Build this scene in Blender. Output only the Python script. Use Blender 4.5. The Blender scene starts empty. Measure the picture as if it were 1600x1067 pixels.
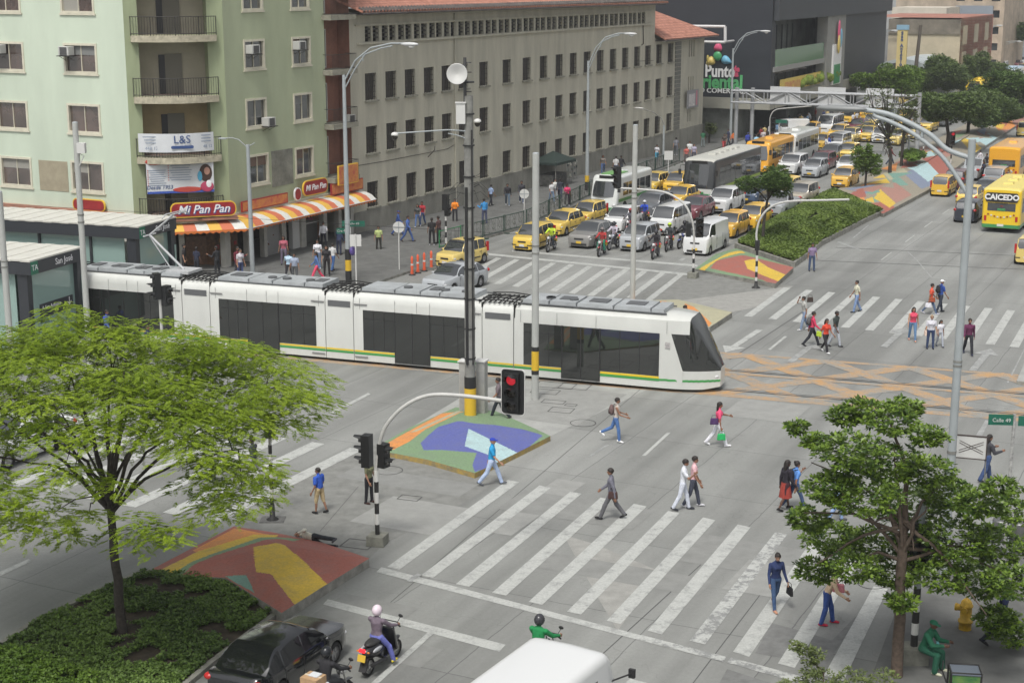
import bpy, bmesh, math, random
import numpy as np
from mathutils import Matrix, Vector
random.seed(7); RNG=np.random.default_rng(7)
sc=bpy.context.scene; COL=sc.collection
R=math.radians; PI=math.pi
# ---------------- camera ----------------
CF=2450.0; CYH=-35.0; CH=16.5; CP=math.atan((533.5-CYH)/CF)
cam=bpy.data.cameras.new('camera'); cam.sensor_width=36.0; cam.lens=CF/1600*36.0
cam.clip_start=0.5; cam.clip_end=3000
co=bpy.data.objects.new('camera',cam); COL.objects.link(co)
co.location=(0,0,CH); co.rotation_euler=(PI/2-CP,0,0); sc.camera=co
# ---------------- world, sun ----------------
SUN_EL=R(60); SUN_AZ=R(-162)      # direction the light comes from, measured from +Y towards +X
w=bpy.data.worlds.new('World'); sc.world=w; w.use_nodes=True
nt=w.node_tree; bg=nt.nodes['Background']
sky=nt.nodes.new('ShaderNodeTexSky'); sky.sky_type='NISHITA'; sky.sun_disc=False
sky.sun_elevation=SUN_EL; sky.sun_rotation=SUN_AZ; sky.air_density=1.0; sky.dust_density=4.0; sky.ozone_density=1.0
hs=nt.nodes.new('ShaderNodeHueSaturation'); hs.inputs['Saturation'].default_value=0.16
nt.links.new(sky.outputs[0],hs.inputs['Color']); nt.links.new(hs.outputs[0],bg.inputs[0]); bg.inputs[1].default_value=0.105
sd=bpy.data.lights.new('sun','SUN'); sd.energy=1.5; sd.angle=R(13); sd.color=(1.0,0.965,0.90)
so=bpy.data.objects.new('sun',sd); COL.objects.link(so)
dirv=Vector((math.sin(SUN_AZ)*math.cos(SUN_EL),math.cos(SUN_AZ)*math.cos(SUN_EL),math.sin(SUN_EL)))
so.rotation_euler=dirv.to_track_quat('Z','Y').to_euler(); so.location=(0,0,60)
vs=sc.view_settings; vs.view_transform='Standard'; vs.look='None'; vs.gamma=1.0; vs.use_curve_mapping=False; vs.exposure=0.55
sc.render.film_transparent=False
try:
    sc.cycles.max_bounces=6; sc.cycles.diffuse_bounces=3; sc.cycles.glossy_bounces=3; sc.cycles.transmission_bounces=4
    sc.cycles.transparent_max_bounces=6; sc.cycles.volume_bounces=0; sc.cycles.use_denoising=True
    sc.cycles.caustics_reflective=False; sc.cycles.caustics_refractive=False
except Exception: pass
# ---------------- image point <-> ground point ----------------
_c,_s=math.cos(CP),math.sin(CP)
def G(px,py,z=0.0):
    a=(px-800)/CF; b=(533.5-py)/CF
    t=(z-CH)/(-_s+b*_c); return Vector((a*t,(_c+b*_s)*t,z))
def HT(py,P):
    k=(533.5-py)/CF; return CH+P[1]*(k*_c-_s)/(_c+k*_s)
def FW(A,D,px,py):
    "facade through A along unit D: distance u along it and height z seen at px,py"
    z=0.0; k=(px-800)/CF; t=0
    for _ in range(7):
        t=(k*(A[1]*_c+(CH-z)*_s)-A[0])/(D[0]-k*D[1]*_c)
        z=HT(py,(A[0]+t*D[0],A[1]+t*D[1]))
    return t,z
def U2(deg): return Vector((math.cos(R(deg)),math.sin(R(deg)),0))
SD=64.0; SV=U2(SD); CV=U2(SD-90)     # street direction (away), cross direction (to the right)
# ---------------- materials ----------------
_mc={}
def nodes_mat(name):
    m=bpy.data.materials.new(name); m.use_nodes=True; return m,m.node_tree,m.node_tree.nodes['Principled BSDF']
def lin(c):
    return tuple(((x/255.0)/12.92 if x/255.0<=0.04045 else ((x/255.0+0.055)/1.055)**2.4) for x in c)
def mat(name,col,rough=0.6,metal=0.0,var=0.0,scale=3.0,bump=0.0,col2=None,emit=0.0,coat=0.0,spec=0.5,detail=4,space='Object',stretch=None):
    key=(name,tuple(col),rough,metal,var,scale,bump,col2,emit,coat,spec,stretch)
    if key in _mc: return _mc[key]
    m,t,b=nodes_mat(name)
    b.inputs['Roughness'].default_value=rough; b.inputs['Metallic'].default_value=metal
    b.inputs['Specular IOR Level'].default_value=spec
    if coat: b.inputs['Coat Weight'].default_value=coat; b.inputs['Coat Roughness'].default_value=0.08
    c=(*col,1)
    if var or col2 or bump:
        tc=t.nodes.new('ShaderNodeTexCoord'); n=t.nodes.new('ShaderNodeTexNoise')
        n.inputs['Scale'].default_value=scale; n.inputs['Detail'].default_value=detail; n.inputs['Roughness'].default_value=0.65
        src=tc.outputs[space]
        if stretch:
            mp=t.nodes.new('ShaderNodeMapping'); mp.inputs['Scale'].default_value=stretch; t.links.new(src,mp.inputs[0]); src=mp.outputs[0]
        t.links.new(src,n.inputs['Vector'])
        rp=t.nodes.new('ShaderNodeValToRGB'); rp.color_ramp.elements[0].position=0.32; rp.color_ramp.elements[1].position=0.68
        d=tuple(max(0,x*(1-var)) for x in col) if col2 is None else col2
        e=tuple(min(1,x*(1+var)) for x in col) if col2 is None else col
        rp.color_ramp.elements[0].color=(*d,1); rp.color_ramp.elements[1].color=(*e,1)
        t.links.new(n.outputs['Fac'],rp.inputs[0]); t.links.new(rp.outputs[0],b.inputs['Base Color'])
        if bump:
            bp=t.nodes.new('ShaderNodeBump'); bp.inputs['Strength'].default_value=bump; bp.inputs['Distance'].default_value=0.02
            t.links.new(n.outputs['Fac'],bp.inputs['Height']); t.links.new(bp.outputs[0],b.inputs['Normal'])
    else: b.inputs['Base Color'].default_value=c
    if emit: b.inputs['Emission Color'].default_value=c; b.inputs['Emission Strength'].default_value=emit
    _mc[key]=m; return m
# ---------------- mesh builder ----------------
class MB:
    def __init__(s): s.v=[];s.f=[];s.m=[];s.s=[];s.T=Matrix.Identity(4)
    def add(s,vs,fs,mi=0,smooth=False):
        o=len(s.v); T=s.T
        s.v.extend([tuple(T@Vector(p)) for p in vs])
        for f in fs: s.f.append(tuple(i+o for i in f)); s.m.append(mi); s.s.append(smooth)
        return s
    def box(s,c,d,rz=0.0,mi=0,top=1.0,ry=0.0,rx=0.0):
        hx,hy,hz=d[0]/2,d[1]/2,d[2]/2; M=Matrix.Translation(c)@Matrix.Rotation(rz,4,'Z')@Matrix.Rotation(ry,4,'Y')@Matrix.Rotation(rx,4,'X')
        vs=[(x*hx*(top if z>0 else 1),y*hy*(top if z>0 else 1),z*hz) for z in(-1,1) for x,y in((-1,-1),(1,-1),(1,1),(-1,1))]
        s.add([M@Vector(p) for p in vs],[(3,2,1,0),(4,5,6,7),(0,1,5,4),(1,2,6,5),(2,3,7,6),(3,0,4,7)],mi); return s
    def prism(s,poly,z0,z1,mi=0,miside=None):
        n=len(poly); a=sum(poly[i][0]*poly[(i+1)%n][1]-poly[(i+1)%n][0]*poly[i][1] for i in range(n))
        if a<0: poly=list(poly)[::-1]
        vs=[(p[0],p[1],z0) for p in poly]+[(p[0],p[1],z1) for p in poly]
        s.add(vs,[tuple(range(n,2*n)),tuple(range(n-1,-1,-1))],mi)
        s.add(vs,[(i,(i+1)%n,n+(i+1)%n,n+i) for i in range(n)],mi if miside is None else miside); return s
    def tube(s,pts,r,n=8,mi=0,cap=True,smooth=True):
        pts=[Vector(p) for p in pts]; k=len(pts); rs=[r]*k if not hasattr(r,'__len__') else r
        vs=[];up=None
        for i,p in enumerate(pts):
            d=(pts[min(i+1,k-1)]-pts[max(i-1,0)]).normalized()
            if up is None: up=Vector((0,0,1)) if abs(d.z)<0.9 else Vector((1,0,0))
            x=d.cross(up)
            if x.length<1e-4: x=d.cross(Vector((0,1,0)))
            x.normalize(); y=x.cross(d).normalized(); up=y
            for j in range(n):
                a=2*PI*j/n; vs.append(p+x*(math.cos(a)*rs[i])+y*(math.sin(a)*rs[i]))
        fs=[(i*n+j,i*n+(j+1)%n,(i+1)*n+(j+1)%n,(i+1)*n+j) for i in range(k-1) for j in range(n)]
        s.add(vs,fs,mi,smooth)
        if cap: s.add(vs,[tuple(range(n-1,-1,-1)),tuple((k-1)*n+j for j in range(n))],mi)
        return s
    def cyl(s,c,r,h,n=16,mi=0,r2=None,axis='Z'):
        d={'X':Vector((1,0,0)),'Y':Vector((0,1,0)),'Z':Vector((0,0,1))}[axis]*h
        return s.tube([Vector(c),Vector(c)+d],[r,r if r2 is None else r2],n,mi)
    def lathe(s,prof,c=(0,0,0),n=16,mi=0,smooth=True,axis='Z',sc=(1,1)):
        vs=[]
        for r,h in prof:
            for j in range(n):
                a=2*PI*j/n; x,y=math.cos(a)*r*sc[0],math.sin(a)*r*sc[1]
                p={'Z':(x,y,h),'Y':(x,h,-y),'X':(h,x,y)}[axis]; vs.append((p[0]+c[0],p[1]+c[1],p[2]+c[2]))
        k=len(prof); fs=[(i*n+j,i*n+(j+1)%n,(i+1)*n+(j+1)%n,(i+1)*n+j) for i in range(k-1) for j in range(n)]
        return s.add(vs,fs,mi,smooth)
    def ball(s,c,r,n=12,k=8,mi=0,z0=-1.0,z1=1.0):
        if not hasattr(r,'__len__'): r=(r,r,r)
        vs=[];a0=math.asin(z0);a1=math.asin(z1)
        for i in range(k+1):
            a=a0+(a1-a0)*i/k
            for j in range(n):
                b=2*PI*j/n; vs.append((c[0]+r[0]*math.cos(a)*math.cos(b),c[1]+r[1]*math.cos(a)*math.sin(b),c[2]+r[2]*math.sin(a)))
        return s.add(vs,[(i*n+j,i*n+(j+1)%n,(i+1)*n+(j+1)%n,(i+1)*n+j) for i in range(k) for j in range(n)],mi,True)
    def quad(s,a,b,c,d,mi=0): return s.add([a,b,c,d],[(0,1,2,3)],mi)
    def build(s,name,mats,parent=None,loc=None,rz=0.0,bevel=0.0):
        me=bpy.data.meshes.new(name); me.from_pydata(s.v,[],s.f)
        if not isinstance(mats,(list,tuple)): mats=[mats]
        for m in mats: me.materials.append(m)
        if len(mats)>1: me.polygons.foreach_set('material_index',s.m)
        me.polygons.foreach_set('use_smooth',s.s); me.update()
        o=bpy.data.objects.new(name,me); COL.objects.link(o)
        if parent: o.parent=parent
        if loc is not None: o.location=loc; o.rotation_euler=(0,0,rz)
        if bevel:
            b=o.modifiers.new('bevel','BEVEL'); b.width=bevel; b.segments=2; b.limit_method='ANGLE'
        return o
def npmesh(name,V,Fq,mats,parent=None,mi=None,attr=None,smooth=False):
    "fast mesh from numpy verts (n,3) and faces (m,k)"
    me=bpy.data.meshes.new(name); k=Fq.shape[1]
    me.vertices.add(len(V)); me.vertices.foreach_set('co',np.ascontiguousarray(V,dtype=np.float32).ravel())
    me.loops.add(Fq.size); me.loops.foreach_set('vertex_index',Fq.astype(np.int32).ravel())
    me.polygons.add(len(Fq)); me.polygons.foreach_set('loop_start',np.arange(0,Fq.size,k,dtype=np.int32))
    if mi is not None: me.polygons.foreach_set('material_index',mi.astype(np.int32))
    if attr is not None:
        a=me.attributes.new('tone','FLOAT','FACE'); a.data.foreach_set('value',attr.astype(np.float32))
    me.update(calc_edges=True); me.validate()
    for m in (mats if isinstance(mats,(list,tuple)) else [mats]): me.materials.append(m)
    if smooth: me.polygons.foreach_set('use_smooth',[True]*len(Fq))
    o=bpy.data.objects.new(name,me); COL.objects.link(o)
    if parent: o.parent=parent
    return o
def tag(o,label=None,cat=None,group=None,kind=None):
    if label: o['label']=label
    if cat: o['category']=cat
    if group: o['group']=group
    if kind: o['kind']=kind
    return o
def thing(name,label,cat,loc=(0,0,0),rz=0.0,group=None):
    o=bpy.data.objects.new(name,None); o.empty_display_size=0.3; COL.objects.link(o)
    o.location=loc; o.rotation_euler=(0,0,rz); return tag(o,label,cat,group)
def setting(name,mb,mats): return tag(mb.build(name,mats),kind='structure')
def clone(root,loc,rz=0.0,label=None,group=None,paint=None,paintslots=('body',),scale=None):
    def rec(o,par):
        c=o.copy(); COL.objects.link(c); c.parent=par
        for ch in list(o.children): rec(ch,c)
        return c
    r=rec(root,None); r.location=loc; r.rotation_euler=(0,0,rz)
    if scale: r.scale=scale
    if label: r['label']=label
    if group: r['group']=group
    return r
def repaint(o,m,old):
    "use material m on this object (not its shared mesh) wherever the mesh has old"
    for ob in [o]+list(o.children_recursive):
        if ob.type in('MESH','FONT') :
            for s in ob.material_slots:
                if s.material==old: s.link='OBJECT'; s.material=m
_spare=[]
def text(body,size,m,parent,loc,rot,ext=0.01,name='lettering',align='CENTER',sx=1.0,bold=0.0,shear=0.0):
    c=bpy.data.curves.new(name,'FONT'); c.body=body; c.size=size; c.extrude=ext; c.align_x=align; c.align_y='CENTER'; c.offset=bold; c.shear=shear
    c.resolution_u=3
    q=bpy.data.objects.new(name,c); me=bpy.data.meshes.new_from_object(q); bpy.data.objects.remove(q); me.materials.clear(); me.materials.append(m)
    o=bpy.data.objects.new(name,me); COL.objects.link(o); o.parent=parent; o.location=loc; o.rotation_euler=rot; o.scale=(sx,1,1)
    return o
# ================= PEOPLE: one continuous body surface per pose =================
def _cap(m,a,b,ra,rb,n=12,tag_=0):
    "closed tapered capsule from a to b"
    a,b=Vector(a),Vector(b); d=b-a; L=d.length; d=d/L if L>1e-5 else Vector((0,0,1))
    up=Vector((0,0,1)) if abs(d.z)<.9 else Vector((1,0,0)); x=d.cross(up).normalized(); y=x.cross(d)
    prof=[]
    for k in range(1,4): t=R(90*k/4); prof.append((-math.cos(t)*ra,math.sin(t)*ra))
    prof.append((0,ra)); prof.append((L,rb))
    for k in range(1,4): t=R(90*k/4); prof.append((L+math.sin(t)*rb,math.cos(t)*rb))
    o=len(m.v); vs=[a-d*ra]
    for h,r in prof:
        for j in range(n): q=2*PI*j/n; vs.append(a+d*h+x*(math.cos(q)*r)+y*(math.sin(q)*r))
    vs.append(b+d*rb); k=len(prof); fs=[(0,1+(j+1)%n,1+j) for j in range(n)]
    for i in range(k-1):
        for j in range(n): fs.append((1+i*n+j,1+i*n+(j+1)%n,1+(i+1)*n+(j+1)%n,1+(i+1)*n+j))
    e=1+k*n; fs+=[(e,1+(k-1)*n+j,1+(k-1)*n+(j+1)%n) for j in range(n)]
    m.add(vs,fs)
def _loft(m,rings,n=18):
    "rings: (center, rx(fwd), ry(side), tilt) closed loft"
    vs=[];
    for c,rx,ry,ti in rings:
        for j in range(n):
            q=2*PI*j/n; x,y=math.cos(q)*rx,math.sin(q)*ry; vs.append((c[0]+x*math.cos(ti),c[1]+y,c[2]-x*math.sin(ti)))
    k=len(rings); fs=[(i*n+j,i*n+(j+1)%n,(i+1)*n+(j+1)%n,(i+1)*n+j) for i in range(k-1) for j in range(n)]
    fs+=[tuple(range(n-1,-1,-1)),tuple((k-1)*n+j for j in range(n))]
    m.add(vs,fs)
def rotv(v,pitch=0,roll=0): # pitch: forward swing about Y; roll about X
    v=Vector(v); v=Matrix.Rotation(roll,3,'X')@v; return Matrix.Rotation(-pitch,3,'Y')@v
def person_parts(P):
    h=1.70; S=[]   # segments for material lookup (a,b,ra,rb,tag)
    m=MB(); T={'skin':0,'top':1,'bottom':2,'shoe':3}
    lean=R(P.get('lean',4)); wd=P.get('wide',1.0)*1.07; fem=P.get('fem',0); slv=P.get('sleeve','short'); bot=P.get('bottom','long'); loose=P.get('loose',.010)
    hip=Vector((0,0,.53*h)); 
    def add(a,b,ra,rb,t,ext=0): _cap(m,a,b,ra,rb); S.append((a,b,ra,rb,t))
    foots=[]; hw=.052*h*wd
    seat=P.get('seat',0)
    for s,key in((1,'L'),(-1,'R')):
        th,kn,sp=P['leg'+key]; H0=hip+Vector((0,s*hw,-.01))
        K=H0+rotv((0,0,-.245*h),R(th),R(sp*s)); A=K+rotv((0,0,-.238*h),R(th-kn),R(sp*s*.5))
        t1='bottom'; t2='bottom' if bot=='long' else 'skin'; lo=loose+.005
        add(H0,K,.088*wd*(1.03 if fem else 1),.056+lo*.5,t1 if bot!='skirt' else 'bottom')
        if bot=='shorts' : add(K,K.lerp(A,.15),.062,.06,'bottom')
        add(K,A,(.054 if t2=='bottom' else .050)+lo*(t2=='bottom'),(.040 if t2=='bottom' else .032)+lo*.9*(t2=='bottom'),t2)
        C=K+(A-K)*.35-rotv((.022,0,0),R(th-kn)); add(K.lerp(A,.12),K.lerp(A,.6)-rotv((.014,0,0),R(th-kn)),.05,.040,t2)
        fp=P.get('foot'+key,0); F=rotv((.155,0,-.035),R(fp)); Hh=rotv((-.045,0,-.045),R(fp))
        add(A,A+Hh,.036,.036,'shoe'); add(A+Hh+Vector((.01,0,.0)),A+F*.75+Vector((0,0,-.02)),.036,.040,'shoe'); add(A+F*.7+Vector((0,0,-.022)),A+F+Vector((0,0,-.016)),.040,.032,'shoe')
        foots.append(min((A+Hh).z-.036,(A+F).z-.05))
    sx=lambda f:math.sin(lean)*f; cz=lambda f:math.cos(lean)*f
    def sp_(f,dx=0): return Vector((hip.x+sx(f)+dx*math.cos(lean),0,hip.z+cz(f)-dx*math.sin(lean)))
    bel=P.get('belly',0)
    top0=.0 if not P.get('longtop') else -.08
    waist=.088*wd*(.90 if fem else 1)
    rings=[(sp_(-.075),.085,.115*wd,lean),(sp_(-.02),.105,.158*wd,lean),(sp_(.06),.10+bel*.6,.150*wd,lean),(sp_(.15,bel*.3),.095+bel,waist*1.6,lean),(sp_(.26,bel*.1),.105+bel*.4,.150*wd,lean),(sp_(.36,.005),.112+(.02 if fem else 0),.165*wd,lean),(sp_(.44,-.005),.092,.175*wd,lean),(sp_(.485,-.012),.065,.13*wd,lean),(sp_(.515,-.012),.05,.07,lean)]
    _loft(m,rings)
    S.append((sp_(-.02),sp_(.02),.15,.15,'bottom')); S.append((sp_(.08),sp_(.44),.155,.17,'top'))
    if fem: 
        for s in(1,-1): add(sp_(.335,.07)+Vector((0,s*.062,0)),sp_(.33,.085)+Vector((0,s*.062,0)),.058,.05,'top')
    nk=sp_(.50,-.01); hd=P.get('head',0); Hc=nk+rotv((.022,0,.155),-0+ -R(P.get('nod',0)))*1.0
    add(nk,Hc-Vector((.01,0,.05)),.052,.05,'skin')
    # head
    yaw=R(P.get('yaw',0)); nod=R(P.get('nod',0)); RM=Matrix.Rotation(yaw,3,'Z')@Matrix.Rotation(nod,3,'Y')
    def hp(x,y,z): return Hc+RM@Vector((x,y,z))
    def ell(c,r,n=16,k=10):
        vs=[];a=[]
        vs.append(hp(c[0],c[1],c[2]-r[2]))
        for i in range(1,k):
            t=-PI/2+PI*i/k
            for j in range(n): q=2*PI*j/n; vs.append(hp(c[0]+r[0]*math.cos(t)*math.cos(q),c[1]+r[1]*math.cos(t)*math.sin(q),c[2]+r[2]*math.sin(t)))
        vs.append(hp(c[0],c[1],c[2]+r[2])); fs=[(0,1+(j+1)%n,1+j) for j in range(n)]
        for i in range(k-2):
            for j in range(n): fs.append((1+i*n+j,1+i*n+(j+1)%n,1+(i+1)*n+(j+1)%n,1+(i+1)*n+j))
        e=1+(k-1)*n; fs+=[(e,1+(k-2)*n+j,1+(k-2)*n+(j+1)%n) for j in range(n)]
        m.add(vs,fs)
    ell((-.005,0,.03),(.095,.076,.092)); ell((.018,0,-.035),(.068,.058,.075)); ell((.042,0,-.075),(.032,.03,.028))   # skull, face, chin
    add(hp(.082,0,.012),hp(.102,0,-.022),.010,.015,'skin')
    for s in(1,-1): add(hp(-.005,s*.075,.005),hp(-.008,s*.078,-.025),.014,.010,'skin'); add(hp(.066,s*.03,-.014),hp(.066,s*.034,-.016),.018,.018,'skin')
    S.append((hp(0,0,.03),hp(.01,0,-.04),.09,.08,'skin'))
    # arms and hands
    hands=[]
    for s,key in((1,'L'),(-1,'R')):
        sh,ab,el,tw=P['arm'+key]; A0=sp_(.43,-.01)+Vector((0,s*.172*wd,0))
        U=rotv((0,0,-.168*h),R(sh)+lean*-.3,R(ab*s)); E=A0+U
        F=rotv(Matrix.Rotation(R(tw*s),3,'Z')@Matrix.Rotation(-R(el),3,'Y')@Vector((0,0,-.148*h)),R(sh),R(ab*s)); Wp=E+F
        lo=loose*.8
        ts='skin' if slv in('none',) else 'top'
        if slv=='short': add(A0,A0.lerp(E,.62),.056+lo,.047+lo,'top'); add(A0.lerp(E,.5),E,.040,.035,'skin'); fl='skin'
        elif slv=='none': add(A0,E,.047,.036,'skin'); fl='skin'
        else: add(A0,E,.055+lo,.042+lo,'top'); fl='top'
        add(E,Wp,(.037 if fl=='skin' else .042+lo),(.023 if fl=='skin' else .031+lo*.5),fl)
        d=F.normalized(); side=Vector((0,1,0)) if abs(d.y)<.8 else Vector((1,0,0)); nrm=d.cross(side).normalized(); side=nrm.cross(d).normalized()
        # palm faces inward: width axis = fwd
        wax=nrm if not P.get('palmflip') else side; pn=side*(-s) if not P.get('palmflip') else -nrm
        pc=Wp+d*.045; 
        add(Wp,Wp+d*.03,.022,.024,'skin')
        for q in(-.022,0,.022): add(Wp+d*.03+wax*q,Wp+d*.085+wax*q*1.1,.0135,.013,'skin')
        cu=R(P.get('curl'+key,28)); 
        for q,(off,ln) in enumerate(((-.031,.062),(-.011,.074),(.010,.080),(.031,.072))):
            b0=Wp+d*.088+wax*off*1.05; d1=(d*math.cos(cu*.6)+pn*math.sin(cu*.6)); d2=(d*math.cos(cu*1.6)+pn*math.sin(cu*1.6)); b1=b0+d1*ln*.52; b2=b1+d2*ln*.48
            add(b0,b1,.0098,.0092,'skin'); add(b1,b2,.0092,.0078,'skin')
        tb=Wp+d*.03+wax*.028; t1=tb+(wax*.75+d*.65+pn*.15).normalized()*.038; t2=t1+(d*.85+wax*.2+pn*.35).normalized()*.032
        add(tb,t1,.0125,.011,'skin'); add(t1,t2,.011,.009,'skin')
        hands.append(Wp+d*.09)
    dz=-min(foots) if not seat else -min(foots)
    return m,S,dz,dict(Hc=Hc,RM=RM,hands=hands,sp=sp_,hip=hip,lean=lean)
POSE={}
def pose(k,**kw):
    d=dict(legL=(12,6,3),legR=(-6,10,3),armL=(6,8,14,0),armR=(-4,8,12,0)); d.update(kw); POSE[k]=d
STR=dict(legL=(27,8,2),legR=(-20,18,2),footR=-28,footL=8,armL=(-22,8,14,0),armR=(24,8,26,0))
STR2=dict(legL=(-18,22,2),legR=(24,6,2),footL=-30,footR=6,armL=(20,8,28,0),armR=(-20,8,12,0))
WALK=dict(legL=(17,6,2),legR=(-12,16,2),footR=-18,armL=(-12,8,12,0),armR=(14,8,20,0))
STAND=dict(legL=(2,2,4),legR=(-2,2,4),armL=(3,9,10,0),armR=(3,9,12,0))
# close figures
pose('blue_woman',**{**WALK,'legR':(20,6,2),'legL':(-14,22,2),'footR':0,'footL':-25},fem=1,sleeve='long',wide=.93,loose=.004,nod=14,yaw=-18)
POSE['blue_woman'].update(armL=(2,14,18,0),armR=(10,12,28,0))
pose('stooped',**{**STAND,'legL':(16,8,4),'legR':(-2,12,4)},lean=24,sleeve='long',loose=.016,nod=22); POSE['stooped'].update(armL=(26,12,26,0),armR=(30,12,30,0))
pose('grey_man',**STR,sleeve='long',loose=.016,belly=.01)
pose('white_man',**WALK,sleeve='short',loose=.014); POSE['white_man'].update(armR=(38,12,95,20),nod=8)
pose('pink_man',**{**WALK,'armL':(8,8,20,0)},sleeve='short',loose=.010)
pose('pink_woman',**STR2,fem=1,sleeve='short',loose=.018,wide=.98); POSE['pink_woman'].update(armL=(48,22,22,0),armR=(2,8,10,0))
pose('pack_man',**{**WALK,'legL':(-22,42,2),'footL':-45,'legR':(14,10,2)},sleeve='none',loose=.010,wide=.93); POSE['pack_man'].update(armR=(28,12,45,0),armL=(12,20,55,0))
pose('cap_man',**STR,sleeve='short',loose=.018,wide=1.06,belly=.03)
pose('mast_man',**STR2,sleeve='short',loose=.012,wide=1.04,belly=.02)
pose('polo_elder',**{**WALK,'legL':(8,6,3),'legR':(-8,12,3)},bottom='shorts',sleeve='short',wide=1.10,belly=.05,loose=.03,yaw=30); POSE['polo_elder'].update(armL=(-6,14,30,0),armR=(4,14,50,20))
pose('waiting_woman',**{**STAND,'armL':(4,6,20,0),'armR':(6,6,30,10)},fem=1,sleeve='short',loose=.006)
pose('jacket_woman',**WALK,fem=1,sleeve='long',bottom='skirt',loose=.02)
pose('bun_woman',**STR2,fem=1,sleeve='short',loose=.006); POSE['bun_woman'].update(armL=(30,10,105,0))
pose('shawl_woman',**WALK,fem=1,sleeve='long',loose=.03,wide=1.1); POSE['shawl_woman'].update(armL=(24,10,80,0),armR=(24,10,80,0))
pose('sack_man',**WALK,sleeve='short',loose=.014); POSE['sack_man'].update(armR=(80,50,120,0),armL=(-10,10,20,0),lean=8)
pose('child',**WALK,sleeve='short',loose=.008,wide=.9)
# generic ones shared by the smaller figures
pose('walk_a',**WALK,sleeve='short',loose=.012); pose('walk_b',**STR,sleeve='long',loose=.014); pose('walk_f',**STR2,fem=1,sleeve='short',loose=.006,wide=.95); pose('walk_g',**WALK,fem=1,sleeve='none',loose=.006)
pose('stand_a',**STAND,sleeve='short',loose=.012,belly=.02); pose('stand_b',**{**STAND,'armL':(25,10,90,20),'armR':(8,8,20,0)},sleeve='long',loose=.016); pose('stand_f',**STAND,fem=1,sleeve='short',loose=.008)
RID=dict(legL=(72,78,12),legR=(72,78,12),footL=0,footR=0,armL=(52,16,22,-8),armR=(52,16,22,-8),seat=1)
pose('rider',**RID,sleeve='long',loose=.02,lean=10); pose('scooter_rider',**{**RID,'legR':(38,22,16),'legL':(70,70,10)},sleeve='long',loose=.016,lean=4,fem=1)
pose('sitter',**{**RID,'legL':(78,74,8),'legR':(80,84,8)},sleeve='long',loose=.03,lean=20,nod=12); POSE['sitter'].update(armL=(40,8,58,-14),armR=(42,8,60,-14))
pose('lying',**{**STAND,'legL':(4,8,6),'legR':(14,30,3)},sleeve='long',loose=.016,lean=-2); POSE['lying'].update(armL=(30,30,80,0),armR=(10,30,60,0))
PM={}; PI_={}
def _build_people():
    tmp=[]
    for k,P in POSE.items():
        m,S,dz,info=person_parts(P); me=bpy.data.meshes.new('person'); me.from_pydata(m.v,[],m.f); o=bpy.data.objects.new('person',me); COL.objects.link(o)
        r=o.modifiers.new('r','REMESH'); r.mode='VOXEL'; r.voxel_size=.0115; r.use_smooth_shade=True
        sm=o.modifiers.new('s','SMOOTH'); sm.iterations=3; sm.factor=.4; tmp.append((k,o,S,dz,info,me))
    dg=bpy.context.evaluated_depsgraph_get()
    for k,o,S,dz,info,me in tmp:
        nm=bpy.data.meshes.new_from_object(o.evaluated_get(dg)); n=len(nm.polygons)
        cs=np.empty(n*3); nm.polygons.foreach_get('center',cs); cs=cs.reshape(-1,3)
        best=np.full(n,9.0); tg=np.zeros(n,int); T={'skin':0,'top':1,'bottom':2,'shoe':3}
        for a,b,ra,rb,t in S:
            a_=np.array(a);b_=np.array(b);d=b_-a_;L2=max(1e-9,d@d); u=np.clip(((cs-a_)@d)/L2,0,1); q=a_+u[:,None]*d; dist=np.linalg.norm(cs-q,axis=1)-(ra+(rb-ra)*u)
            w_=dist<best; best[w_]=dist[w_]; tg[w_]=T[t]
        RMn=np.array(info['RM']); loc=(cs-np.array(info['Hc']))@RMn     # head frame
        for s in(1,-1): tg[(np.linalg.norm(loc-np.array((.083,s*.031,.004)),axis=1)<.0135)]=4; tg[(np.abs(loc[:,0]-.085)<.022)&(np.abs(loc[:,1]-s*.031)<.017)&(np.abs(loc[:,2]-.024)<.006)]=4
        tg[(loc[:,0]>.06)&(np.abs(loc[:,1])<.024)&(np.abs(loc[:,2]+.055)<.008)]=5
        nm.materials.clear()
        for _ in range(6): nm.materials.append(None)
        nm.polygons.foreach_set('material_index',tg.astype(np.int32)); nm.polygons.foreach_set('use_smooth',[True]*n)
        V=np.empty(len(nm.vertices)*3); nm.vertices.foreach_get('co',V); V=V.reshape(-1,3); V[:,2]+=dz; nm.vertices.foreach_set('co',V.ravel()); nm.update(); nm.name='person_body'
        info['Hc']=info['Hc']+Vector((0,0,dz)); info['hands']=[q+Vector((0,0,dz)) for q in info['hands']]; f=info['sp']; info['sp']=(lambda f,dz:(lambda a,b=0:f(a,b)+Vector((0,0,dz))))(f,dz); info['hipz']=info['hip'].z+dz
        PM[k]=nm; PI_[k]=info; bpy.data.objects.remove(o); bpy.data.meshes.remove(me)
_build_people()
SK=[mat('skin_light_brown',(.42,.235,.155),.55,spec=.4),mat('skin_brown',(.27,.14,.088),.55,spec=.4),mat('skin_dark_brown',(.115,.06,.042),.55,spec=.4)]
M_EYE=mat('dark_eyes_and_brows',(.03,.02,.018),.4); M_LIP=mat('lips',(.30,.10,.085),.5)
_clothc={}
def cloth(c): 
    k='cloth_%02x%02x%02x'%c
    if k not in _clothc: _clothc[k]=mat('woven_cloth',lin(c),.85,var=.16,scale=9,bump=1.0)
    return _clothc[k]
_hairc={}
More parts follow.
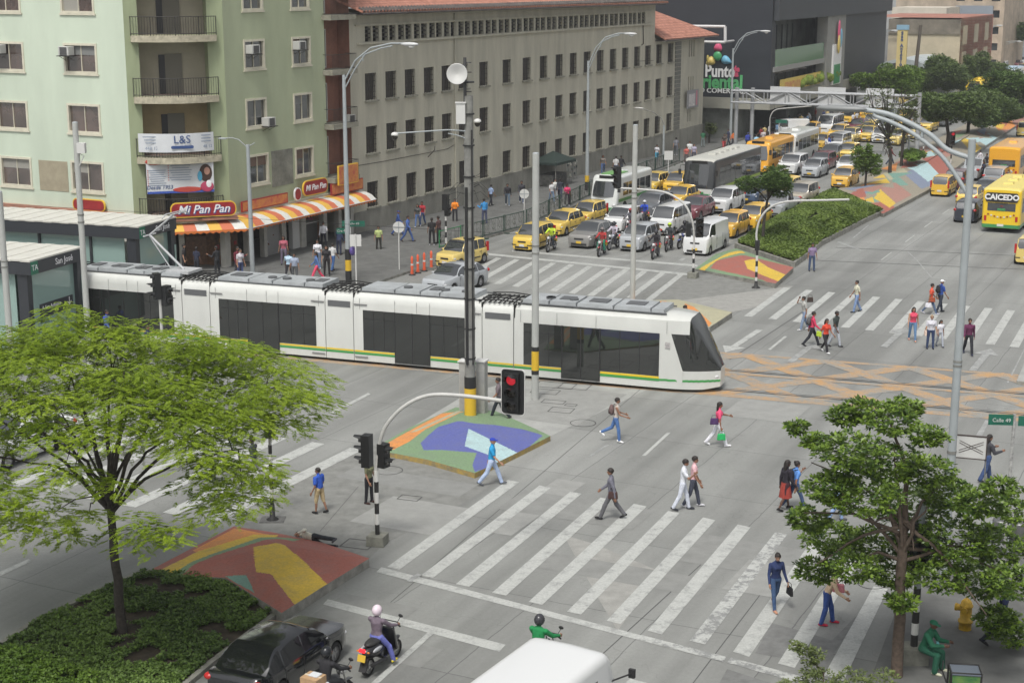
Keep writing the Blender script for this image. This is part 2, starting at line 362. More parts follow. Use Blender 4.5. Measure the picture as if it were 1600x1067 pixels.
def hair_mesh(style):
    if style in _hairc: return _hairc[style]
    m=MB()
    def shell(c,r,z0,z1,n=18,k=8): m.ball(c,r,n,k,0,z0,z1)
    if style in('short','grey','bun','pony','long','bald_short'):
        o=len(m.v); n,k=20,9
        vs=[]
        for i in range(k+1):
            t=PI/2*(1-i/k*1.45)
            for j in range(n):
                q=2*PI*j/n; front=max(0,math.cos(q)); tt=max(t,R(22)*front-R(2)*(1-front)- R(48)*max(0,-math.cos(q)*.9+.05)-R(10)*abs(math.sin(q))) ; w_=1+.05*math.sin(j*5.3+i)
                vs.append((-.008+.105*math.cos(tt)*math.cos(q)*w_,.087*math.cos(tt)*math.sin(q)*w_,.034+.103*math.sin(tt)))
        m.add(vs,[(i*n+j,(i+1)*n+j,(i+1)*n+(j+1)%n,i*n+(j+1)%n) for i in range(k) for j in range(n)],0,True)
    if style=='bun': m.ball((-.085,0,.10),(.045,.045,.045),10,6)
    if style=='pony': m.tube([(-.09,0,.07),(-.15,0,.04),(-.16,0,-.07),(-.14,0,-.2)],[.02,.034,.03,.008],8)
    if style=='long':
        n=14; vs=[]
        for i in range(8):
            z=.05-.37*i/7; wv=.085+.02*math.sin(i*.7)-(.045*(i/7)**3); bx=-.055-.02*math.sin(i/7*PI)
            for j in range(n): q=2*PI*j/n; vs.append((bx+.05*math.cos(q)*(1 if math.cos(q)<0 else .55),wv*math.sin(q)*1.1,z))
        m.add(vs,[(i*n+j,(i+1)*n+j,(i+1)*n+(j+1)%n,i*n+(j+1)%n) for i in range(7) for j in range(n)],0,True); m.add(vs[-n:],[tuple(range(n))])
    if style=='cap':
        m.ball((-.005,0,.045),(.108,.09,.085),18,7,0,0,1); m.add([(.06,-.065,.05),(.165,-.05,.035),(.18,0,.035),(.165,.05,.035),(.06,.065,.05),(.06,-.065,.062),(.165,-.05,.045),(.18,0,.047),(.165,.05,.045),(.06,.065,.062)],[(4,3,2,1,0),(5,6,7,8,9),(0,1,6,5),(1,2,7,6),(2,3,8,7),(3,4,9,8)])
    if style=='helmet':
        m.ball((0,0,.02),(.145,.125,.15),20,12,0,-.75,1)
    if style=='visor':
        n=12; vs=[]
        for i in range(4):
            for j in range(n+1):
                q=R(-75+150*j/n); z=-.03+.075*i/3; r_=math.sqrt(max(.1,1-(z-.02)**2/.15**2)); vs.append((.149*r_*math.cos(q),.129*r_*math.sin(q),z))
        m.add(vs,[(i*(n+1)+j,i*(n+1)+j+1,(i+1)*(n+1)+j+1,(i+1)*(n+1)+j) for i in range(3) for j in range(n)],0,True)
    me=bpy.data.meshes.new('hair'); me.from_pydata(m.v,[],m.f); me.polygons.foreach_set('use_smooth',[True]*len(m.f)); me.materials.append(None); me.update(); _hairc[style]=me; return me
M_HAIR=mat('dark_brown_hair',(.018,.013,.011),.6,var=.4,scale=30); M_GREYH=mat('grey_hair',(.20,.19,.18),.7,var=.3,scale=30)
def attach(me,par,loc,RM,m,name):
    o=bpy.data.objects.new(name,me); COL.objects.link(o); o.parent=par; o.matrix_local=Matrix.Translation(loc)@RM.to_4x4(); o.material_slots[0].link='OBJECT'; o.material_slots[0].material=m; return o
def person(pk,px,py,deg,label,top=(90,90,95),bottom=(50,55,70),shoe=(40,40,42),skin=1,hair='short',hairm=None,h=1.68,group=None,skirt=None,z=0.0,P=None,helmet=None):
    o=bpy.data.objects.new('person',PM[pk]); COL.objects.link(o); tag(o,label,'person',group)
    P=P if P is not None else G(px,py,z); o.location=(P.x,P.y,z if P.z==0 else P.z); o.rotation_euler=(0,0,R(deg)); k=h/1.70; o.scale=(k,k,k)
    for i,mm in enumerate([SK[skin],cloth(top),cloth(bottom),cloth(shoe),M_EYE,M_LIP]): o.material_slots[i].link='OBJECT'; o.material_slots[i].material=mm
    I=PI_[pk]
    if helmet:
        attach(hair_mesh('helmet'),o,I['Hc'],I['RM'],mat('helmet_shell',lin(helmet),.25),'helmet'); attach(hair_mesh('visor'),o,I['Hc'],I['RM'],M_VGLX,'visor')
    elif hair=='cap': attach(hair_mesh('cap'),o,I['Hc'],I['RM'],hairm or cloth((60,60,70)),'cap'); 
    elif hair: attach(hair_mesh(hair),o,I['Hc'],I['RM'],hairm or M_HAIR,'hair')
    if skirt:
        m=MB(); n=18; vs=[]
        for i,(z_,rx,ry) in enumerate(((.05,.125,.165),(-.1,.15,.19),(-.3,.18,.21),(-.45,.20,.23))):
            for j in range(n): q=2*PI*j/n; w_=1+(.06*math.sin(q*7) if i>1 else 0); vs.append((rx*math.cos(q)*w_,ry*math.sin(q)*w_,I['hipz']+z_))
        m.add(vs,[(i*n+j,i*n+(j+1)%n,(i+1)*n+(j+1)%n,(i+1)*n+j) for i in range(3) for j in range(n)],0,True); m.build('skirt',[cloth(skirt)],o)
    o['_h']=h; o['_pk']=pk
    return o
M_VGLX=mat('tinted_visor',(.02,.02,.025),.08,spec=.9)
def carried(o,kind,label,c,off,rz=0.0):
    "a bag or pack as a thing of its own, where the person carries it"
    W=Matrix.Translation(o.location)@Matrix.Rotation(o.rotation_euler.z,4,'Z')@Matrix.Scale(o.scale[0],4); p=W@Vector(off)
    t=thing(kind,label,'backpack' if kind=='backpack' else 'bag',p,o.rotation_euler.z+rz); m=MB()
    if kind=='backpack':
        m.ball((0,0,0),(.10,.145,.21),12,8); m.build('pack_body',[cloth(c)],t,bevel=0); m=MB(); m.ball((-.085,0,-.06),(.04,.10,.10),10,6); m.build('front_pocket',[cloth(tuple(int(x*.75) for x in c))],t)
        m=MB()
        for s in(1,-1): m.tube([(.05,s*.08,.17),(.17,s*.10,.20),(.24,s*.11,.08),(.20,s*.12,-.10),(.05,s*.11,-.16)],.014,5)
        m.build('strap',[cloth(tuple(int(x*.6) for x in c))],t)
    else:
        m.add([(x*.5,y,z) for z,s_ in((-.14,1),(.10,.85)) for x,y in((-.09*s_,-.16*s_),(.09*s_,-.16*s_),(.09*s_,.16*s_),(-.09*s_,.16*s_))],[(3,2,1,0),(4,5,6,7),(0,1,5,4),(1,2,6,5),(2,3,7,6),(3,0,4,7)]); bd=m.build('bag_body',[cloth(c)],t,bevel=.03)
        m=MB(); m.tube([(0,-.11,.09),(0,-.08,.2),(0,.08,.2),(0,.11,.09)],.009,5); m.build('handle',[cloth(tuple(int(x*.6) for x in c))],t)
        t.rotation_euler.z+=PI/2
    return t
# ================= SETTING: ground, pavements, islands, markings =================
def road_mat():
    m,t,b=nodes_mat('concrete_road'); N=t.nodes.new; L=t.links.new
    tc=N('ShaderNodeTexCoord'); mp=N('ShaderNodeMapping'); mp.inputs['Rotation'].default_value=(0,0,-R(SD)); L(tc.outputs['Object'],mp.inputs[0])
    br=N('ShaderNodeTexBrick'); br.offset=0.0; br.inputs['Scale'].default_value=1.0; br.inputs['Brick Width'].default_value=5.2; br.inputs['Row Height'].default_value=3.4
    br.inputs['Mortar Size'].default_value=0.018; br.inputs['Mortar Smooth'].default_value=0.3; br.inputs['Bias'].default_value=0.0
    br.inputs['Color1'].default_value=(.245,.25,.238,1); br.inputs['Color2'].default_value=(.282,.287,.274,1); br.inputs['Mortar'].default_value=(.15,.152,.15,1)
    wn=N('ShaderNodeTexNoise'); wn.inputs['Scale'].default_value=0.9; wn.inputs['Detail'].default_value=2
    wa=N('ShaderNodeVectorMath'); wa.operation='SCALE'; wa.inputs[3].default_value=0.12; L(tc.outputs['Object'],wn.inputs['Vector']); L(wn.outputs['Color'],wa.inputs[0])
    wb=N('ShaderNodeVectorMath'); wb.operation='ADD'; L(mp.outputs[0],wb.inputs[0]); L(wa.outputs[0],wb.inputs[1]); L(wb.outputs[0],br.inputs['Vector'])
    n1=N('ShaderNodeTexNoise'); n1.inputs['Scale'].default_value=0.09; n1.inputs['Detail'].default_value=6; n1.inputs['Roughness'].default_value=.6; L(tc.outputs['Object'],n1.inputs['Vector'])
    mp2=N('ShaderNodeMapping'); mp2.inputs['Scale'].default_value=(0.05,0.9,1); L(mp.outputs[0],mp2.inputs[0])
    n2=N('ShaderNodeTexNoise'); n2.inputs['Scale'].default_value=1.0; n2.inputs['Detail'].default_value=5; L(mp2.outputs[0],n2.inputs['Vector'])
    n3=N('ShaderNodeTexNoise'); n3.inputs['Scale'].default_value=9; n3.inputs['Detail'].default_value=8; n3.inputs['Roughness'].default_value=.8; L(tc.outputs['Object'],n3.inputs['Vector'])
    def mix(fac,a,bv,mode='MULTIPLY',f=1.0):
        x=N('ShaderNodeMix'); x.data_type='RGBA'; x.blend_type=mode; x.inputs[0].default_value=f
        L(a,x.inputs[6]); L(bv,x.inputs[7]); return x.outputs[2]
    def ramp(src,p0,c0,p1,c1):
        r=N('ShaderNodeValToRGB'); r.color_ramp.elements[0].position=p0; r.color_ramp.elements[1].position=p1
        r.color_ramp.elements[0].color=(c0,c0,c0,1); r.color_ramp.elements[1].color=(c1,c1,c1,1); L(src,r.inputs[0]); return r.outputs[0]
    c=mix(1,br.outputs['Color'],ramp(n1.outputs['Fac'],.3,.76,.7,1.12))
    c=mix(1,c,ramp(n2.outputs['Fac'],.35,.80,.65,1.08))
    c=mix(1,c,ramp(n3.outputs['Fac'],.3,.88,.7,1.08))
    # thin cracks
    vo=N('ShaderNodeTexVoronoi'); vo.feature='DISTANCE_TO_EDGE'; vo.inputs['Scale'].default_value=0.22; wc=N('ShaderNodeVectorMath'); wc.operation='ADD'
    wd=N('ShaderNodeVectorMath'); wd.operation='SCALE'; wd.inputs[3].default_value=2.2; L(wn.outputs['Color'],wd.inputs[0]); L(tc.outputs['Object'],wc.inputs[0]); L(wd.outputs[0],wc.inputs[1]); L(wc.outputs[0],vo.inputs['Vector'])
    c=mix(1,c,ramp(vo.outputs['Distance'],.0,.84,.004,1.0))
    L(c,b.inputs['Base Color']); b.inputs['Roughness'].default_value=.72; b.inputs['Specular IOR Level'].default_value=.35
    bp=N('ShaderNodeBump'); bp.inputs['Strength'].default_value=.25; bp.inputs['Distance'].default_value=.01; L(n3.outputs['Fac'],bp.inputs['Height']); L(bp.outputs[0],b.inputs['Normal'])
    return m
def worn(name,col,base=(.25,.255,.25),lo=.40,hi=.52,scale=2.2,alpha=0.0):
    "worn paint: the paint's colour flaking away to the concrete below"
    m,t,b=nodes_mat(name); N=t.nodes.new; L=t.links.new
    tc=N('ShaderNodeTexCoord'); n=N('ShaderNodeTexNoise'); n.inputs['Scale'].default_value=scale; n.inputs['Detail'].default_value=10; n.inputs['Roughness'].default_value=.78
    L(tc.outputs['Object'],n.inputs['Vector']); r=N('ShaderNodeValToRGB'); e=r.color_ramp.elements
    e[0].position=lo; e[1].position=hi; e[0].color=(*base,1); e[1].color=(*col,1)
    L(n.outputs['Fac'],r.inputs[0]); n2=N('ShaderNodeTexNoise'); n2.inputs['Scale'].default_value=14; n2.inputs['Detail'].default_value=6; L(tc.outputs['Object'],n2.inputs['Vector'])
    r2=N('ShaderNodeValToRGB'); r2.color_ramp.elements[0].color=(.82,.82,.82,1); r2.color_ramp.elements[1].color=(1.06,1.06,1.06,1); r2.color_ramp.elements[0].position=.3; r2.color_ramp.elements[1].position=.7; L(n2.outputs['Fac'],r2.inputs[0])
    x=N('ShaderNodeMix'); x.data_type='RGBA'; x.blend_type='MULTIPLY'; x.inputs[0].default_value=1; L(r.outputs[0],x.inputs[6]); L(r2.outputs[0],x.inputs[7]); L(x.outputs[2],b.inputs['Base Color'])
    b.inputs['Roughness'].default_value=.7; return m
M_ROAD=road_mat()
M_WHITE=worn('white_road_paint',(.45,.46,.44),lo=.33,hi=.50)
M_WHITE2=worn('worn_white_road_paint',(.46,.47,.45),lo=.46,hi=.53)
M_FAINT=worn('faded_white_road_paint',(.40,.41,.40),lo=.42,hi=.62)
M_ORANGE=worn('faded_yellow_box_paint',(.50,.29,.12),base=(.275,.275,.255),lo=.42,hi=.62,scale=.9)
M_JOINT=mat('dark_joint_sealant',(.07,.07,.07),.8)
M_SIDE=mat('dark_grey_paving',(.125,.127,.122),.85,var=.22,scale=1.3,bump=.2,detail=8)
M_PLAZA=mat('brushed_concrete',(.20,.202,.19),.85,var=.2,scale=2.2,bump=.25,detail=9)
M_PLAZA2=mat('pale_concrete',(.33,.335,.32),.8,var=.14,scale=1.6,bump=.15,detail=8)
M_KERB=mat('kerb_concrete',(.24,.235,.21),.85,var=.3,scale=3.0,bump=.3)
M_KERBY=mat('worn_yellow_kerb',(.42,.29,.07),.8,col2=(.22,.19,.12),scale=5.0)
M_SOIL=mat('dark_soil',(.055,.042,.03),.95,var=.4,scale=4,bump=.5)
M_IRON=mat('iron_cover',(.12,.12,.115),.7,var=.3,scale=12)
gm=MB(); gm.quad((-900,-60,0),(1200,-60,0),(1200,1600,0),(-900,1600,0))
setting('road',gm,M_ROAD)
def poly(px,z=0.0): return [G(x,y,z) for x,y in px]
def flat(mb,px,z,mi=0):
    P=poly(px) if not isinstance(px[0],Vector) else px
    n=len(P); a=sum(P[i].x*P[(i+1)%n].y-P[(i+1)%n].x*P[i].y for i in range(n))
    if a<0: P=P[::-1]
    mb.add([(p.x,p.y,z) for p in P],[tuple(range(n))],mi)
def slab(name,P,h,top,side,kw=0.18):
    "raised pavement with a kerb stone round it"
    if not isinstance(P[0],Vector): P=poly(P)
    m=MB(); m.prism([(p.x,p.y) for p in P],-0.05,h,0,1)
    return setting(name,m,[top,side])
# --- pavements ---
TA=-18.8; TV=U2(TA); TN=U2(TA+90)      # along the tram (to the right), across it (away)
K0=G(572,450)
walkN=[K0,G(640,427),G(682,421),G(690,392),G(820,357),G(1060,256),G(1180,212),G(1290,172),G(1420,120)]
far=G(1420,120)+SV*260; walkN=walkN+[far,far-CV*60,K0-TV*30+SV*160-CV*60,K0-TV*60]
slab('sidewalk',walkN,.14,M_SIDE,M_KERB)
eR=[G(1588,600),G(1612,545),G(1700,400),G(1700,400)+CV*60,G(1588,600)+CV*60]
slab('sidewalk',eR,.14,M_PLAZA2,M_KERB)
sR=[G(1352,1090),G(1398,965),G(1450,905),G(1530,868),G(1700,850),G(1900,980),G(1900,1400),G(1352,1300)]
slab('sidewalk',sR,.14,M_SIDE,M_KERB)
# --- concrete refuges between the crossings (flush sheets) ---
fl=MB()
flat(fl,[(600,693),(560,703),(424,775),(365,822),(440,955),(577,872),(600,850),(700,800),(790,745),(742,738),(596,712)],.004,0)
flat(fl,[(1085,420),(1240,447),(1200,470),(1145,490),(1060,470),(985,468)],.004,0)
setting('traffic_refuge_paving',fl,[M_PLAZA])
fl=MB()
flat(fl,[(735,612),(600,693),(596,712),(742,738),(858,682),(1015,607),(830,590)],.003,0)
setting('pale_refuge_paving',fl,[M_PLAZA2])
# --- painted, faceted traffic islands ---
def inside(P,poly):
    c=False;n=len(poly);j=n-1
    for i in range(n):
        a,b=poly[i],poly[j]
        if (a[1]>P[1])!=(b[1]>P[1]) and P[0]<(b[0]-a[0])*(P[1]-a[1])/(b[1]-a[1])+a[0]: c=not c
        j=i
    return c
def island(name,rim,peaks,regions,base,step=.12,curb=None,rough=.78,smoothside=None):
    """rim: [(px,py,z)], fan of peaks [(px,py,z)] joined along a ridge; regions: [(material, [(px,py)...])] painted on top"""
    Rm=[G(x,y,z) for x,y,z in rim]; Pk=[G(x,y,z) for x,y,z in peaks]
    tris=[];n=len(Rm)
    near=[min(range(len(Pk)),key=lambda k:(Pk[k].xy-((Rm[i].xy+Rm[(i+1)%n].xy)/2)).length) for i in range(n)]
    for i in range(n):
        a,b=Rm[i],Rm[(i+1)%n]; tris.append((a,b,Pk[near[i]]))
        k2=near[(i+1)%n]
        if k2!=near[i]: tris.append((b,Pk[near[i]],Pk[k2]))
    mats=[base]+[r[0] for r in regions]+[curb or M_KERB]
    regs=[[G(x,y,.3).xy for x,y in r[1]] for r in regions]
    V=[];F=[];MI=[]
    for a,b,c in tris:
        L=max((a-b).length,(b-c).length,(a-c).length); k=max(2,min(70,int(L/step)))
        o=len(V);idx={}
        for i in range(k+1):
            for j in range(k+1-i):
                idx[i,j]=len(V); u,v=i/k,j/k; p=a*(1-u-v)+b*u+c*v; V.append(p)
        for i in range(k):
            for j in range(k-i):
                ts=[(idx[i,j],idx[i+1,j],idx[i,j+1])]
                if i+j<k-1: ts.append((idx[i+1,j],idx[i+1,j+1],idx[i,j+1]))
                for t3 in ts:
                    q=(V[t3[0]]+V[t3[1]]+V[t3[2]])/3; mi=0
                    for r_,rp in enumerate(regs):
                        if inside(q,rp): mi=r_+1
                    A3=(V[t3[1]]-V[t3[0]]).cross(V[t3[2]]-V[t3[0]])
                    F.append(t3 if A3.z>0 else t3[::-1]); MI.append(mi)
    m=MB(); m.add(V,F,0); m.m=MI[:]
    for i in range(n):
        a,b=Rm[i],Rm[(i+1)%n]; m.add([(a.x,a.y,-.05),(b.x,b.y,-.05),b,a],[(0,1,2,3)],len(mats)-1)
    return setting(name,m,mats)
def wp(name,c): return worn(name,c,base=tuple(x*.70+.055 for x in c),lo=.34,hi=.55,scale=2.2)
W_RED=wp('brick_red_ground_paint',(.36,.115,.085)); W_YEL=wp('yellow_ground_paint',(.66,.45,.05)); W_OR=wp('orange_ground_paint',(.68,.27,.07))
W_GRN=wp('green_ground_paint',(.19,.29,.16)); W_BLU=wp('violet_blue_ground_paint',(.105,.125,.36)); W_SKY=wp('pale_blue_ground_paint',(.42,.58,.60))
W_TEAL=wp('teal_ground_paint',(.17,.32,.26)); W_CRM=wp('cream_ground_paint',(.42,.40,.27)); W_DRED=wp('dusty_pink_ground_paint',(.38,.20,.16)); W_SLT=wp('slate_ground_paint',(.20,.24,.33))
W_CRM2=wp('faded_grey_cream_paint',(.30,.27,.21))
# south island next to the planted bed
island('traffic_island',[(222,897,.12),(365,822,.06),(425,831,.06),(500,846,.08),(577,872,.26),(508,914,.28),(440,957,.30),(352,902,.25)],[(438,851,.46)],
 [(W_OR,[(300,850),(365,815),(432,831),(400,835),(310,858)]),(W_YEL,[(215,900),(310,853),(395,832),(435,827),(430,836),(330,862),(300,873),(262,900)]),
  (W_GRN,[(250,902),(300,873),(330,862),(400,841),(434,834),(470,833),(460,842),(437,839),(335,866),(300,880),(272,902)]),
  (W_YEL,[(396,857),(436,854),(444,858),(475,880),(512,912),(462,946),(436,916),(424,900),(400,895),(398,880)]),
  (W_TEAL,[(352,897),(385,898),(398,925),(380,915)])],W_RED,step=.09)
# blue island by the utility pole
island('traffic_island',[(591,696,.10),(640,668,.06),(712,636,.04),(775,642,.04),(850,676,.10),(860,681,.19),(800,711,.19),(742,739,.19),(668,718,.19),(604,706,.17)],[(728,655,.28)],
 [(W_OR,[(588,694),(690,636),(725,636),(665,665),(640,685),(615,697)]),(W_CRM,[(640,668),(715,634),(722,636),(650,668)]),
  (W_BLU,[(657,688),(685,663),(715,656),(740,660),(815,664),(848,676),(800,715),(742,732),(738,722),(745,704),(690,699),(662,699)]),
  (W_SKY,[(732,668),(810,703),(785,724),(762,706),(726,694)])],W_GRN,step=.09,curb=M_KERBY)
# north orange and cream island behind the tram
island('traffic_island',[(985,470,.06),(1060,468,.08),(1144,488,.28),(1100,517,.28),(1060,530,.2),(985,505,.1)],[(1072,478,.5)],
 [(W_OR,[(980,462),(1045,467),(1010,475),(985,478)]),(W_OR,[(1070,474),(1112,505),(1100,519),(1070,510)]),(W_DRED,[(1060,530),(1070,505),(1105,512),(1090,525)])],W_CRM,step=.14)
# island in front of the north bed
island('traffic_island',[(1086,420,.1),(1118,397,.06),(1150,388,.06),(1240,418,.28),(1212,443,.28),(1150,432,.2)],[(1160,402,.45)],
 [(W_YEL,[(1088,418),(1140,391),(1160,388),(1165,393),(1125,402),(1095,422)]),(W_RED,[(1110,416),(1120,405),(1165,400),(1242,417),(1214,446),(1190,436),(1150,426)]),
  (W_YEL,[(1163,411),(1180,407),(1200,419),(1234,431),(1222,441),(1195,432),(1168,421)])],W_GRN,step=.15)
# long painted stretches beyond the bed
_ir=random.Random(8); _tri=[]
for k in range(46):
    x=_ir.uniform(1320,1610); y=302-(x-1320)*.52+_ir.uniform(-14,26); s_=max(.35,(y-120)/170); a_=_ir.uniform(0,6.28)
    _tri.append((_ir.choice([W_CRM2,W_CRM2,W_TEAL,W_DRED,W_SLT,W_RED,W_YEL,W_OR,W_SKY,W_GRN]),[(x+math.cos(a_+q)*s_*_ir.uniform(14,34),y+math.sin(a_+q)*s_*_ir.uniform(5,13)) for q in(0,2.1,4.2)]))
island('traffic_island',[(1300,300,.1),(1330,285,.06),(1375,262,.06),(1450,225,.06),(1520,188,.06),(1590,150,.06),(1640,150,.2),(1600,188,.28),(1525,238,.28),(1450,297,.28),(1380,334,.28)],
 [(1370,300,.5),(1425,268,.55),(1480,232,.5),(1550,190,.5),(1600,165,.5)],
 [(W_TEAL,[(1325,312),(1358,303),(1375,316),(1350,318)]),(W_YEL,[(1340,310),(1362,305),(1366,318)]),(W_RED,[(1350,318),(1390,318),(1400,325),(1380,336)]),
  (W_TEAL,[(1355,290),(1395,275),(1420,292),(1380,296)]),(W_YEL,[(1375,300),(1400,318),(1390,325),(1365,312)]),(W_DRED,[(1360,288),(1400,290),(1425,305),(1400,318)]),
  (W_SLT,[(1410,275),(1440,262),(1460,270),(1455,290),(1440,296)]),(W_SKY,[(1415,263),(1450,258),(1470,275),(1450,285)]),(W_RED,[(1440,250),(1475,245),(1490,265),(1470,276)]),
  (W_CRM,[(1380,270),(1410,262),(1420,275),(1390,285)]),(W_TEAL,[(1430,240),(1460,230),(1475,240),(1450,248)]),(W_SKY,[(1525,220),(1545,210),(1575,222),(1555,234)]),(W_RED,[(1450,232),(1470,228),(1490,240),(1465,246)]),
  (W_YEL,[(1500,222),(1515,218),(1545,240),(1525,245)]),(W_DRED,[(1560,200),(1600,180),(1610,190),(1580,215)]),(W_OR,[(1550,195),(1580,190),(1590,200),(1560,205)])]+_tri,W_CRM2,step=.3)
# --- planted beds (soil) ---
BED_S=[(0,1012),(60,972),(222,897),(352,902),(440,957),(395,990),(330,1040),(270,1090),(-60,1090),(-60,1045)]
BED_N=[(1150,388),(1190,360),(1240,332),(1303,301),(1380,335),(1352,348),(1283,384),(1262,402),(1240,418)]
def bed(px,h,hump):
    P=poly(px); c=sum(P,Vector())/len(P); m=MB(); n=len(P)
    vs=[(p.x,p.y,h) for p in P]+[(c.x+(p.x-c.x)*.5,c.y+(p.y-c.y)*.5,h+hump*.8) for p in P]+[(c.x,c.y,h+hump)]
    fs=[(i,(i+1)%n,n+(i+1)%n,n+i) for i in range(n)]+[(n+i,n+(i+1)%n,2*n) for i in range(n)]
    a=sum(P[i].x*P[(i+1)%n].y-P[(i+1)%n].x*P[i].y for i in range(n))
    if a<0: fs=[f[::-1] for f in fs]
    m.add(vs,fs,0,True)
    # kerb stones round the bed
    for i in range(n):
        a,b=P[i],P[(i+1)%n]; d=(b-a); L=d.length
        if L<.1: continue
        mid=(a+b)/2; m.box((mid.x,mid.y,(h+.06)/2),(L+.12,.16,h+.06+.002*(i%3)),math.atan2(d.y,d.x),1)
    return setting('planted_bed_soil',m,[M_SOIL,M_KERB])
bed(BED_S,.07,.03); bed(BED_N,.26,.5)
# --- markings ---
mk=MB(); Z1=.008
def L4(a,b,c,d,mi=0,z=Z1): flat(mk,[a,b,c,d],z,mi)
ST=[((604.8,885.7),(624,889.8),(811.4,753.4),(793.5,749.8)),((658,898.6),(676.4,902.7),(860.4,762.2),(843,758.4)),((712.2,912.4),(732.9,916.5),(908.6,771.3),(891.3,768)),
((768.7,926.1),(790.7,930.3),(956,781),(938.5,777.3)),((826,940),(847.2,944.9),(1010.3,791.2),(990.5,787)),((885.8,955.3),(907.8,960),(1061.6,802),(1044.2,798)),
((947.8,969.7),(969.8,974.6),(1117.8,812.7),(1098.5,808.3)),((1011.7,985.2),(1034.1,990.9),(1173,823.8),(1152.6,819.4)),((1077.4,1001),(1101.7,1006.4),(1230,835),(1211.6,831)),
((1145.3,1018),(1170.6,1026),(1290,850),(1268,845)),((1215.4,1036.4),(1241.6,1043.3),(1348,867),(1327,860)),((1287.4,1055),(1318,1064),(1387,920),(1365,916))]
for i,q in enumerate(ST): L4(*q,mi=(1 if i==8 else 0))
L4((596,886),(1134,1027),(1130,1034),(588,893.5),0); L4((1142,1027),(1256,1057.5),(1250,1067),(1136,1035),1); L4((1002,992),(1134,1026),(1130,1034),(998,999),1,z=.0125)
L4((512,936),(790,1007),(780,1018),(505,944)); L4((985,1060),(1070,1082),(1060,1092),(975,1068))
L4((673,984),(681,987),(592,1067),(580,1067),z=.0135); L4((1003,712),(1009,712),(1048,676),(1042,676)); L4((919,713),(924,713),(952,695),(947,695),2)
L4((514,645),(519,647),(579,616),(575,614)); L4((0,893),(0,900),(49,877),(45,873)); L4((635,908),(642,910),(660,898),(652,896),2,z=.0165)
# south-west crossing
b0=G(557,701)
for i in range(10):
    a=b0-CV*(i*1.30*1.25); fs=.27
    P=[a-CV*fs,a+CV*fs,a+CV*fs-SV*8.6,a-CV*fs-SV*8.6]; flat(mk,P,Z1,0)
# north-west crossing
for k in range(-2,9):
    t=k/6; bx,by=770.4+(946.4-770.4)*t,443.8+(465.4-443.8)*t; tx,ty=832.3+(1003-832.3)*t,407.9+(423.5-407.9)*t
    if k>=7: bx,by=bx+3,by-4
    L4((bx,by),(bx+10.5,by+1.2),(tx+8.5,ty+1),(tx,ty))
L4((740,393.5),(1080,428),(1080,431),(740,396.5)); L4((800,391),(1090,414),(1090,417),(800,393.5))
L4((1060,407),(1066,408),(1072,404),(1066,403),2); L4((968,400),(976,401),(990,398),(982,397),2)
# north-east crossing
for k in range(12):
    t=k/11; bx=200+(1527-200)*t; by=237+(390-237)*t-4*math.sin(PI*t)*0; tx=398+(1627-398)*t; ty=94+(218-94)*t
    w=41+6*t; f=lambda x,y:(1100+x/3.2,420+y/3.2)
    L4(f(bx,by),f(bx+w,by+3+t),f(tx+w-6,ty+3),f(tx,ty))
for x0,y0,x1,y1 in [(705,625,770,577),(855,513,912,471),(975,420,1025,385),(1088,337,1130,309)]:
    L4((1200+x0/4,250+y0/4),(1201.6+x0/4,250.4+y0/4),(1201.4+x1/4,250.3+y1/4),(1200+x1/4,250+y1/4))
for x0,y0,x1,y1 in [(870,575,925,625),(925,625,975,685),(975,685,1018,735)]:
    L4((1200+x0/4,250+y0/4),(1202+x0/4,250+y0/4),(1202+x1/4,250+y1/4),(1200+x1/4,250+y1/4),2)
L4((1200,546),(1204,547),(1230,526),(1226,525)); L4((1332,372),(1334,372.4),(1358,352),(1356,352),2); L4((1310,377),(1345,390),(1346,392),(1308,379),2)
L4((1519,690),(1529,692),(1546,658),(1540,656),2)
L4((1573,598),(1576,598),(1602,545),(1600,545),2)
# arrows
def arrow(tip,deg,L,mi=2,Z1=.0145):
    d=U2(deg); n=Vector((-d.y,d.x,0)); t=G(*tip)
    flat(mk,[t,t-d*1.3+n*.55,t-d*1.3-n*.55],Z1,mi); flat(mk,[t-d*1.3+n*.16,t-d*L+n*.16,t-d*L-n*.16,t-d*1.3-n*.16],Z1,mi)
arrow((1133,551),SD+180,5.2,0); arrow((1415,512),SD,4.6); arrow((1548,545),SD,4.6); arrow((1275,535),SD,4.4)
setting('road_markings',mk,[M_WHITE,M_WHITE2,M_FAINT])
# yellow junction box: worn diagonals along the tram tracks
yb=MB(); o=G(400,541); n0=0.0
def ys(a,b,w,z=.006):
    A=o+TV*a[0]+TN*a[1]; B=o+TV*b[0]+TN*b[1]; d=(B-A).normalized(); n=Vector((-d.y,d.x,0))*w/2
    flat(yb,[A+n,B+n,B-n,A-n],z,0)
y0,y1=-1.6,5.6
ys((0,y0),(35.5,y0),.5); ys((0,y1),(35.5,y1),.35)
k=0
for i in range(-2,14):
    x=i*3.6
    a,b=(x,y0),(x+7.2,y1); c,d=(x,y1),(x+7.2,y0)
    for (p,q),zz in (((a,b),.0085),((c,d),.011)):
        if q[0]<1 or p[0]>35: continue
        def cl(p,q):
            P=list(p);Q=list(q);sl=(Q[1]-P[1])/(Q[0]-P[0])
            if P[0]<0: P=[0,P[1]-sl*P[0]]
            if Q[0]>35.5: Q=[35.5,Q[1]-sl*(Q[0]-35.5)]
            return P,Q
        P,Q=cl(p,q); ys(P,Q,.75,zz)
ys((0,(y0+y1)/2),(35.5,(y0+y1)/2),.3,.0135)
setting('yellow_box_marking',yb,[M_ORANGE])
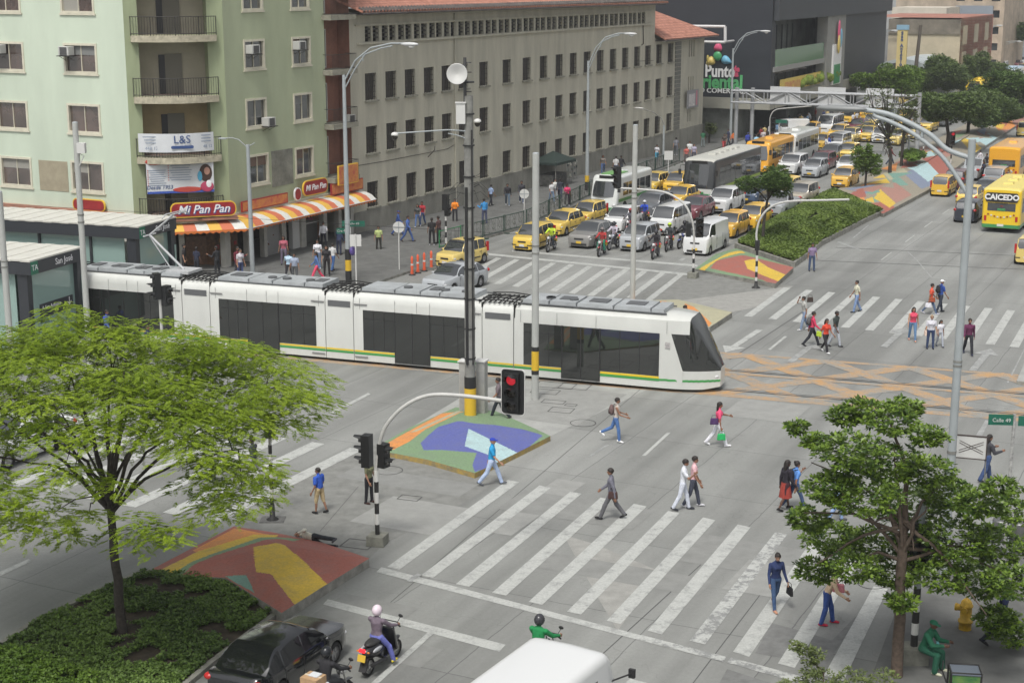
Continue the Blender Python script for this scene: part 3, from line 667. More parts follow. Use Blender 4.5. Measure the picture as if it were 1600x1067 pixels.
# rails and joints
rl=MB()
def strip(a,b,w,z,mi=0):
    A,B=(G(*a) if not isinstance(a,Vector) else a),(G(*b) if not isinstance(b,Vector) else b); d=(B-A).normalized(); n=Vector((-d.y,d.x,0))*w/2
    flat(rl,[A+n,B+n,B-n,A-n],z,mi)
r1=G(1360,597); r2=G(1360,628.5)
for r_ in (r1,r2):
    strip(r_-TV*70,r_+TV*60,.10,.017); strip(r_-TV*70+TN*.22,r_+TV*60+TN*.22,.04,.017)
strip((1275,407),(1640,423),.12,.005); strip((1305,387),(1640,402),.12,.005)
strip((435,1090),(1010,600),.025,.0035); strip((855,1100),(1130,850),.03,.0035); strip((1050,1110),(1240,860),.025,.0035)
strip((1140,562),(1265,480),.05,.004); strip((500,830),(560,760),.02,.006)
for x,y,r_ in [(911,661,.5),(607,735,.5),(1388,905,.45),(1362,912,.4)]:
    c=G(x,y); rl.lathe([(r_,.010),(r_,.013),(r_-.03,.013),(r_-.03,.010)],(c.x,c.y,0),28,0)
for x,y,a_,b_ in [(868,602,1.6,.9),(898,604,1.2,.9),(865,628,.9,.5),(877,641,.9,.7),(892,633,.45,.3),(640,778,.7,.45),(852,612,1.1,.7),(560,850,.9,.7)]:
    c=G(x,y)
    for dx,dy,wx,wy in((0,b_/2,a_,.03),(0,-b_/2,a_,.03),(a_/2,0,.03,b_),(-a_/2,0,.03,b_)):
        q=c+TV*dx+TN*dy; rl.box((q.x,q.y,.012),(wx,wy,.004),R(TA),0)
setting('rails_and_joints',rl,[M_JOINT])
# patched darker and paler slabs
pt=MB()
flat(pt,[(880,835),(930,850),(1085,915),(1025,905),(965,985),(935,935)],.0052,0)
flat(pt,[(1205,973),(1250,985),(1300,1000),(1350,950),(1290,1040),(1180,1020)],.0055,1)
flat(pt,[(1136,1045),(1230,1075),(1180,1110),(1100,1110)],.0055,1)
flat(pt,[(1060,470),(1240,447),(1190,478),(1145,488)],.0058,0)
rr_=random.Random(12)
for k in range(14):
    q=G(rr_.uniform(500,1500),rr_.uniform(620,1040)); a_=rr_.uniform(1.0,3.2); b_=rr_.uniform(.5,1.6); d_=SV if k%2 else CV; n_=Vector((-d_.y,d_.x,0))
    if any(abs(q.x-w.x)+abs(q.y-w.y)<4 for w in (G(728,690),G(440,880),G(500,780))): continue
    flat(pt,[q-d_*a_-n_*b_,q+d_*a_-n_*b_,q+d_*a_+n_*b_,q-d_*a_+n_*b_],.0060+.0001*k,2+k%2)
setting('road_patches',pt,[mat('pale_concrete_patch',(.29,.288,.27),.8,var=.15,scale=2.5,detail=8),mat('dark_asphalt_patch',(.17,.172,.168),.85,var=.2,scale=3,detail=8),mat('repair_patch_grey',(.225,.228,.218),.8,var=.12,scale=2,detail=8),mat('pale_repair_patch',(.275,.278,.265),.8,var=.1,scale=2,detail=8)])
# ================= BUILDINGS =================
GD=(G(1092,227)-G(560,367)); GD.z=0; GANG=math.degrees(math.atan2(GD.y,GD.x)); GD.normalize(); GA=G(560,367); GA.z=0
GN=Vector((GD.y,-GD.x,0))            # outward, towards the road
M_GLASS=mat('dark_window_glass',(.035,.04,.042),.06,spec=.9)
M_GLASS2=mat('brown_window_glass',(.085,.06,.052),.08,spec=.9,var=.5,scale=.6)
for _m in (M_GLASS,M_GLASS2): _m.node_tree.nodes['Principled BSDF'].inputs['IOR'].default_value=1.9
M_GREY=mat('stained_grey_render',(.46,.44,.36),.85,var=.16,scale=1.0,bump=.1,stretch=(1.0,1.0,.16),detail=8)
M_GREYD=mat('dark_plinth_render',(.23,.225,.195),.9,var=.22,scale=1.1,bump=.12,detail=9,stretch=(1,1,.4))
M_SILL=mat('weathered_sill',(.25,.245,.2),.9,var=.3,scale=3)
M_TILE=None
def tile_mat():
    m,t,b=nodes_mat('terracotta_roof_tiles'); N=t.nodes.new; L=t.links.new
    tc=N('ShaderNodeTexCoord'); w=N('ShaderNodeTexWave'); w.wave_type='BANDS'; w.bands_direction='X'; w.inputs['Scale'].default_value=1.1; w.inputs['Distortion'].default_value=.4; L(tc.outputs['Object'],w.inputs['Vector'])
    w2=N('ShaderNodeTexWave'); w2.wave_type='BANDS'; w2.bands_direction='Y'; w2.inputs['Scale'].default_value=.75; w2.inputs['Distortion'].default_value=1.2; L(tc.outputs['Object'],w2.inputs['Vector'])
    n=N('ShaderNodeTexNoise'); n.inputs['Scale'].default_value=2.5; n.inputs['Detail'].default_value=8; L(tc.outputs['Object'],n.inputs['Vector'])
    r=N('ShaderNodeValToRGB'); r.color_ramp.elements[0].position=.3; r.color_ramp.elements[1].position=.7; r.color_ramp.elements[0].color=(.36,.15,.10,1); r.color_ramp.elements[1].color=(.60,.29,.21,1); L(n.outputs['Fac'],r.inputs[0])
    r2=N('ShaderNodeValToRGB'); r2.color_ramp.elements[0].color=(.55,.5,.5,1); r2.color_ramp.elements[1].position=.45; L(w.outputs['Fac'],r2.inputs[0])
    x=N('ShaderNodeMix'); x.data_type='RGBA'; x.blend_type='MULTIPLY'; x.inputs[0].default_value=1; L(r.outputs[0],x.inputs[6]); L(r2.outputs[0],x.inputs[7])
    r3=N('ShaderNodeValToRGB'); r3.color_ramp.elements[0].color=(.7,.66,.65,1); r3.color_ramp.elements[1].position=.3; L(w2.outputs['Fac'],r3.inputs[0])
    y=N('ShaderNodeMix'); y.data_type='RGBA'; y.blend_type='MULTIPLY'; y.inputs[0].default_value=1; L(x.outputs[2],y.inputs[6]); L(r3.outputs[0],y.inputs[7]); L(y.outputs[2],b.inputs['Base Color'])
    bp=N('ShaderNodeBump'); bp.inputs['Strength'].default_value=.8; bp.inputs['Distance'].default_value=.06; L(w.outputs['Fac'],bp.inputs['Height']); L(bp.outputs[0],b.inputs['Normal']); b.inputs['Roughness'].default_value=.85
    return m
M_TILE=tile_mat()
def wall(mb,u0,u1,z0,z1,ops,depth=.25,mi=0,mir=None,y=0.0):
    "wall sheet in the local X-Z plane, outward -Y, with recessed openings (ua,ub,za,zb)"
    us=sorted({u0,u1,*[o[0] for o in ops],*[o[1] for o in ops]}); zs=sorted({z0,z1,*[o[2] for o in ops],*[o[3] for o in ops]})
    us=[u for u in us if u0<=u<=u1]; zs=[z for z in zs if z0<=z<=z1]
    for i in range(len(us)-1):
        for j in range(len(zs)-1):
            uc,zc=(us[i]+us[i+1])/2,(zs[j]+zs[j+1])/2
            if any(o[0]<uc<o[1] and o[2]<zc<o[3] for o in ops): continue
            mb.quad((us[i],y,zs[j]),(us[i+1],y,zs[j]),(us[i+1],y,zs[j+1]),(us[i],y,zs[j+1]),mi)
    for a,b,c,d in ops:
        k=mi if mir is None else mir; e=y+depth
        mb.quad((a,y,c),(a,y,d),(a,e,d),(a,e,c),k); mb.quad((b,y,d),(b,y,c),(b,e,c),(b,e,d),k)
        mb.quad((a,y,d),(b,y,d),(b,e,d),(a,e,d),k); mb.quad((b,y,c),(a,y,c),(a,e,c),(b,e,c),k)
_cr=random.Random(4); CURT=[mat('pale_curtain',(.30,.29,.26),.8),mat('brown_curtain',(.16,.11,.085),.8),mat('grey_blind',(.20,.205,.2),.7)]
def framed(parent,T,u0,u1,z0,z1,fm,pm,fw=.09,out=.05,depth=.12,mull=1,sill=None,rail=0,back=.18,name='window'):
    m=MB(); m.T=T; uc,zc=(u0+u1)/2,(z0+z1)/2
    for a,b,c,d in((uc,z1-fw/2,u1-u0,fw),(uc,z0+fw/2,u1-u0,fw)): m.box((a,(-out+depth)/2,b),(c,out+depth,d))
    for a in(u0+fw/2,u1-fw/2): m.box((a,(-out+depth)/2-.001,zc),(fw,out+depth-.004,z1-z0-2*fw))
    for k in range(mull): m.box((u0+(u1-u0)*(k+1)/(mull+1),depth-.03,zc),(.045,.05,z1-z0-2*fw))
    for k in range(rail): m.box((uc,depth-.033,z0+(z1-z0)*(k+1)/(rail+1)),(u1-u0-2*fw,.04,.035))
    if sill: m.box((uc,-sill/2-.003,z0-.05),(u1-u0+.16,sill,.09))
    o=m.build(name,fm,parent)
    if pm in(M_GLASS,M_GLASS2) and name=='window' and _cr.random()<.5:
        q=MB(); q.T=T; hh=(z1-z0)*_cr.choice([.35,.5,.95]); ww_=(u1-u0)*_cr.choice([.5,.95]); q.box((u0+.05+ww_/2,back-.075,z1-.06-hh/2),(ww_,.012,hh)); q.build('curtain',[_cr.choice(CURT)],o)
    g=MB(); g.T=T; g.quad((u0+.02,back-.06,z0+.02),(u1-.02,back-.06,z0+.02),(u1-.02,back-.06,z1-.02),(u0+.02,back-.06,z1-.02)); g.build('pane',pm,o)
    return o
# ---------- long grey building ----------
gb=thing('long_institutional_building','long grey rendered building with three rows of small barred windows and a terracotta roof','building',GA,R(GANG))
m=MB()
xs1=[578.7,610.5,640.5,670,697.5,723.7,756,792,823,849.5,874,896,917.5,938,958,977,995.5,1012.5,1029.5,1047.5]
us=[FW(GA,GD,x,100)[0] for x in xs1]; WW=.70
ops=[];wins=[]
Z0R=[(8.65,10.4,0.0),(5.18,6.95,.0055),(1.6,3.28,.0095)]
for r_,(za,zb,sl) in enumerate(Z0R):
    for i,u in enumerate(us):
        w_=WW if i<12 else WW+.02
        za_,zb_=za+sl*u,zb+sl*u
        if r_==2 and i==9: za_=.3
        wins.append((u-w_,u+w_,za_,zb_,r_))
uE=51.2; zR=14.35
strip=[];k=0
x_=1.3
while x_<49.2:
    w2=1.75 if k else 1.4
    for q in range(2):
        a=x_+q*.95*1.0; 
        if a+.8<49.6: strip.append((a,a+.8,12.42,13.4))
    x_+=2.08;k+=1
ops=[w_[:4] for w_ in wins if w_[0]<uE-.2 and w_[1]<uE]
wall(m,-.55,uE,0,zR,ops+strip,.28)
wall(m,uE,64.4,0,11.0,[w_[:4] for w_ in wins if w_[0]>uE]+[(60.1,60.42,8.9,10.5),(60.72,61.04,8.9,10.5),(61.34,61.66,8.9,10.5),(60.1,60.42,5.4,7.0),(60.72,61.04,5.4,7.0),(61.34,61.66,5.4,7.0),(60.1,60.42,2.6,3.7),(60.72,61.04,2.6,3.7)],.28)
m.box((-.4,8,7.2),(.3,15.9,14.3)); m.box((uE-.15,8.2,12.6),(.3,15.9,3.5)); m.box((64.25,8,5.5),(.3,15.9,11))
m.box((32,16,7),(64.2,.3,14)); m.box((32,3,.3),(63,5.4,.1))
m.box((25.3,-.1,12.33),(50,.22,.13)); m.box((25.3,-.06,13.5),(50.4,.14,.1))
m.box((13.1,-.06,7),(.09,.1,13.9),mi=0)
m.build('wall',[M_GREY],gb)
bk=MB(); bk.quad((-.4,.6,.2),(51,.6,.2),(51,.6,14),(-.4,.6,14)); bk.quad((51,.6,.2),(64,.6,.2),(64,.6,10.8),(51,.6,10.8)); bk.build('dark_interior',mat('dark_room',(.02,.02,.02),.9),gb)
pl=MB()
for i in range(16):
    a,b=-.55+i*4.06,-.55+(i+1)*4.06; za,zb=1.48+.0095*a,1.48+.0095*b
    vs=[(a,-.1,0),(b,-.1,0),(b,-.1,zb),(a,-.1,za),(b,.0,zb),(a,.0,za)]
    pl.add(vs,[(0,1,2,3),(3,2,4,5)])
pl.quad((64.41,-.1,0),(64.41,.0,0),(64.41,.0,2.1),(64.41,-.1,2.1)); pl.box((31.9,-.14,1.0),(.01,.01,.01))
pl.build('plinth',[M_GREYD],gb)
M_BARS=mat('rusty_window_bars',(.05,.043,.038),.7); M_LOUV=mat('grimy_dark_panes',(.045,.04,.037),.35,var=.5,scale=3)
# one window proto, copied
def gwin(u0,u1,z0,z1,sill=True):
    f=MB(); uc=(u0+u1)/2
    if sill: f.box((uc,-.06,z0-.06),(u1-u0+.22,.2,.11),mi=1)
    for k in range(4): f.box((u0+(u1-u0)*(k+.5)/4,.07,(z0+z1)/2),(.035,.03,z1-z0),mi=0)
    for k in range(5): f.box((uc,.085,z0+(z1-z0)*(k+.5)/5),(u1-u0,.03,.03),mi=0)
    o=f.build('window',[M_BARS,M_SILL],gb)
    p=MB(); p.quad((u0,.26,z0),(u1,.26,z0),(u1,.26,z1),(u0,.26,z1)); p.build('pane',M_LOUV,o)
for u0,u1,z0,z1,r_ in wins: gwin(u0,u1,z0,z1)
for a,b,c,d in strip:
    f=MB(); 
    for k in range(3): f.box(((a+b)/2,.12,c+.25+k*.27),(b-a,.1,.05),rx=.5)
    f.build('clerestory_window',[mat('dark_slats',(.06,.058,.052),.6)],gb)
for zz,h in((8.9,1.6),(5.4,1.6),(2.6,1.1)):
    for a in(60.1,60.72,61.34): p=MB(); p.quad((a,.2,zz),(a+.32,.2,zz),(a+.32,.2,zz+h),(a,.2,zz+h)); p.build('slit_window',M_LOUV,gb)
bs=MB()
for k in range(22): bs.box((57.2,-.03,1.9+k*.4),(1.5,.06,.34),mi=0)
bs.build('brick_panel',[mat('grey_glass_blocks',(.17,.17,.15),.5,var=.2,scale=4)],gb)
rf=MB()
def roofslab(mb,a,b,c,d,t=.12,mi=0):
    a,b,c,d=[Vector(q) for q in(a,b,c,d)]; n=(b-a).cross(d-a).normalized()*t
    mb.add([a,b,c,d,a-n,b-n,c-n,d-n],[(0,1,2,3),(7,6,5,4),(0,4,5,1),(1,5,6,2),(2,6,7,3),(3,7,4,0)],mi)
roofslab(rf,(-.7,-1.15,14.42),(uE+.35,-1.15,14.3),(uE+.35,8,17.6),(-.7,8,17.7)); roofslab(rf,(uE+.35,17,14.4),(-.7,17,14.4),(-.7,8,17.7),(uE+.35,8,17.6))
roofslab(rf,(uE,-1.1,10.95),(65.6,-1.1,10.9),(57.5,4.6,14.0),(uE,4.6,14.0)); roofslab(rf,(65.6,-1.1,10.9),(65.6,17,10.9),(57.5,11,14.0),(57.5,4.6,14.0)); roofslab(rf,(57.5,4.6,14.0),(57.5,11,14.0),(uE,11,14.0),(uE,4.6,14.0))
rf.build('roof',[M_TILE],gb)
ev=MB()
for k in range(130): ev.tube([(-.5+k*.4,-1.17,14.4),(-.5+k*.4,-.75,14.62)],.085,6)
ev.box((25.3,-.55,14.2),(51.6,.95,.1)); ev.box((58.4,-.5,10.75),(14.2,1.1,.09)); ev.tube([(-.6,-1.1,14.25),(uE,-1.1,14.13)],.07,6); ev.tube([(uE,-1.05,10.78),(65.4,-1.05,10.74)],.07,6)
ev.build('eaves',[mat('weathered_dark_eaves',(.10,.09,.085),.9,var=.4,scale=3)],gb)
ww=MB(); ww.tube([(48.2,-.05,12.3),(48.3,-.05,11.3),(48.35,-.05,10.6),(47.9,-.05,10.5)],.04,5); ww.tube([(uE-.3,-.05,9.0),(47,-.05,9.1)],.02,4)
for u in (9.2,14.9): ww.tube([(u,-.02,4.2),(u+.1,-.5,4.7),(u-.2,-.7,5.0)],.03,5)
ww.tube([(-.3,-.02,4.55),(3,-.02,4.5),(12,-.02,4.5),(13,-.02,4.7)],.018,4); ww.tube([(13.1,-.04,0),(13.1,-.04,14)],.05,6)
ww.build('loose_cable',[M_BARS],gb)
pn=MB(); pn.box((60.6,-.35,4.85),(3.0,.12,1.75),mi=0); pn.box((60.2,-.42,4.75),(1.6,.02,1.2),mi=1); pn.box((61.5,-.42,4.9),(.35,.02,1.4),mi=2)
sb=pn.build('hanging_sign',[mat('grey_sign_panel',(.25,.25,.26),.5),mat('pale_sign_print',(.5,.48,.48),.6,var=.3,scale=5),mat('pink_sign_print',(.5,.2,.25),.6)])
sb.location=GA; sb.rotation_euler=(0,0,R(GANG)); tag(sb,'grey framed projecting sign on the far end of the long grey building','sign')
# ---------- green corner building ----------
M_MINT=mat('mint_paint_light_face',(.55,.625,.51),.8,var=.08,scale=.4,stretch=(1,1,.25),detail=9)  # mint hue of the paint, with this face's stronger light in the colour
M_OLIVE=mat('olive_paint_shade_face',(.40,.445,.30),.8,var=.10,scale=.5,stretch=(1,1,.25),detail=9)  # olive hue of the paint, darkened in colour for this face's weaker light
M_OLIVED=mat('moss_green_pier_paint',(.31,.355,.22),.85,var=.12,scale=.8,stretch=(1,1,.3))
M_CREAM=mat('cream_window_surround',(.60,.57,.46),.7,var=.1,scale=2)
M_BEIGE=mat('bare_beige_render',(.34,.30,.215),.9,var=.12,scale=2)
M_GREYP=mat('bare_grey_render',(.22,.22,.185),.9,var=.3,scale=1.4)
uC=-13.55; C2=GA+GD*uC; CHD=U2(GANG-45-180+0)   # direction from C2 to C1 (198 deg-ish)
CL=5.45; C1=C2+CHD*CL; LD=U2(GANG+90); L_END=C1+LD*34
gn=thing('green_apartment_building','green corner apartment building with cream window surrounds and rounded balconies','building',GA,R(GANG))
inv=(Matrix.Translation(GA)@Matrix.Rotation(R(GANG),4,'Z')).inverted()
def frameT(P,D):   # world frame (origin P, x along D, outward -y) expressed in the building's local frame
    a=math.atan2(D.y,D.x); return inv@Matrix.Translation(P)@Matrix.Rotation(a,4,'Z')
T_R=Matrix.Identity(4); T_C=frameT(C1,-CHD); T_L=frameT(C1+LD*34,-LD)   # left face: u=34 at the corner
LP=C1+LD*34; LDn=-LD
ZT=25.0; ROWS=[(4.55,6.35),(7.9,9.62),(11.28,13.0),(14.62,16.35),(17.97,19.7),(21.3,23.0)]
m=MB()
# right face
rw=[]
for za,zb in ROWS:
    for ua,ub in((-11.75,-9.7),(-6.95,-4.95)): rw.append((ua,ub,za,zb))
wall(m,uC,-3.4,2.8,ZT,rw,.16,1)
# left face
lw=[]
c0=FW(LP,LDn,100,92)[0]; c1=FW(LP,LDn,152,92)[0]; d1=FW(LP,LDn,38,92)[0]
PIT=c1-d1; WL=c1-c0
for za,zb in ROWS:
    for k in range(6):
        b=c1-k*PIT; lw.append((b-WL,b,za-.1,zb-.12))
m.T=T_L; wall(m,0,34,2.8,ZT,lw,.16,0)
# chamfer piers and loggias
m.T=T_C
SL=[4.05+3.36*k-.0 for k in range(-0,7)]
lg=[(.75,4.55,3.3+3.36*k,3.3+3.36*k+2.92) for k in range(0,7)]
wall(m,0,CL,2.8,ZT,lg,1.5,2)
m.T=T_R
m.T=Matrix.Identity(4)
# red brick bay at the far end
M_REDB=mat('red_brown_render',(.25,.115,.08),.85,var=.18,scale=1.5)
m.quad((-3.4,0,3.2),(-3.4,0.9,3.2),(-3.4,.9,ZT),(-3.4,0,ZT),1)
bays=[(-3.1,-1.95,4.2+3.36*k,6.6+3.36*k) for k in range(6)]
wall(m,-3.4,-.55,2.8,ZT,bays,.15,3,y=.9); m.quad((-.56,.9,3.2),(-.56,0,3.2),(-.56,0,ZT),(-.56,.9,ZT),3)
m.quad((uC,.5,ZT-.01),(-.55,.5,ZT-.01),(-.55,20,ZT-.01),(uC,20,ZT-.01),1)
m.build('wall',[M_MINT,M_OLIVE,M_OLIVED,M_REDB],gn)
for ua,ub,za,zb in rw: framed(gn,T_R,ua,ub,za,zb,M_CREAM,M_GLASS,fw=.13,mull=1,rail=0,sill=.08)
for ua,ub,za,zb in lw:
    if ub>34-26: framed(gn,T_L,ua,ub,za,zb,M_CREAM,M_GLASS2,fw=.13,mull=1,sill=.08)
for ua,ub,za,zb in bays: framed(gn,Matrix.Translation((0,.9,0)),ua,ub,za,zb,mat('white_door_frame',(.5,.5,.47),.6),M_GLASS,fw=.08,mull=2,name='balcony_door')
pp=MB(); pp.T=T_L; ks=c1-WL; pp.box((ks-1.35,-.012,5.25),(2.2,.024,1.75)); pp.build('bare_beige_patch',[M_BEIGE],gn); pp=MB(); pp.box((-8.3,-.014,5.3),(2.2,.028,2.15)); pp.build('bare_grey_patch',[M_GREYP],gn)
# loggia backs
M_LOG=mat('cream_loggia_plaster',(.40,.37,.29),.85,var=.1,scale=1)
M_LOG2=mat('ochre_loggia_plaster',(.42,.33,.19),.85,var=.1,scale=1)
M_DOOR=mat('dark_door',(.03,.03,.034),.4); M_SLABE=mat('cracked_slab_edge',(.42,.385,.29),.9,var=.28,scale=4,detail=9)
M_RAIL=mat('black_iron_railing',(.035,.033,.03),.6)
for k,(ua,ub,za,zb) in enumerate(lg):
    b=MB(); b.T=T_C; b.quad((ua,1.5,za),(ub,1.5,za),(ub,1.5,zb),(ua,1.5,zb),0 if k!=1 else 1)
    b.quad((ua,0,za+.002),(ub,0,za+.002),(ub,1.5,za+.002),(ua,1.5,za+.002),2)
    b.box((ua+1.35,1.46,za+1.1),(.35,.06,2.2),mi=3); b.box((ua+2.0,1.44,za+1.12),(.95,.06,2.24),mi=4)
    bp_=b.build('loggia',[M_LOG,M_LOG2,mat('loggia_floor_tile',(.22,.16,.13),.7),M_DOOR,mat('grey_brown_door',(.17,.16,.13),.6)],gn)
    # curved balcony slab and railing
    s_=MB(); s_.T=T_C; n=16; cx=(ua+ub)/2+.03; hw=2.35; dp=1.25
    arc=[(cx-hw*math.cos(PI*i/n*1.0),-dp*(math.sin(PI*i/n)**.7) if 0<i<n else 0.0) for i in range(n+1)]
    arc=[(cx-hw,.0)]+[(cx-hw+hw*2*(i/n),-.35-(dp-.35)*math.sin(PI*i/n)) for i in range(n+1)]+[(cx+hw,.0)]
    s_.prism(arc,za-.38,za-.03); s_.build('balcony_slab',[M_SLABE],bp_)
    r=MB(); r.T=T_C; pts=[(x,y+.1) for x,y in arc]
    fine=[]
    for i in range(len(pts)-1):
        L=math.hypot(pts[i+1][0]-pts[i][0],pts[i+1][1]-pts[i][1]); q=max(1,int(L/.13))
        for j in range(q): fine.append((pts[i][0]+(pts[i+1][0]-pts[i][0])*j/q,pts[i][1]+(pts[i+1][1]-pts[i][1])*j/q))
    fine.append(pts[-1])
    for zz in(za+.08,za+1.0): r.tube([(x,y,zz) for x,y in fine],.022,5)
    for i,(x,y) in enumerate(fine): r.tube([(x,y,za-.03),(x,y,za+1.0)],.012 if i%9 else .028,4)
    r.build('balcony_railing',[M_RAIL],bp_)
for k in range(6):
    za=4.1+3.36*k; b=MB(); b.box((-2.2,.1,za-.12),(2.9,1.6,.3)); o=b.build('small_balcony_slab',[mat('grey_slab',(.27,.26,.21),.9,var=.2,scale=3)],gn)
    r=MB(); 
    for zz in(za+.1,za+.98): r.tube([(-3.6,.2,zz),(-3.6,-.65,zz),(-.8,-.65,zz),(-.8,.2,zz)],.018,4)
    for i in range(26): r.tube([(-3.55+i*.11,-.65,za),(-3.55+i*.11,-.65,za+.98)],.009,4)
    r.build('small_balcony_railing',[M_RAIL],o)
# ---------- ground floor bakery ----------
bk=thing('bakery_shop','bakery on the ground floor of the green building with an open dark shopfront','shop',GA,R(GANG))
m=MB()
cols=[(-14.0,.5),(-11.9,.35),(-10.3,.3),(-8.4,.45),(-6.3,.5),(-3.9,.4),(-2.2,.35),(-.75,.4)]
M_COL=mat('off_white_column',(.45,.44,.40),.7,var=.12,scale=2)
for u,w_ in cols: m.box((u,.12,1.45),(w_,.35,2.7),mi=0)
m.box((-7,.35,2.98),(14,.9,.35),mi=0); m.T=T_C
for u in(.1,2.6,5.2): m.box((u,.12,1.75),(.3,.3,3.3),mi=0)
m.box((CL/2,.3,2.97),(CL,.9,.34),mi=0); m.T=T_L; m.box((17,.3,1.7),(34,.3,3.4),mi=0); m.T=Matrix.Identity(4)
m.build('column',[M_COL],bk)
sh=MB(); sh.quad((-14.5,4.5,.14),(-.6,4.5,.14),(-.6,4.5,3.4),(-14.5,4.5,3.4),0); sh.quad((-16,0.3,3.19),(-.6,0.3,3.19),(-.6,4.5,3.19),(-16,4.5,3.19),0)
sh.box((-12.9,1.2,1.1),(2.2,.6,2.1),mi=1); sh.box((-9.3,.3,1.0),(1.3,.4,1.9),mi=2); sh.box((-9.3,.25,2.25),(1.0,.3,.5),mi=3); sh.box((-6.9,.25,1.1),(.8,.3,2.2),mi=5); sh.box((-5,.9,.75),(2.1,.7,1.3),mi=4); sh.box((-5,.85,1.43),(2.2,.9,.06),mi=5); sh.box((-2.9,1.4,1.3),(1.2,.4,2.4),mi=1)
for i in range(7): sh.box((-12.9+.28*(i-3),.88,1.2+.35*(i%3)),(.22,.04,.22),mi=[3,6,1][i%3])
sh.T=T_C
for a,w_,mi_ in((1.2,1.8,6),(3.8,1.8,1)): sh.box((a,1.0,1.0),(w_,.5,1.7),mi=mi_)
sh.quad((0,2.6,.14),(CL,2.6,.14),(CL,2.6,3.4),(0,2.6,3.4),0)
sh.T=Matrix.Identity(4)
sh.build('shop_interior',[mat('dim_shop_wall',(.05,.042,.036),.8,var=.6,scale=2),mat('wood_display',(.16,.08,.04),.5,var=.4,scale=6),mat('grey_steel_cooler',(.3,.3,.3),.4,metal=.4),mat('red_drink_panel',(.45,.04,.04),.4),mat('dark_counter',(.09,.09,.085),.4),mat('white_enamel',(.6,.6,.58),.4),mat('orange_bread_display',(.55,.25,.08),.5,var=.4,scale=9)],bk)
# awning
M_AW=[mat('white_awning_stripe',(.60,.60,.56),.7,var=.08),mat('yellow_awning_stripe',(.66,.40,.07),.7),mat('red_orange_awning_stripe',(.52,.15,.075),.7),mat('orange_awning_valance',(.60,.17,.04),.7)]
aw=MB(); path=[(CL*.15,T_C),]
prof=[(-.05,3.02),(-.45,3.0),(-.9,2.93),(-1.3,2.80),(-1.65,2.52)]
seg=[];u=-14.3;k=0
stripes=[]
# along the right face, plus around the chamfer
pts=[]
P0=T_C@Vector((1.2,0,0)); P1=Vector((uC,0,0)); P2=Vector((-.35,0,0))
nC=(T_C.to_3x3()@Vector((0,-1,0))); nR=Vector((0,-1,0)); nM=((nC+nR)/ (1+nC.dot(nR)))
def seglist(A,B,nA,nB,w_):
    L=(B-A).length; n=max(1,round(L/w_)); return [(A.lerp(B,i/n),A.lerp(B,(i+1)/n),nA.lerp(nB,i/n),nA.lerp(nB,(i+1)/n)) for i in range(n)]
sg=seglist(P0,P1,nC,nM,.62); sg2=seglist(P1,P2,nM,nR,.62); n2=len(sg2)
sg2=[(a,b,nM.lerp(nR,min(1,i/3)),nM.lerp(nR,min(1,(i+1)/3))) for i,(a,b,_,_) in enumerate(sg2)]
for k,(a,b,na,nb) in enumerate(sg+sg2):
    for (y0,z0),(y1,z1) in zip(prof[:-1],prof[1:]):
        A=a-na*y0*1.0;B=b-nb*y0;C=b-nb*y1;D=a-na*y1
        aw.add([(D.x,D.y,z1),(C.x,C.y,z1),(B.x,B.y,z0),(A.x,A.y,z0)],[(0,1,2,3)],[0,1,2][k%3],True)
    y1,z1=prof[-1]; C=b-nb*y1;D=a-na*y1
    aw.add([(D.x,D.y,z1-.10),(C.x,C.y,z1-.10),(C.x,C.y,z1),(D.x,D.y,z1)],[(0,1,2,3)],3)
    for q in range(2):
        e=D.lerp(C,(q+.5)/2); aw.add([(D.lerp(C,q/2).x,D.lerp(C,q/2).y,z1-.10),(e.x,e.y,z1-.19),(D.lerp(C,(q+1)/2).x,D.lerp(C,(q+1)/2).y,z1-.10)],[(0,1,2)],3)
# flared end
awo=aw.build('awning',M_AW,bk)
fr=MB(); fr.tube([(P1-nM*prof[-1][0]).to_tuple()[:2]+(2.5,),(P2-nR*prof[-1][0]).to_tuple()[:2]+(2.5,)],.03,6)
for u in(-12,-9,-6,-3,-.6): fr.tube([(u,.0,2.95),(u,-1.6,2.5)],.02,5); 
fr.build('awning_frame',[mat('white_tube',(.6,.6,.6),.4)],awo)
# sign boards above the awning
M_SRED=mat('red_sign_board',(.30,.022,.025),.45,var=.2,scale=2); M_SYEL=mat('yellow_sign_edge',(.75,.48,.05),.5); M_SWH=mat('white_sign_lettering',(.8,.8,.82),.5); M_SBL=mat('blue_sign_lettering',(.05,.09,.28),.5)
M_SPR=mat('printed_food_banner',(.50,.10,.07),.6,col2=(.65,.30,.07),scale=2.6,detail=6)
def rrect(mb,w_,h,r,y0,y1,mi,n=6,cx=0,cz=0,skew=0):
    p=[]
    for (sx,sz,a0) in((1,1,0),(-1,1,90),(-1,-1,180),(1,-1,270)):
        for i in range(n+1):
            a=R(a0+90*i/n); x=cx+sx*(w_/2-r)+r*math.cos(a); z=cz+sz*(h/2-r)+r*math.sin(a); p.append((x,z+skew*(x-cx)))
    N=len(p); vs=[(x,y0,z) for x,z in p]+[(x,y1,z) for x,z in p]
    mb.add(vs,[tuple(range(N)),tuple(range(2*N-1,N-1,-1))]+[((i+1)%N,i,N+i,N+(i+1)%N) for i in range(N)],mi)
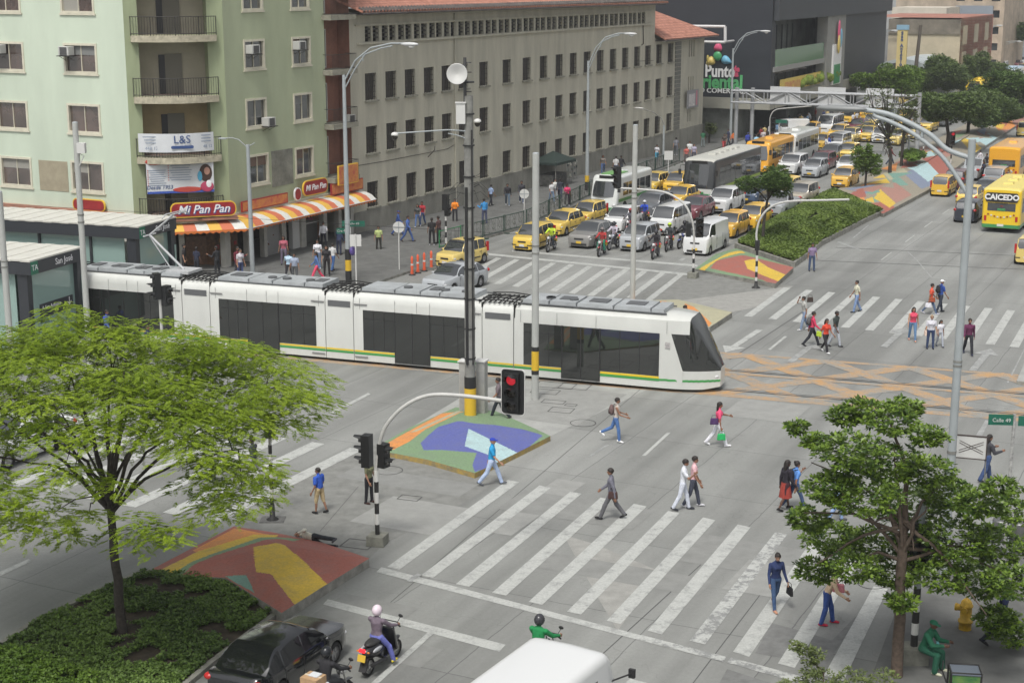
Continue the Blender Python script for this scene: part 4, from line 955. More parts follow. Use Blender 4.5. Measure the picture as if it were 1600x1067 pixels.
def banner(T,u,z,w_,h,mats_,lab,txt=None,tm=None,ts=.5,r=.3,rot=0.0,name='shop_sign',cat='sign',out=-.16,group=None,sub=None):
    P=gb.matrix_world if False else None
    W=Matrix.Translation(GA)@Matrix.Rotation(R(GANG),4,'Z')@T@Matrix.Translation((u,out,z))
    o=thing(name,lab,cat,W.to_translation(),W.to_euler().z,group)
    b=MB(); rrect(b,w_,h,r,-.05,.05,0); rrect(b,w_-.12,h-.12,max(.02,r-.05),-.062,-.051,1); b.build('board',mats_,o)
    if txt: text(txt,ts,tm or M_SWH,o,(0,-.075,sub or 0),(PI/2,rot,0),ext=.01,shear=.3,bold=.008)
    return o
s1=banner(T_C,3.75,3.7,3.7,.86,[M_SYEL,M_SRED],'long red bakery sign with yellow border reading Mi Pan Pan above the awning corner','Mi Pan Pan',M_SWH,.66,r=.36,out=-1.35)
for dx in(-1.45,): text('Mi Pan Pan',.66,M_SBL,s1,(.03,-.066,-.035),(PI/2,0,0),ext=.002,name='lettering_shadow',shear=.3,bold=.03)
banner(T_R,-5.6,3.85,2.7,.95,[M_SYEL,M_SRED],'rounded red shop sign with yellow border halfway along the green facade','Mi Pan Pan',M_SWH,.5,r=.42,out=-.5)
banner(T_R,-7.4,3.6,.7,.8,[M_SWH,M_SRED],'small round red sign beside the middle bakery sign',r=.33,out=-.42)
banner(T_R,-2.3,4.3,2.3,1.25,[M_SYEL,M_SPR],'yellow and red printed food poster above the far end of the awning',r=.05,out=-.8)
banner(T_R,-2.0,3.45,3.7,.72,[M_SRED,M_SPR],'red printed fascia banner at the far end of the awning',r=.05,out=-.5)
banner(T_R,-10.6,3.5,4.6,.62,[M_SRED,M_SPR],'long red printed fascia banner along the near end of the green facade',r=.04,out=-.3)
# left-face red sign behind the station roof
banner(T_L,30.9,3.75,2.4,.7,[M_SYEL,M_SRED],'red oval sign showing above the station roof on the mint facade',r=.3,out=-.2)
tr=MB(); tr.T=T_C; tr.box((CL/2,-.6,3.12),(CL+.5,1.5,.14)); tr.T=T_L; tr.box((17,-.2,3.35),(34.2,.5,.16)); tr.build('brick_ledge',[mat('terracotta_ledge',(.33,.16,.11),.8,var=.2,scale=3)],gn)
# printed banners on the corner balconies (cloth wrapped round the railings)
M_BAN=mat('white_banner_cloth',(.62,.64,.66),.7,var=.04,scale=1.5); M_NAVY=mat('navy_print',(.04,.08,.22),.6); M_GREYT=mat('grey_blue_print',(.22,.27,.36),.7)
def cbanner(k,u0,u1,z0,z1,label,y_):
    o=thing('banner',label,'banner',(0,0,0)); W=Matrix.Translation(GA)@Matrix.Rotation(R(GANG),4,'Z')@T_C
    o.location=(W@Vector((0,0,0))); o.rotation_euler=(0,0,W.to_euler().z)
    b=MB(); n=14
    for i in range(n):
        a,c=u0+(u1-u0)*i/n,u0+(u1-u0)*(i+1)/n; f=lambda u:y_(u)
        b.add([(a,f(a),z0),(c,f(c),z0),(c,f(c),z1),(a,f(a),z1),(a,f(a)+.02,z0),(c,f(c)+.02,z0),(c,f(c)+.02,z1),(a,f(a)+.02,z1)],[(0,1,2,3),(7,6,5,4)],0,True)
    b.build('cloth',[M_BAN],o); return o
arcy=lambda u:-.35-.9*math.sin(PI*max(0,min(1,(u-.33)/4.7)))+.02
za3=3.3+3.36
b3=cbanner(1,.42,4.58,za3+.28,za3+1.32,'white curved banner with L&S lettering on the middle corner balcony',arcy)
def along(u,dz): return (u,arcy(u)-.03,dz)
text('L&S',.62,M_NAVY,b3,along(2.75,za3+.98),(PI/2,0,0),ext=.004)
x=MB(); rrect(x,1.25,.17,.08,-.01,.0,0); oo=x.build('blue_pill',[M_NAVY],b3); oo.location=along(2.75,za3+.57)
text('448 12 66',.26,M_GREYT,b3,along(1.25,za3+.5),(PI/2,0,-.22),ext=.004); text('448 12',.24,M_GREYT,b3,along(4.15,za3+.55),(PI/2,0,.3),ext=.004)
ln=MB()
for i in range(3): ln.box((1.2,arcy(1.2)-.03+.0,za3+1.15-i*.17),(1.15-.15*i,.01,.045),-.22); ln.box((4.1,arcy(4.1)-.03,za3+1.18-i*.17),(.62,.01,.045),.3)
ln.build('small_print',[M_GREYT],b3)
yf=lambda u:-.62
zb4=za3+.24
b4=cbanner(0,.75,4.5,zb4-2.32,zb4-.42,'large printed clinic banner with a smiling woman reading Desde 1953 under the L&S banner',yf)
text('Desde 1953',.3,M_NAVY,b4,(1.45,-.64,zb4-1.96),(PI/2,0,0),ext=.004,shear=.2)
ln=MB()
for i in range(8): ln.box((1.35,-.63,zb4-1.0-.12*i),(.95-.1*(i%3),.01,.035)); ln.box((2.65,-.63,zb4-.62-.135*i),(1.25-.15*(i%3),.01,.035))
for i in range(8): ln.box((.83,-.63,zb4-1.0-.12*i),(.05,.012,.05),mi=1); ln.box((1.97,-.63,zb4-.62-.135*i),(.05,.012,.05),mi=1)
ln.box((2.63,-.632,zb4-2.25),(3.74,.012,.13),mi=2); ln.ball((3.0,-.64,zb4-2.13),(.85,.01,.16),16,6,1); ln.ball((1.25,-.64,zb4-.5),(.55,.01,.2),16,6,1)
ln.build('small_print',[M_GREYT,mat('red_print',(.5,.07,.05),.6),mat('blue_print',(.04,.09,.4),.6)],b4)
pr=MB(); pr.ball((4.05,-.64,zb4-1.22),(.36,.012,.5),18,8,0); pr.ball((4.12,-.652,zb4-1.12),(.17,.012,.22),14,8,1); pr.ball((4.1,-.66,zb4-2.0),(.38,.012,.3),14,8,2); pr.ball((4.2,-.668,zb4-1.85),(.16,.01,.22),12,6,3); pr.ball((3.72,-.645,zb4-1.4),(.14,.01,.3),12,6,4)
pr.build('portrait_print',[mat('brown_hair_print',(.06,.03,.02),.6),mat('skin_print',(.5,.27,.2),.6),mat('magenta_print',(.45,.05,.12),.6),M_SWH,mat('cyan_print',(.1,.4,.6),.6)],b4)
# air conditioners
def ac(T,u,z,label):
    W=Matrix.Translation(GA)@Matrix.Rotation(R(GANG),4,'Z')@T@Matrix.Translation((u,-.02,z)); o=thing('air_conditioner',label,'air conditioner',W.to_translation(),W.to_euler().z,'window air conditioners on the green building')
    b=MB(); b.box((0,-.25,.25),(.75,.5,.5)); b.build('casing',[mat('white_ac_casing',(.5,.5,.48),.5)],o,bevel=.02)
    b=MB(); b.box((0,-.51,.25),(.5,.02,.42)); b.build('grille',[mat('dark_ac_grille',(.08,.08,.08),.6)],o)
    b=MB(); b.box((0,-.3,-.03),(.85,.65,.04)); b.tube([(-.3,0,-.3),(-.3,-.55,-.03)],.015,4); b.tube([(.3,0,-.3),(.3,-.55,-.03)],.015,4); b.build('bracket',[M_RAIL],o)
ac(T_L,c1-WL+.45,12.2,'white air conditioner in the upper mint-wall window near the corner')
ac(T_L,c1-PIT-WL+.75,12.2,'white air conditioner at the left edge of the photo in a mint-wall window')
ac(T_R,-11.2,12.2,'white air conditioner in the near window of the olive facade, upper row')
ac(T_R,-6.5,12.25,'white air conditioner in the far window of the olive facade, upper row')
ac(T_R,-9.9,7.95,'white air conditioner with a cable loop on the middle sill of the olive facade')
ac(T_R,-1.2,7.45,'white air conditioner on the red balcony bay')
# neighbours behind the frame edge
# ---------- black shopping centre ----------
K=G(1200,222); KD=U2(65); KL=U2(155)
M_BLK=mat('black_metal_cladding',(.028,.032,.040),.55,var=.10,scale=.5,spec=.35); M_BLK2=mat('charcoal_cladding',(.045,.05,.058),.6,var=.08,scale=.5)
M_CONC=mat('smooth_concrete_band',(.30,.295,.25),.8,var=.08,scale=.6); M_CONC2=mat('grey_concrete_column',(.28,.28,.26),.8,var=.1,scale=.8)
mall=thing('shopping_centre','black clad shopping centre with a coloured flower logo and concrete band','building',K,R(65))
m=MB()   # local: x along the street (away), y to the left/behind (local +y = KL)
def zK(px,py,A=K,D=KD): return FW(A,D,px,py)
z155=HT(155,K); z172=HT(172,K)
m.box((.75,18,(z155+16.5)/2),(1.5,36,16.5-z155),mi=0)            # south wall upper, faces the camera
m.box((5,21,10),(8,29,13),mi=0)
uT,_=FW(K,KD,1385,60); u_g=2.2
m.box((uT/2+.5,4,(12.2+17)/2),(uT-.2,9,4.8),mi=1)               # cantilevered top
m.box((uT/2,6.0,6.2),(uT-1,5,12.3),mi=2)
for i in range(9): m.box((3+i*u_g,3.42,9.6),(.25,.1,3.6),mi=1)                        # recessed wall
u2,_=FW(K,KD,1318,60); u1,_=FW(K,KD,1290,60)
m.box(((u2+uT)/2,4.2,8.1),(uT-u2,8.2,8.6),mi=1)
m.build('wall',[M_BLK,M_BLK2,mat('dim_recess',(.16,.17,.155),.6,var=.5,scale=.5)],mall)
m=MB(); m.box((.4,18,(z155+z172)/2),(1.6,36.3,z155-z172)); m.box((u1+.0,1.5,z172+.6),(40,3.2,1.2)); m.build('concrete_band',[M_CONC],mall)
m=MB(); m.box(((u1+u2)/2,.4,6.2),(u2-u1,1.2,12.2)); m.build('column',[M_CONC2],mall)
m=MB()
for y in range(5,36,5): m.box((1.2,y,z172/2),(.8,.8,z172),mi=0)
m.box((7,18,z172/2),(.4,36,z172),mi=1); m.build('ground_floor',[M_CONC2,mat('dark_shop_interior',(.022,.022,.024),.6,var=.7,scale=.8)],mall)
zb0=FW(K,KD,1240,100)[1]; zt0=FW(K,KD,1240,74)[1]
m=MB(); m.box((u1/2+.2,2.4,zb0-.25),(u1-1.2,5,.5)); m.build('terrace_slab',[mat('pale_slab',(.3,.3,.29),.7)],mall)
m=MB(); m.box((u1/2+.2,.05,(zb0+zt0)/2),(u1-1.4,.06,zt0-zb0)); m.build('glass_balustrade',[mat('green_glass_panel',(.11,.22,.12),.15,spec=.7)],mall)
# lower terrace with banner
zl=FW(K,KD,1240,132)[1]
m=MB(); m.box((u1/2+6,1.6,zl-.9),(u1+12,3,1.0)); m.build('lower_terrace',[M_CONC],mall)
m=MB(); m.box((u1/2+1,.0,zl+.1),(u1*.75,.08,1.3),mi=0); m.box((u1/2+1,-.05,zl+.05),(u1*.6,.03,.7),mi=1); o=m.build('yellow_railing_banner',[mat('yellow_banner_cloth',(.62,.48,.12),.7),mat('red_banner_print',(.5,.16,.1),.7,col2=(.62,.48,.12),scale=1.4)],mall)
m=MB(); 
for i in range(40): m.ball((u1*.55+i*.45,.1+random.uniform(-.4,.4),zl-.1+random.uniform(-.1,.5)),random.uniform(.3,.6),6,4)
m.build('planter_greenery',[mat('bright_hedge',(.16,.22,.03),.8,var=.4,scale=5)],mall)
# logo
def PS(px,py):  # point on the south wall in local coords (x=-.02 front plane)
    t,z=FW(K,KL,px,py); return t,z
lg_=MB()
def petal(cx,cz,ang,L,w_,mi):
    pts=[]
    for i in range(17):
        a=PI*2*i/16; r_=L/2; x=r_*math.cos(a); y=w_/2*math.sin(a)*(1-.55*math.cos(a))
        ca,sa=math.cos(ang),math.sin(ang); pts.append((cx+(x+L*.5)*ca-y*sa,cz+(x+L*.5)*sa+y*ca))
    pts=pts[:-1]; N=len(pts)
    vs=[(-.12,y,z) for y,z in pts]+[(-.02,y,z) for y,z in pts]+[(-.35,sum(p[0] for p in pts)/N,sum(p[1] for p in pts)/N)]
    lg_.add(vs,[(i,(i+1)%N,2*N) for i in range(N)]+[(i,N+i,N+(i+1)%N,(i+1)%N) for i in range(N)],mi,True)
cy,cz=PS(1122,88); sc_=.068
petal(cy+.05,cz+.42,R(96),1.05,.80,0); petal(cy-.42,cz-.22,R(202),1.15,.78,1); petal(cy+.35,cz-.32,R(-30),1.05,.80,2); petal(cy+1.1,cz+.1,R(-95),1.3,.26,4)
lg_.ball((-.2,cy,cz),(.2,.47,.47),16,10,3)
lg_.build('flower_logo',[mat('pink_logo',(.62,.10,.20),.35),mat('blue_logo',(.16,.42,.60),.35),mat('yellow_logo',(.60,.46,.14),.35),mat('green_logo',(.06,.30,.12),.35),mat('olive_logo',(.3,.24,.05),.4)],mall)
M_LW=mat('white_wall_lettering',(.78,.78,.78),.5); M_LG=mat('green_wall_lettering',(.10,.42,.16),.5); M_LP=mat('pink_wall_lettering',(.6,.08,.16),.5)
RT=(PI/2,0,-PI/2)
def wt(s_,x0,x1,py,size,mm,sx=1.0,bold=.02):
    a,z=PS((x0+x1)/2,py); o=text(s_,size,mm,mall,(-.06,a,z),RT,ext=.03,sx=sx,bold=bold); return o
wt('El Punto',1085,1146,112,1.75,M_LW,.78,.05); wt('de',1148,1153,108.5,.8,M_LP,.9,.04); wt('la',1148,1153,116,.8,M_LP,.9,.04)
wt('Oriental',1085,1152,129,1.95,M_LG,.88,.06); wt('CENTRO COMERCIAL',1070,1152,142,.68,M_LW,1.1,.01)
lw_=MB(); a0,z0=PS(1085,40); lw_.tube([(-3,a0+4,z0+.0),(-3,PS(1147,40)[0],z0)],.16,6); lw_.tube([(-3,PS(1147,40)[0],z0),(-3,PS(1147,62)[0],z0-1.5)],.16,6); lw_.tube([(-3,PS(1147,64)[0],z0-1.55),(-3,a0+4,z0-1.55)],.16,6)
lw_.tube([(-3,PS(1147,62)[0],z0-1.5),(-.2,PS(1147,62)[0],z0-1.5)],.12,6)
lw_.build('white_pipe_frame',[mat('white_steel',(.6,.6,.6),.4)],mall)
# lower sign on the grey column
sg=MB(); um=(u1+u2)/2; sg.box((um,-.32,6.6),(2.6*(u2-u1)/9+1.4,.2,4.6),mi=0); sg.box((um,-.44,5.5),(1.6*(u2-u1)/9+1.4,.05,2.2),mi=1)
sgo=sg.build('column_sign',[M_LW,mat('green_sign_print',(.05,.25,.1),.5)]); sgo.location=K; sgo.rotation_euler=(0,0,R(65)); tag(sgo,'white and green hanging sign on the grey concrete column of the shopping centre','sign')
lf=MB(); lf.ball((um,-.5,10.2),(.5,.15,1.5),10,6,0); lf.ball((um+1,-.5,9.6),(.5,.15,1.1),10,6,1); lf.ball((um-.3,-.6,8.9),(.5,.15,1.1),10,6,2)
lfo=lf.build('petal_emblem',[mat('pink_logo',(.62,.10,.20),.35),mat('blue_logo',(.16,.42,.60),.35),mat('yellow_logo',(.60,.46,.14),.35)]); lfo.location=K; lfo.rotation_euler=(0,0,R(65)); tag(lfo,'small coloured petal emblem above the sign on the concrete column','emblem')
# terrace parasols
for i in range(5):
    u=2.5+i*3.2*(u1/22); c=K+KD*u+KL*1.8; o=thing('parasol',['nearest','second','third','fourth','furthest'][i]+' pale parasol on the shopping centre terrace',  'parasol',(c.x,c.y,zl-.4),0,'pale parasols on the terrace')
    b=MB(); b.tube([(0,0,0),(0,0,2.3)],.04,6); b.build('pole',[M_RAIL],o); b=MB(); b.lathe([(1.5,1.75),(.8,2.2),(.05,2.55)],n=8,smooth=False); b.build('canopy',[mat('pale_canvas',(.45,.43,.42),.8)],o)
# ---------- sign gantry ----------
GP=G(1161,234); gt=thing('sign_gantry','grey steel lattice sign gantry spanning the avenue with blank panel backs','gantry',GP,R(-25.5))
zt,zb=HT(142,GP),HT(160,GP); uE2=FW(GP,U2(-25.5),1437,150)[0]
M_GAL=mat('galvanised_steel',(.36,.37,.38),.5,metal=.3,var=.1,scale=2)
m=MB()
for u in(-.8,.8,uE2): m=MB(); m.tube([(u,0,0),(u,0,zt+.3)],.2,8); m.build('post',[M_GAL],gt)
m=MB()
for y in(-.6,.6):
    for z in(zt,zb): m.tube([(-1.2,y,z),(uE2,y,z)],.10,6)
    n=int(uE2/2.0)
    for i in range(n): a,b=i*uE2/n,(i+1)*uE2/n; m.tube([(a,y,zb),(a,y,zt)],.06,5); m.tube([(a,y,zb if i%2 else zt),(b,y,zt if i%2 else zb)],.06,5)
m.build('lattice_beam',[M_GAL],gt)
for a,b,c,d in((1200,1247,136,165),(1275,1318,137,166),(1350,1394,139,168)):
    ua,_=FW(GP,U2(-25.5),a,150); ub,_=FW(GP,U2(-25.5),b,150); m=MB(); m.box(((ua+ub)/2,.75,(HT(c,GP+U2(-25.5)*ua)+HT(d,GP+U2(-25.5)*ua))/2),(ub-ua,.06,HT(c,GP+U2(-25.5)*ua)-HT(d,GP+U2(-25.5)*ua))); m.build('sign_panel_back',[mat('bare_aluminium_sheet',(.55,.56,.56),.5)],gt)
# ---------- far buildings ----------
def far(name,label,px0,px1,base,topy,mats_,rows=None,cols=6,D=None,depth=25,win=None,cat='building'):
    D=D or CV; A=G(px0,base); u1_,_=FW(A,D,px1,base-20); h=HT(topy,A)
    o=thing(name,label,cat,A,math.atan2(D.y,D.x)); m=MB(); ops=[]
    if rows:
        for r_ in range(rows):
            for c_ in range(cols):
                a=u1_*(c_+.25)/cols; b=u1_*(c_+.75)/cols; z0=h*(r_+.35)/rows; z1=h*(r_+.8)/rows; ops.append((a,b,z0,z1))
    wall(m,0,u1_,0,h,ops,.5); m.quad((u1_,0,0),(u1_,depth,0),(u1_,depth,h),(u1_,0,h)); m.quad((0,depth,0),(0,0,0),(0,0,h),(0,depth,h)); m.quad((0,0,h),(u1_,0,h),(u1_,depth,h),(0,depth,h))
    m.build('wall',mats_[:1],o)
    for a,b,c,d in ops: p=MB(); p.quad((a,.45,c),(b,.45,c),(b,.45,d),(a,.45,d)); p.build('window',mats_[1],o)
    return o,A,u1_,h
M_TAN=mat('stained_tan_render',(.46,.40,.29),.9,var=.22,scale=.25,detail=9); M_BRK=mat('weathered_brick',(.42,.34,.26),.9,var=.3,scale=.5,detail=9); M_BRK2=mat('pale_brick',(.46,.385,.30),.9,var=.3,scale=.4,detail=9)
o,A,u1_,h=far('warehouse_building','tan rendered warehouse with a dark stain under its parapet beyond the shopping centre',1383,1496,152,30,[M_TAN,M_GLASS])
m=MB(); m.box((u1_/2,-.1,h-1),(u1_,.2,2)); m.build('stained_parapet',[mat('mouldy_parapet',(.17,.15,.12),.9,var=.5,scale=.4,detail=9)],o)
D2=SV; P2=A+CV*u1_
o2=thing('red_brick_annex','narrow red brick street front with two rows of dark windows beside the tan warehouse','building',P2,math.atan2(D2.y,D2.x))
m=MB(); L2=26; ops=[(L2*(c+.2)/3,L2*(c+.6)/3,z,z+2.6) for c in range(3) for z in (h*.35,h*.68)]; wall(m,0,L2,0,h*1.02,ops,.5); m.quad((0,.1,h*1.02),(L2,.1,h*1.02),(L2,14,h*1.02),(0,14,h*1.02)); m.build('wall',[mat('red_brick',(.34,.15,.11),.9,var=.2,scale=.6)],o2)
for a,b,c,d in ops: p=MB(); p.quad((a,.45,c),(b,.45,c),(b,.45,d),(a,.45,d)); p.build('window',M_DOOR,o2)
# rounded pavilion with yellow vertical sign
A=G(1372,165); pv=thing('barrel_roof_pavilion','pale pavilion with a curved ribbed metal roof below the tan warehouse','building',A,R(-26)); w_=FW(A,CV,1475,140)[0]; hp=HT(92,A)
m=MB(); n=16; arc=[(0,0)]+[(w_*(1-math.cos(PI*.5*i/n))*1.0 if False else w_*i/n, hp*math.sqrt(max(0,1-((i/n-.35)/.75)**2)) ) for i in range(n+1)]
N=len(arc); vs=[(x,0,z) for x,z in arc]+[(w_,0,0)]; N=len(vs); vs=vs+[(x,16,z) for x,_,z in vs]
m.add(vs,[tuple(range(N))]+[(i,N+i,N+(i+1)%N,(i+1)%N) for i in range(N)],0); m.build('curved_shell',[mat('pale_blue_grey_cladding',(.42,.46,.47),.5,var=.1,scale=.5)],pv)
for i in range(14): b=MB(); b.box((w_*(i+.5)/14,-.08,hp*.3),(.12,.12,hp*.6)); b.build('rib',[mat('rib_grey',(.33,.36,.37),.5)],pv)
b=MB(); b.ball((2.5,-.2,1.5),(3.6,.3,4.2),16,8); b.build('dark_arch',[M_DOOR],pv)
A=G(1404,172); vs_=thing('vertical_sign','tall yellow vertical sign reading San Antonio in front of the pale pavilion','sign',A,R(-26)); hs_=HT(47,A)
m=MB(); m.box((0,0,hs_/2),(1.25,.4,hs_)); m.build('board',[mat('yellow_pylon',(.62,.50,.22),.6)],vs_)
m=MB(); m.box((0,-.02,hs_+.3),(1.5,.5,.6)); m.build('cap',[mat('blue_cap',(.25,.42,.55),.5)],vs_)
for i,ch in enumerate('San Antonio'):
    if ch!=' ': text(ch,.60,M_NAVY,vs_,(0,-.24,hs_-.45-i*.385),(PI/2,0,0),ext=.02,bold=.02)
A=G(1424,168); tp=MB(); tp.tube([(0,0,0),(.6,0,HT(40,A))],[.3,.2],8); o=tp.build('wooden_utility_pole',[mat('dark_timber',(.10,.085,.07),.9)]); o.location=A; tag(o,'dark timber utility pole beside the San Antonio sign','utility pole')
far('white_roofed_house','cream house with a grey sheet roof seen over the warehouse parapet',1388,1474,118,12,[mat('cream_render',(.55,.50,.42),.8,var=.1,scale=.4),M_GLASS],rows=1,cols=5,depth=12)
far('brick_block','tall weathered brick block at the top right with a grey upper panel',1395,1562,98,-60,[M_BRK2,M_GLASS],rows=None)
o,A,u1_,h=far('brick_tower','pale brick tower with balconies standing past the red annex',1480,1564,112,-40,[M_BRK,M_GLASS],rows=6,cols=3)
m=MB(); m.box((u1_*.45,-.3,h*.62),(u1_*.7,.5,h*.12)); m.build('grey_panel',[mat('blue_grey_panel',(.24,.27,.31),.7)],o)
m=MB(); m.box((u1_*.55,-.6,h*.50),(u1_*.22,.3,2.0)); m.build('yellow_hoarding',[mat('yellow_hoarding',(.6,.5,.05),.6)],o)
m=MB(); m.box((u1_*.3,-.8,h*.26),(u1_*.4,1.6,.8)); m.box((u1_*.3,-.8,h*.14),(u1_*.4,1.6,.8)); m.build('balcony',[mat('cream_band',(.55,.5,.4),.8)],o)
far('slim_white_tower','slim pale blue tower with rows of dark windows near the right edge',1566,1582,104,2,[mat('pale_blue_render',(.42,.47,.50),.7),M_GLASS],rows=7,cols=2,depth=18)
far('green_shopfront','building with lime green and orange bands at the far right',1578,1602,98,32,[mat('lime_render',(.33,.55,.08),.7,col2=(.62,.25,.06),scale=.08),M_GLASS],rows=2,cols=3,depth=12)
far('hazy_office_block','grey office block furthest up the avenue',1540,1700,90,-30,[mat('hazy_grey',(.36,.38,.39),.8,var=.1,scale=.2),M_GLASS],rows=8,cols=14,depth=12)
far('long_low_block','long low building closing the view behind the avenue on the right',1560,1900,84,20,[mat('pale_grey_render',(.45,.45,.44),.8,var=.2,scale=.1),M_GLASS],rows=5,cols=20,depth=12)
# ---------- tram stop shelters ----------
TW=R(TA)
M_ANTH=mat('anthracite_panel',(.035,.038,.045),.45); M_RFL=mat('pale_corrugated_roof',(.56,.55,.50),.6,var=.06,scale=1.5); M_TAG=mat('dark_green_badge',(.015,.16,.09),.5)
def shelter_glass():
    m,t,b=nodes_mat('tinted_shelter_glass'); b.inputs['Base Color'].default_value=(.36,.50,.46,1); b.inputs['Roughness'].default_value=.08; b.inputs['Alpha'].default_value=.72; b.inputs['Specular IOR Level'].default_value=.8; return m
M_SGL=shelter_glass(); M_SPK=mat('speckled_glass_print',(.20,.29,.27),.3,var=.25,scale=6)
TB=G(554,560)     # a point on the near side of the tram at ground
def shelter(off0,off1,px_corner,ytop,label,name='tram_stop_shelter',L=16):
    # near face along the tram at offset off0 from the tram's near side, far face at off1
    A=TB+TN*off0; k=0
    def u_at(px,off,z):
        A=TB+TN*off; kk=(px-800)/CF; return (kk*(A.y*_c+(CH-z)*_s)-A.x)/(TV.x-kk*TV.y*_c)
    z=3.5
    for _ in range(5):
        u=u_at(px_corner,off0,z); P=TB+TN*off0+TV*u; z=HT(ytop,P)
    o=thing(name,label,'tram shelter',P,TW); W=off1-off0; z1=z; f=.55
    m=MB(); m.box((-L/2,W/2,z1-.33),(L,W,.56)); m.build('fascia',[M_ANTH],o)
    m=MB(); n=int(L/.5)
    for i in range(n): m.box((-L*(i+.5)/n,W/2,z1+.0+(.02 if i%2 else 0)),(L/n+.01*(i%2),W+.06,.07))
    m.build('roof',[M_RFL],o)
    m=MB(); m.box((-.55,.3,(z1-.6)/2),(.5,.4,z1-.6)); m.box((-.45,W-.25,(z1-.6)/2),(.75,.4,z1-.6)); m.box((-L/2,W-.1,.3),(L,.1,.6))
    for i in range(1,6): m.box((-i*3.0,.3,(z1-.6)/2),(.12,.12,z1-.6))
    m.build('column',[M_ANTH],o)
    m=MB(); m.box((-L/2-.5,.36,(z1-.6+.3)/2),(L-1.2,.03,z1-.9)); m.build('front_glass',[M_SGL],o)
    m=MB(); m.box((-L/2-.9,.40,1.3),(L-2,.03,1.7)); m.build('printed_glass_panel',[M_SPK],o)
    m=MB(); m.box((-.3,W/2,(z1-.6+.3)/2),(.03,W-.9,z1-.9)); m.build('end_glass',[M_SGL],o)
    m=MB(); m.box((-.27,W*.52,2.05),(.05,W*.62,.62)); p=m.build('destination_board',[M_ANTH],o)
    text('A San Antonio',.24,M_SWH,p,(-.24,W*.42,2.17),(PI/2,0,PI/2),ext=.004); text('↓',.5,M_SWH,p,(-.24,W*.76,2.1),(PI/2,0,PI/2),ext=.004)
    text('San José',.40,M_SWH,o,(.01,W*.62,z1-.32),(PI/2,0,PI/2),ext=.004)
    m=MB(); m.box((.012,.27,z1-.32),(.02,.5,.56)); q=m.build('badge',[M_TAG],o); text('TA',.36,M_SWH,q,(.03,.27,z1-.32),(PI/2,0,PI/2),ext=.003)
    m=MB(); m.box((-L/2,W/2,.13),(L+1,W,.26)); m.build('platform',[M_PLAZA2],o)
    # inner structure seen through the glass
    m=MB(); m.box((-L/2,W-.15,1.9),(L,.05,2.6)); m.build('back_glass',[M_SGL],o)
    return o
shelter(4.2,7.7,217,355,'far glass tram shelter marked San José behind the tram')
shelter(-5.0,-1.0,47,409,'near glass tram shelter marked San José at the left edge in front of the tram')
# ================= VEHICLES =================
def paint(name,c,rough=.32,coat=.6): return mat(name,c,rough,coat=coat,spec=.5)
P_TAXI=paint('taxi_yellow_paint',(.72,.50,.085)); P_TAXI2=paint('deep_taxi_yellow_paint',(.70,.40,.045)); P_WHITE=paint('white_car_paint',(.66,.67,.67)); P_SILV=paint('silver_car_paint',(.38,.40,.42),.3); P_GREY=paint('grey_car_paint',(.13,.14,.155))
P_BLACK=paint('black_car_paint',(.008,.009,.011),.12,1.0); P_RED=paint('maroon_car_paint',(.16,.03,.045)); P_BLUE=paint('blue_grey_car_paint',(.06,.09,.15)); P_DARK=paint('dark_blue_car_paint',(.025,.03,.045)); P_ORY=paint('bus_orange_yellow_paint',(.75,.36,.02)); P_BUSY=paint('bus_yellow_paint',(.78,.52,.015)); P_BEIGE=paint('beige_car_paint',(.40,.36,.29))
M_VGL=mat('car_glass',(.03,.034,.038),.05,spec=.5); M_VGL.node_tree.nodes['Principled BSDF'].inputs['IOR'].default_value=2.1; M_TYRE=mat('tyre_rubber',(.018,.018,.018),.85); M_RIM=mat('alloy_rim',(.42,.42,.43),.35,metal=.7); M_BLKP=mat('black_plastic',(.022,.022,.023),.6)
M_HL=mat('headlight_lens',(.62,.63,.64),.1,spec=.9); M_TL=mat('tail_light_lens',(.42,.02,.02),.2); M_PLY=mat('yellow_number_plate',(.68,.45,.05),.5); M_PLW=mat('white_number_plate',(.62,.62,.6),.5); M_CHR=mat('chrome_trim',(.5,.5,.5),.15,metal=.9); M_UND=mat('underbody',(.012,.012,.012),.9); M_AMB=mat('amber_lens',(.6,.2,.02),.2)
def wheel(parent,x,y,r,w_=.19,side=1,lod=1):
    m=MB(); n=20 if lod else 12
    m.lathe([(r*.62,-w_/2),(r*.93,-w_/2),(r,-w_*.3),(r,w_*.3),(r*.93,w_/2),(r*.62,w_/2)],(x,y,r),n,axis='Y')
    o=m.build('wheel',[M_TYRE],parent)
    m=MB(); s=side; m.lathe([(.001,w_*.36*s),(r*.12,w_*.36*s),(r*.2,w_*.26*s),(r*.55,w_*.2*s),(r*.64,w_*.47*s),(r*.66,w_*.2*s)],(x,y,r),n,0,axis='Y')
    for k in range(5):
        a=2*PI*k/5; m.box((x+math.cos(a)*r*.36,y+s*w_*.3,r+math.sin(a)*r*.36),(r*.5,w_*.15,r*.13),ry=-a)
    m.build('rim',[M_RIM],o)
CARS={}; P_TV1=paint('faded_taxi_yellow_paint',(.70,.54,.17)); P_TV2=paint('warm_taxi_yellow_paint',(.74,.46,.05))
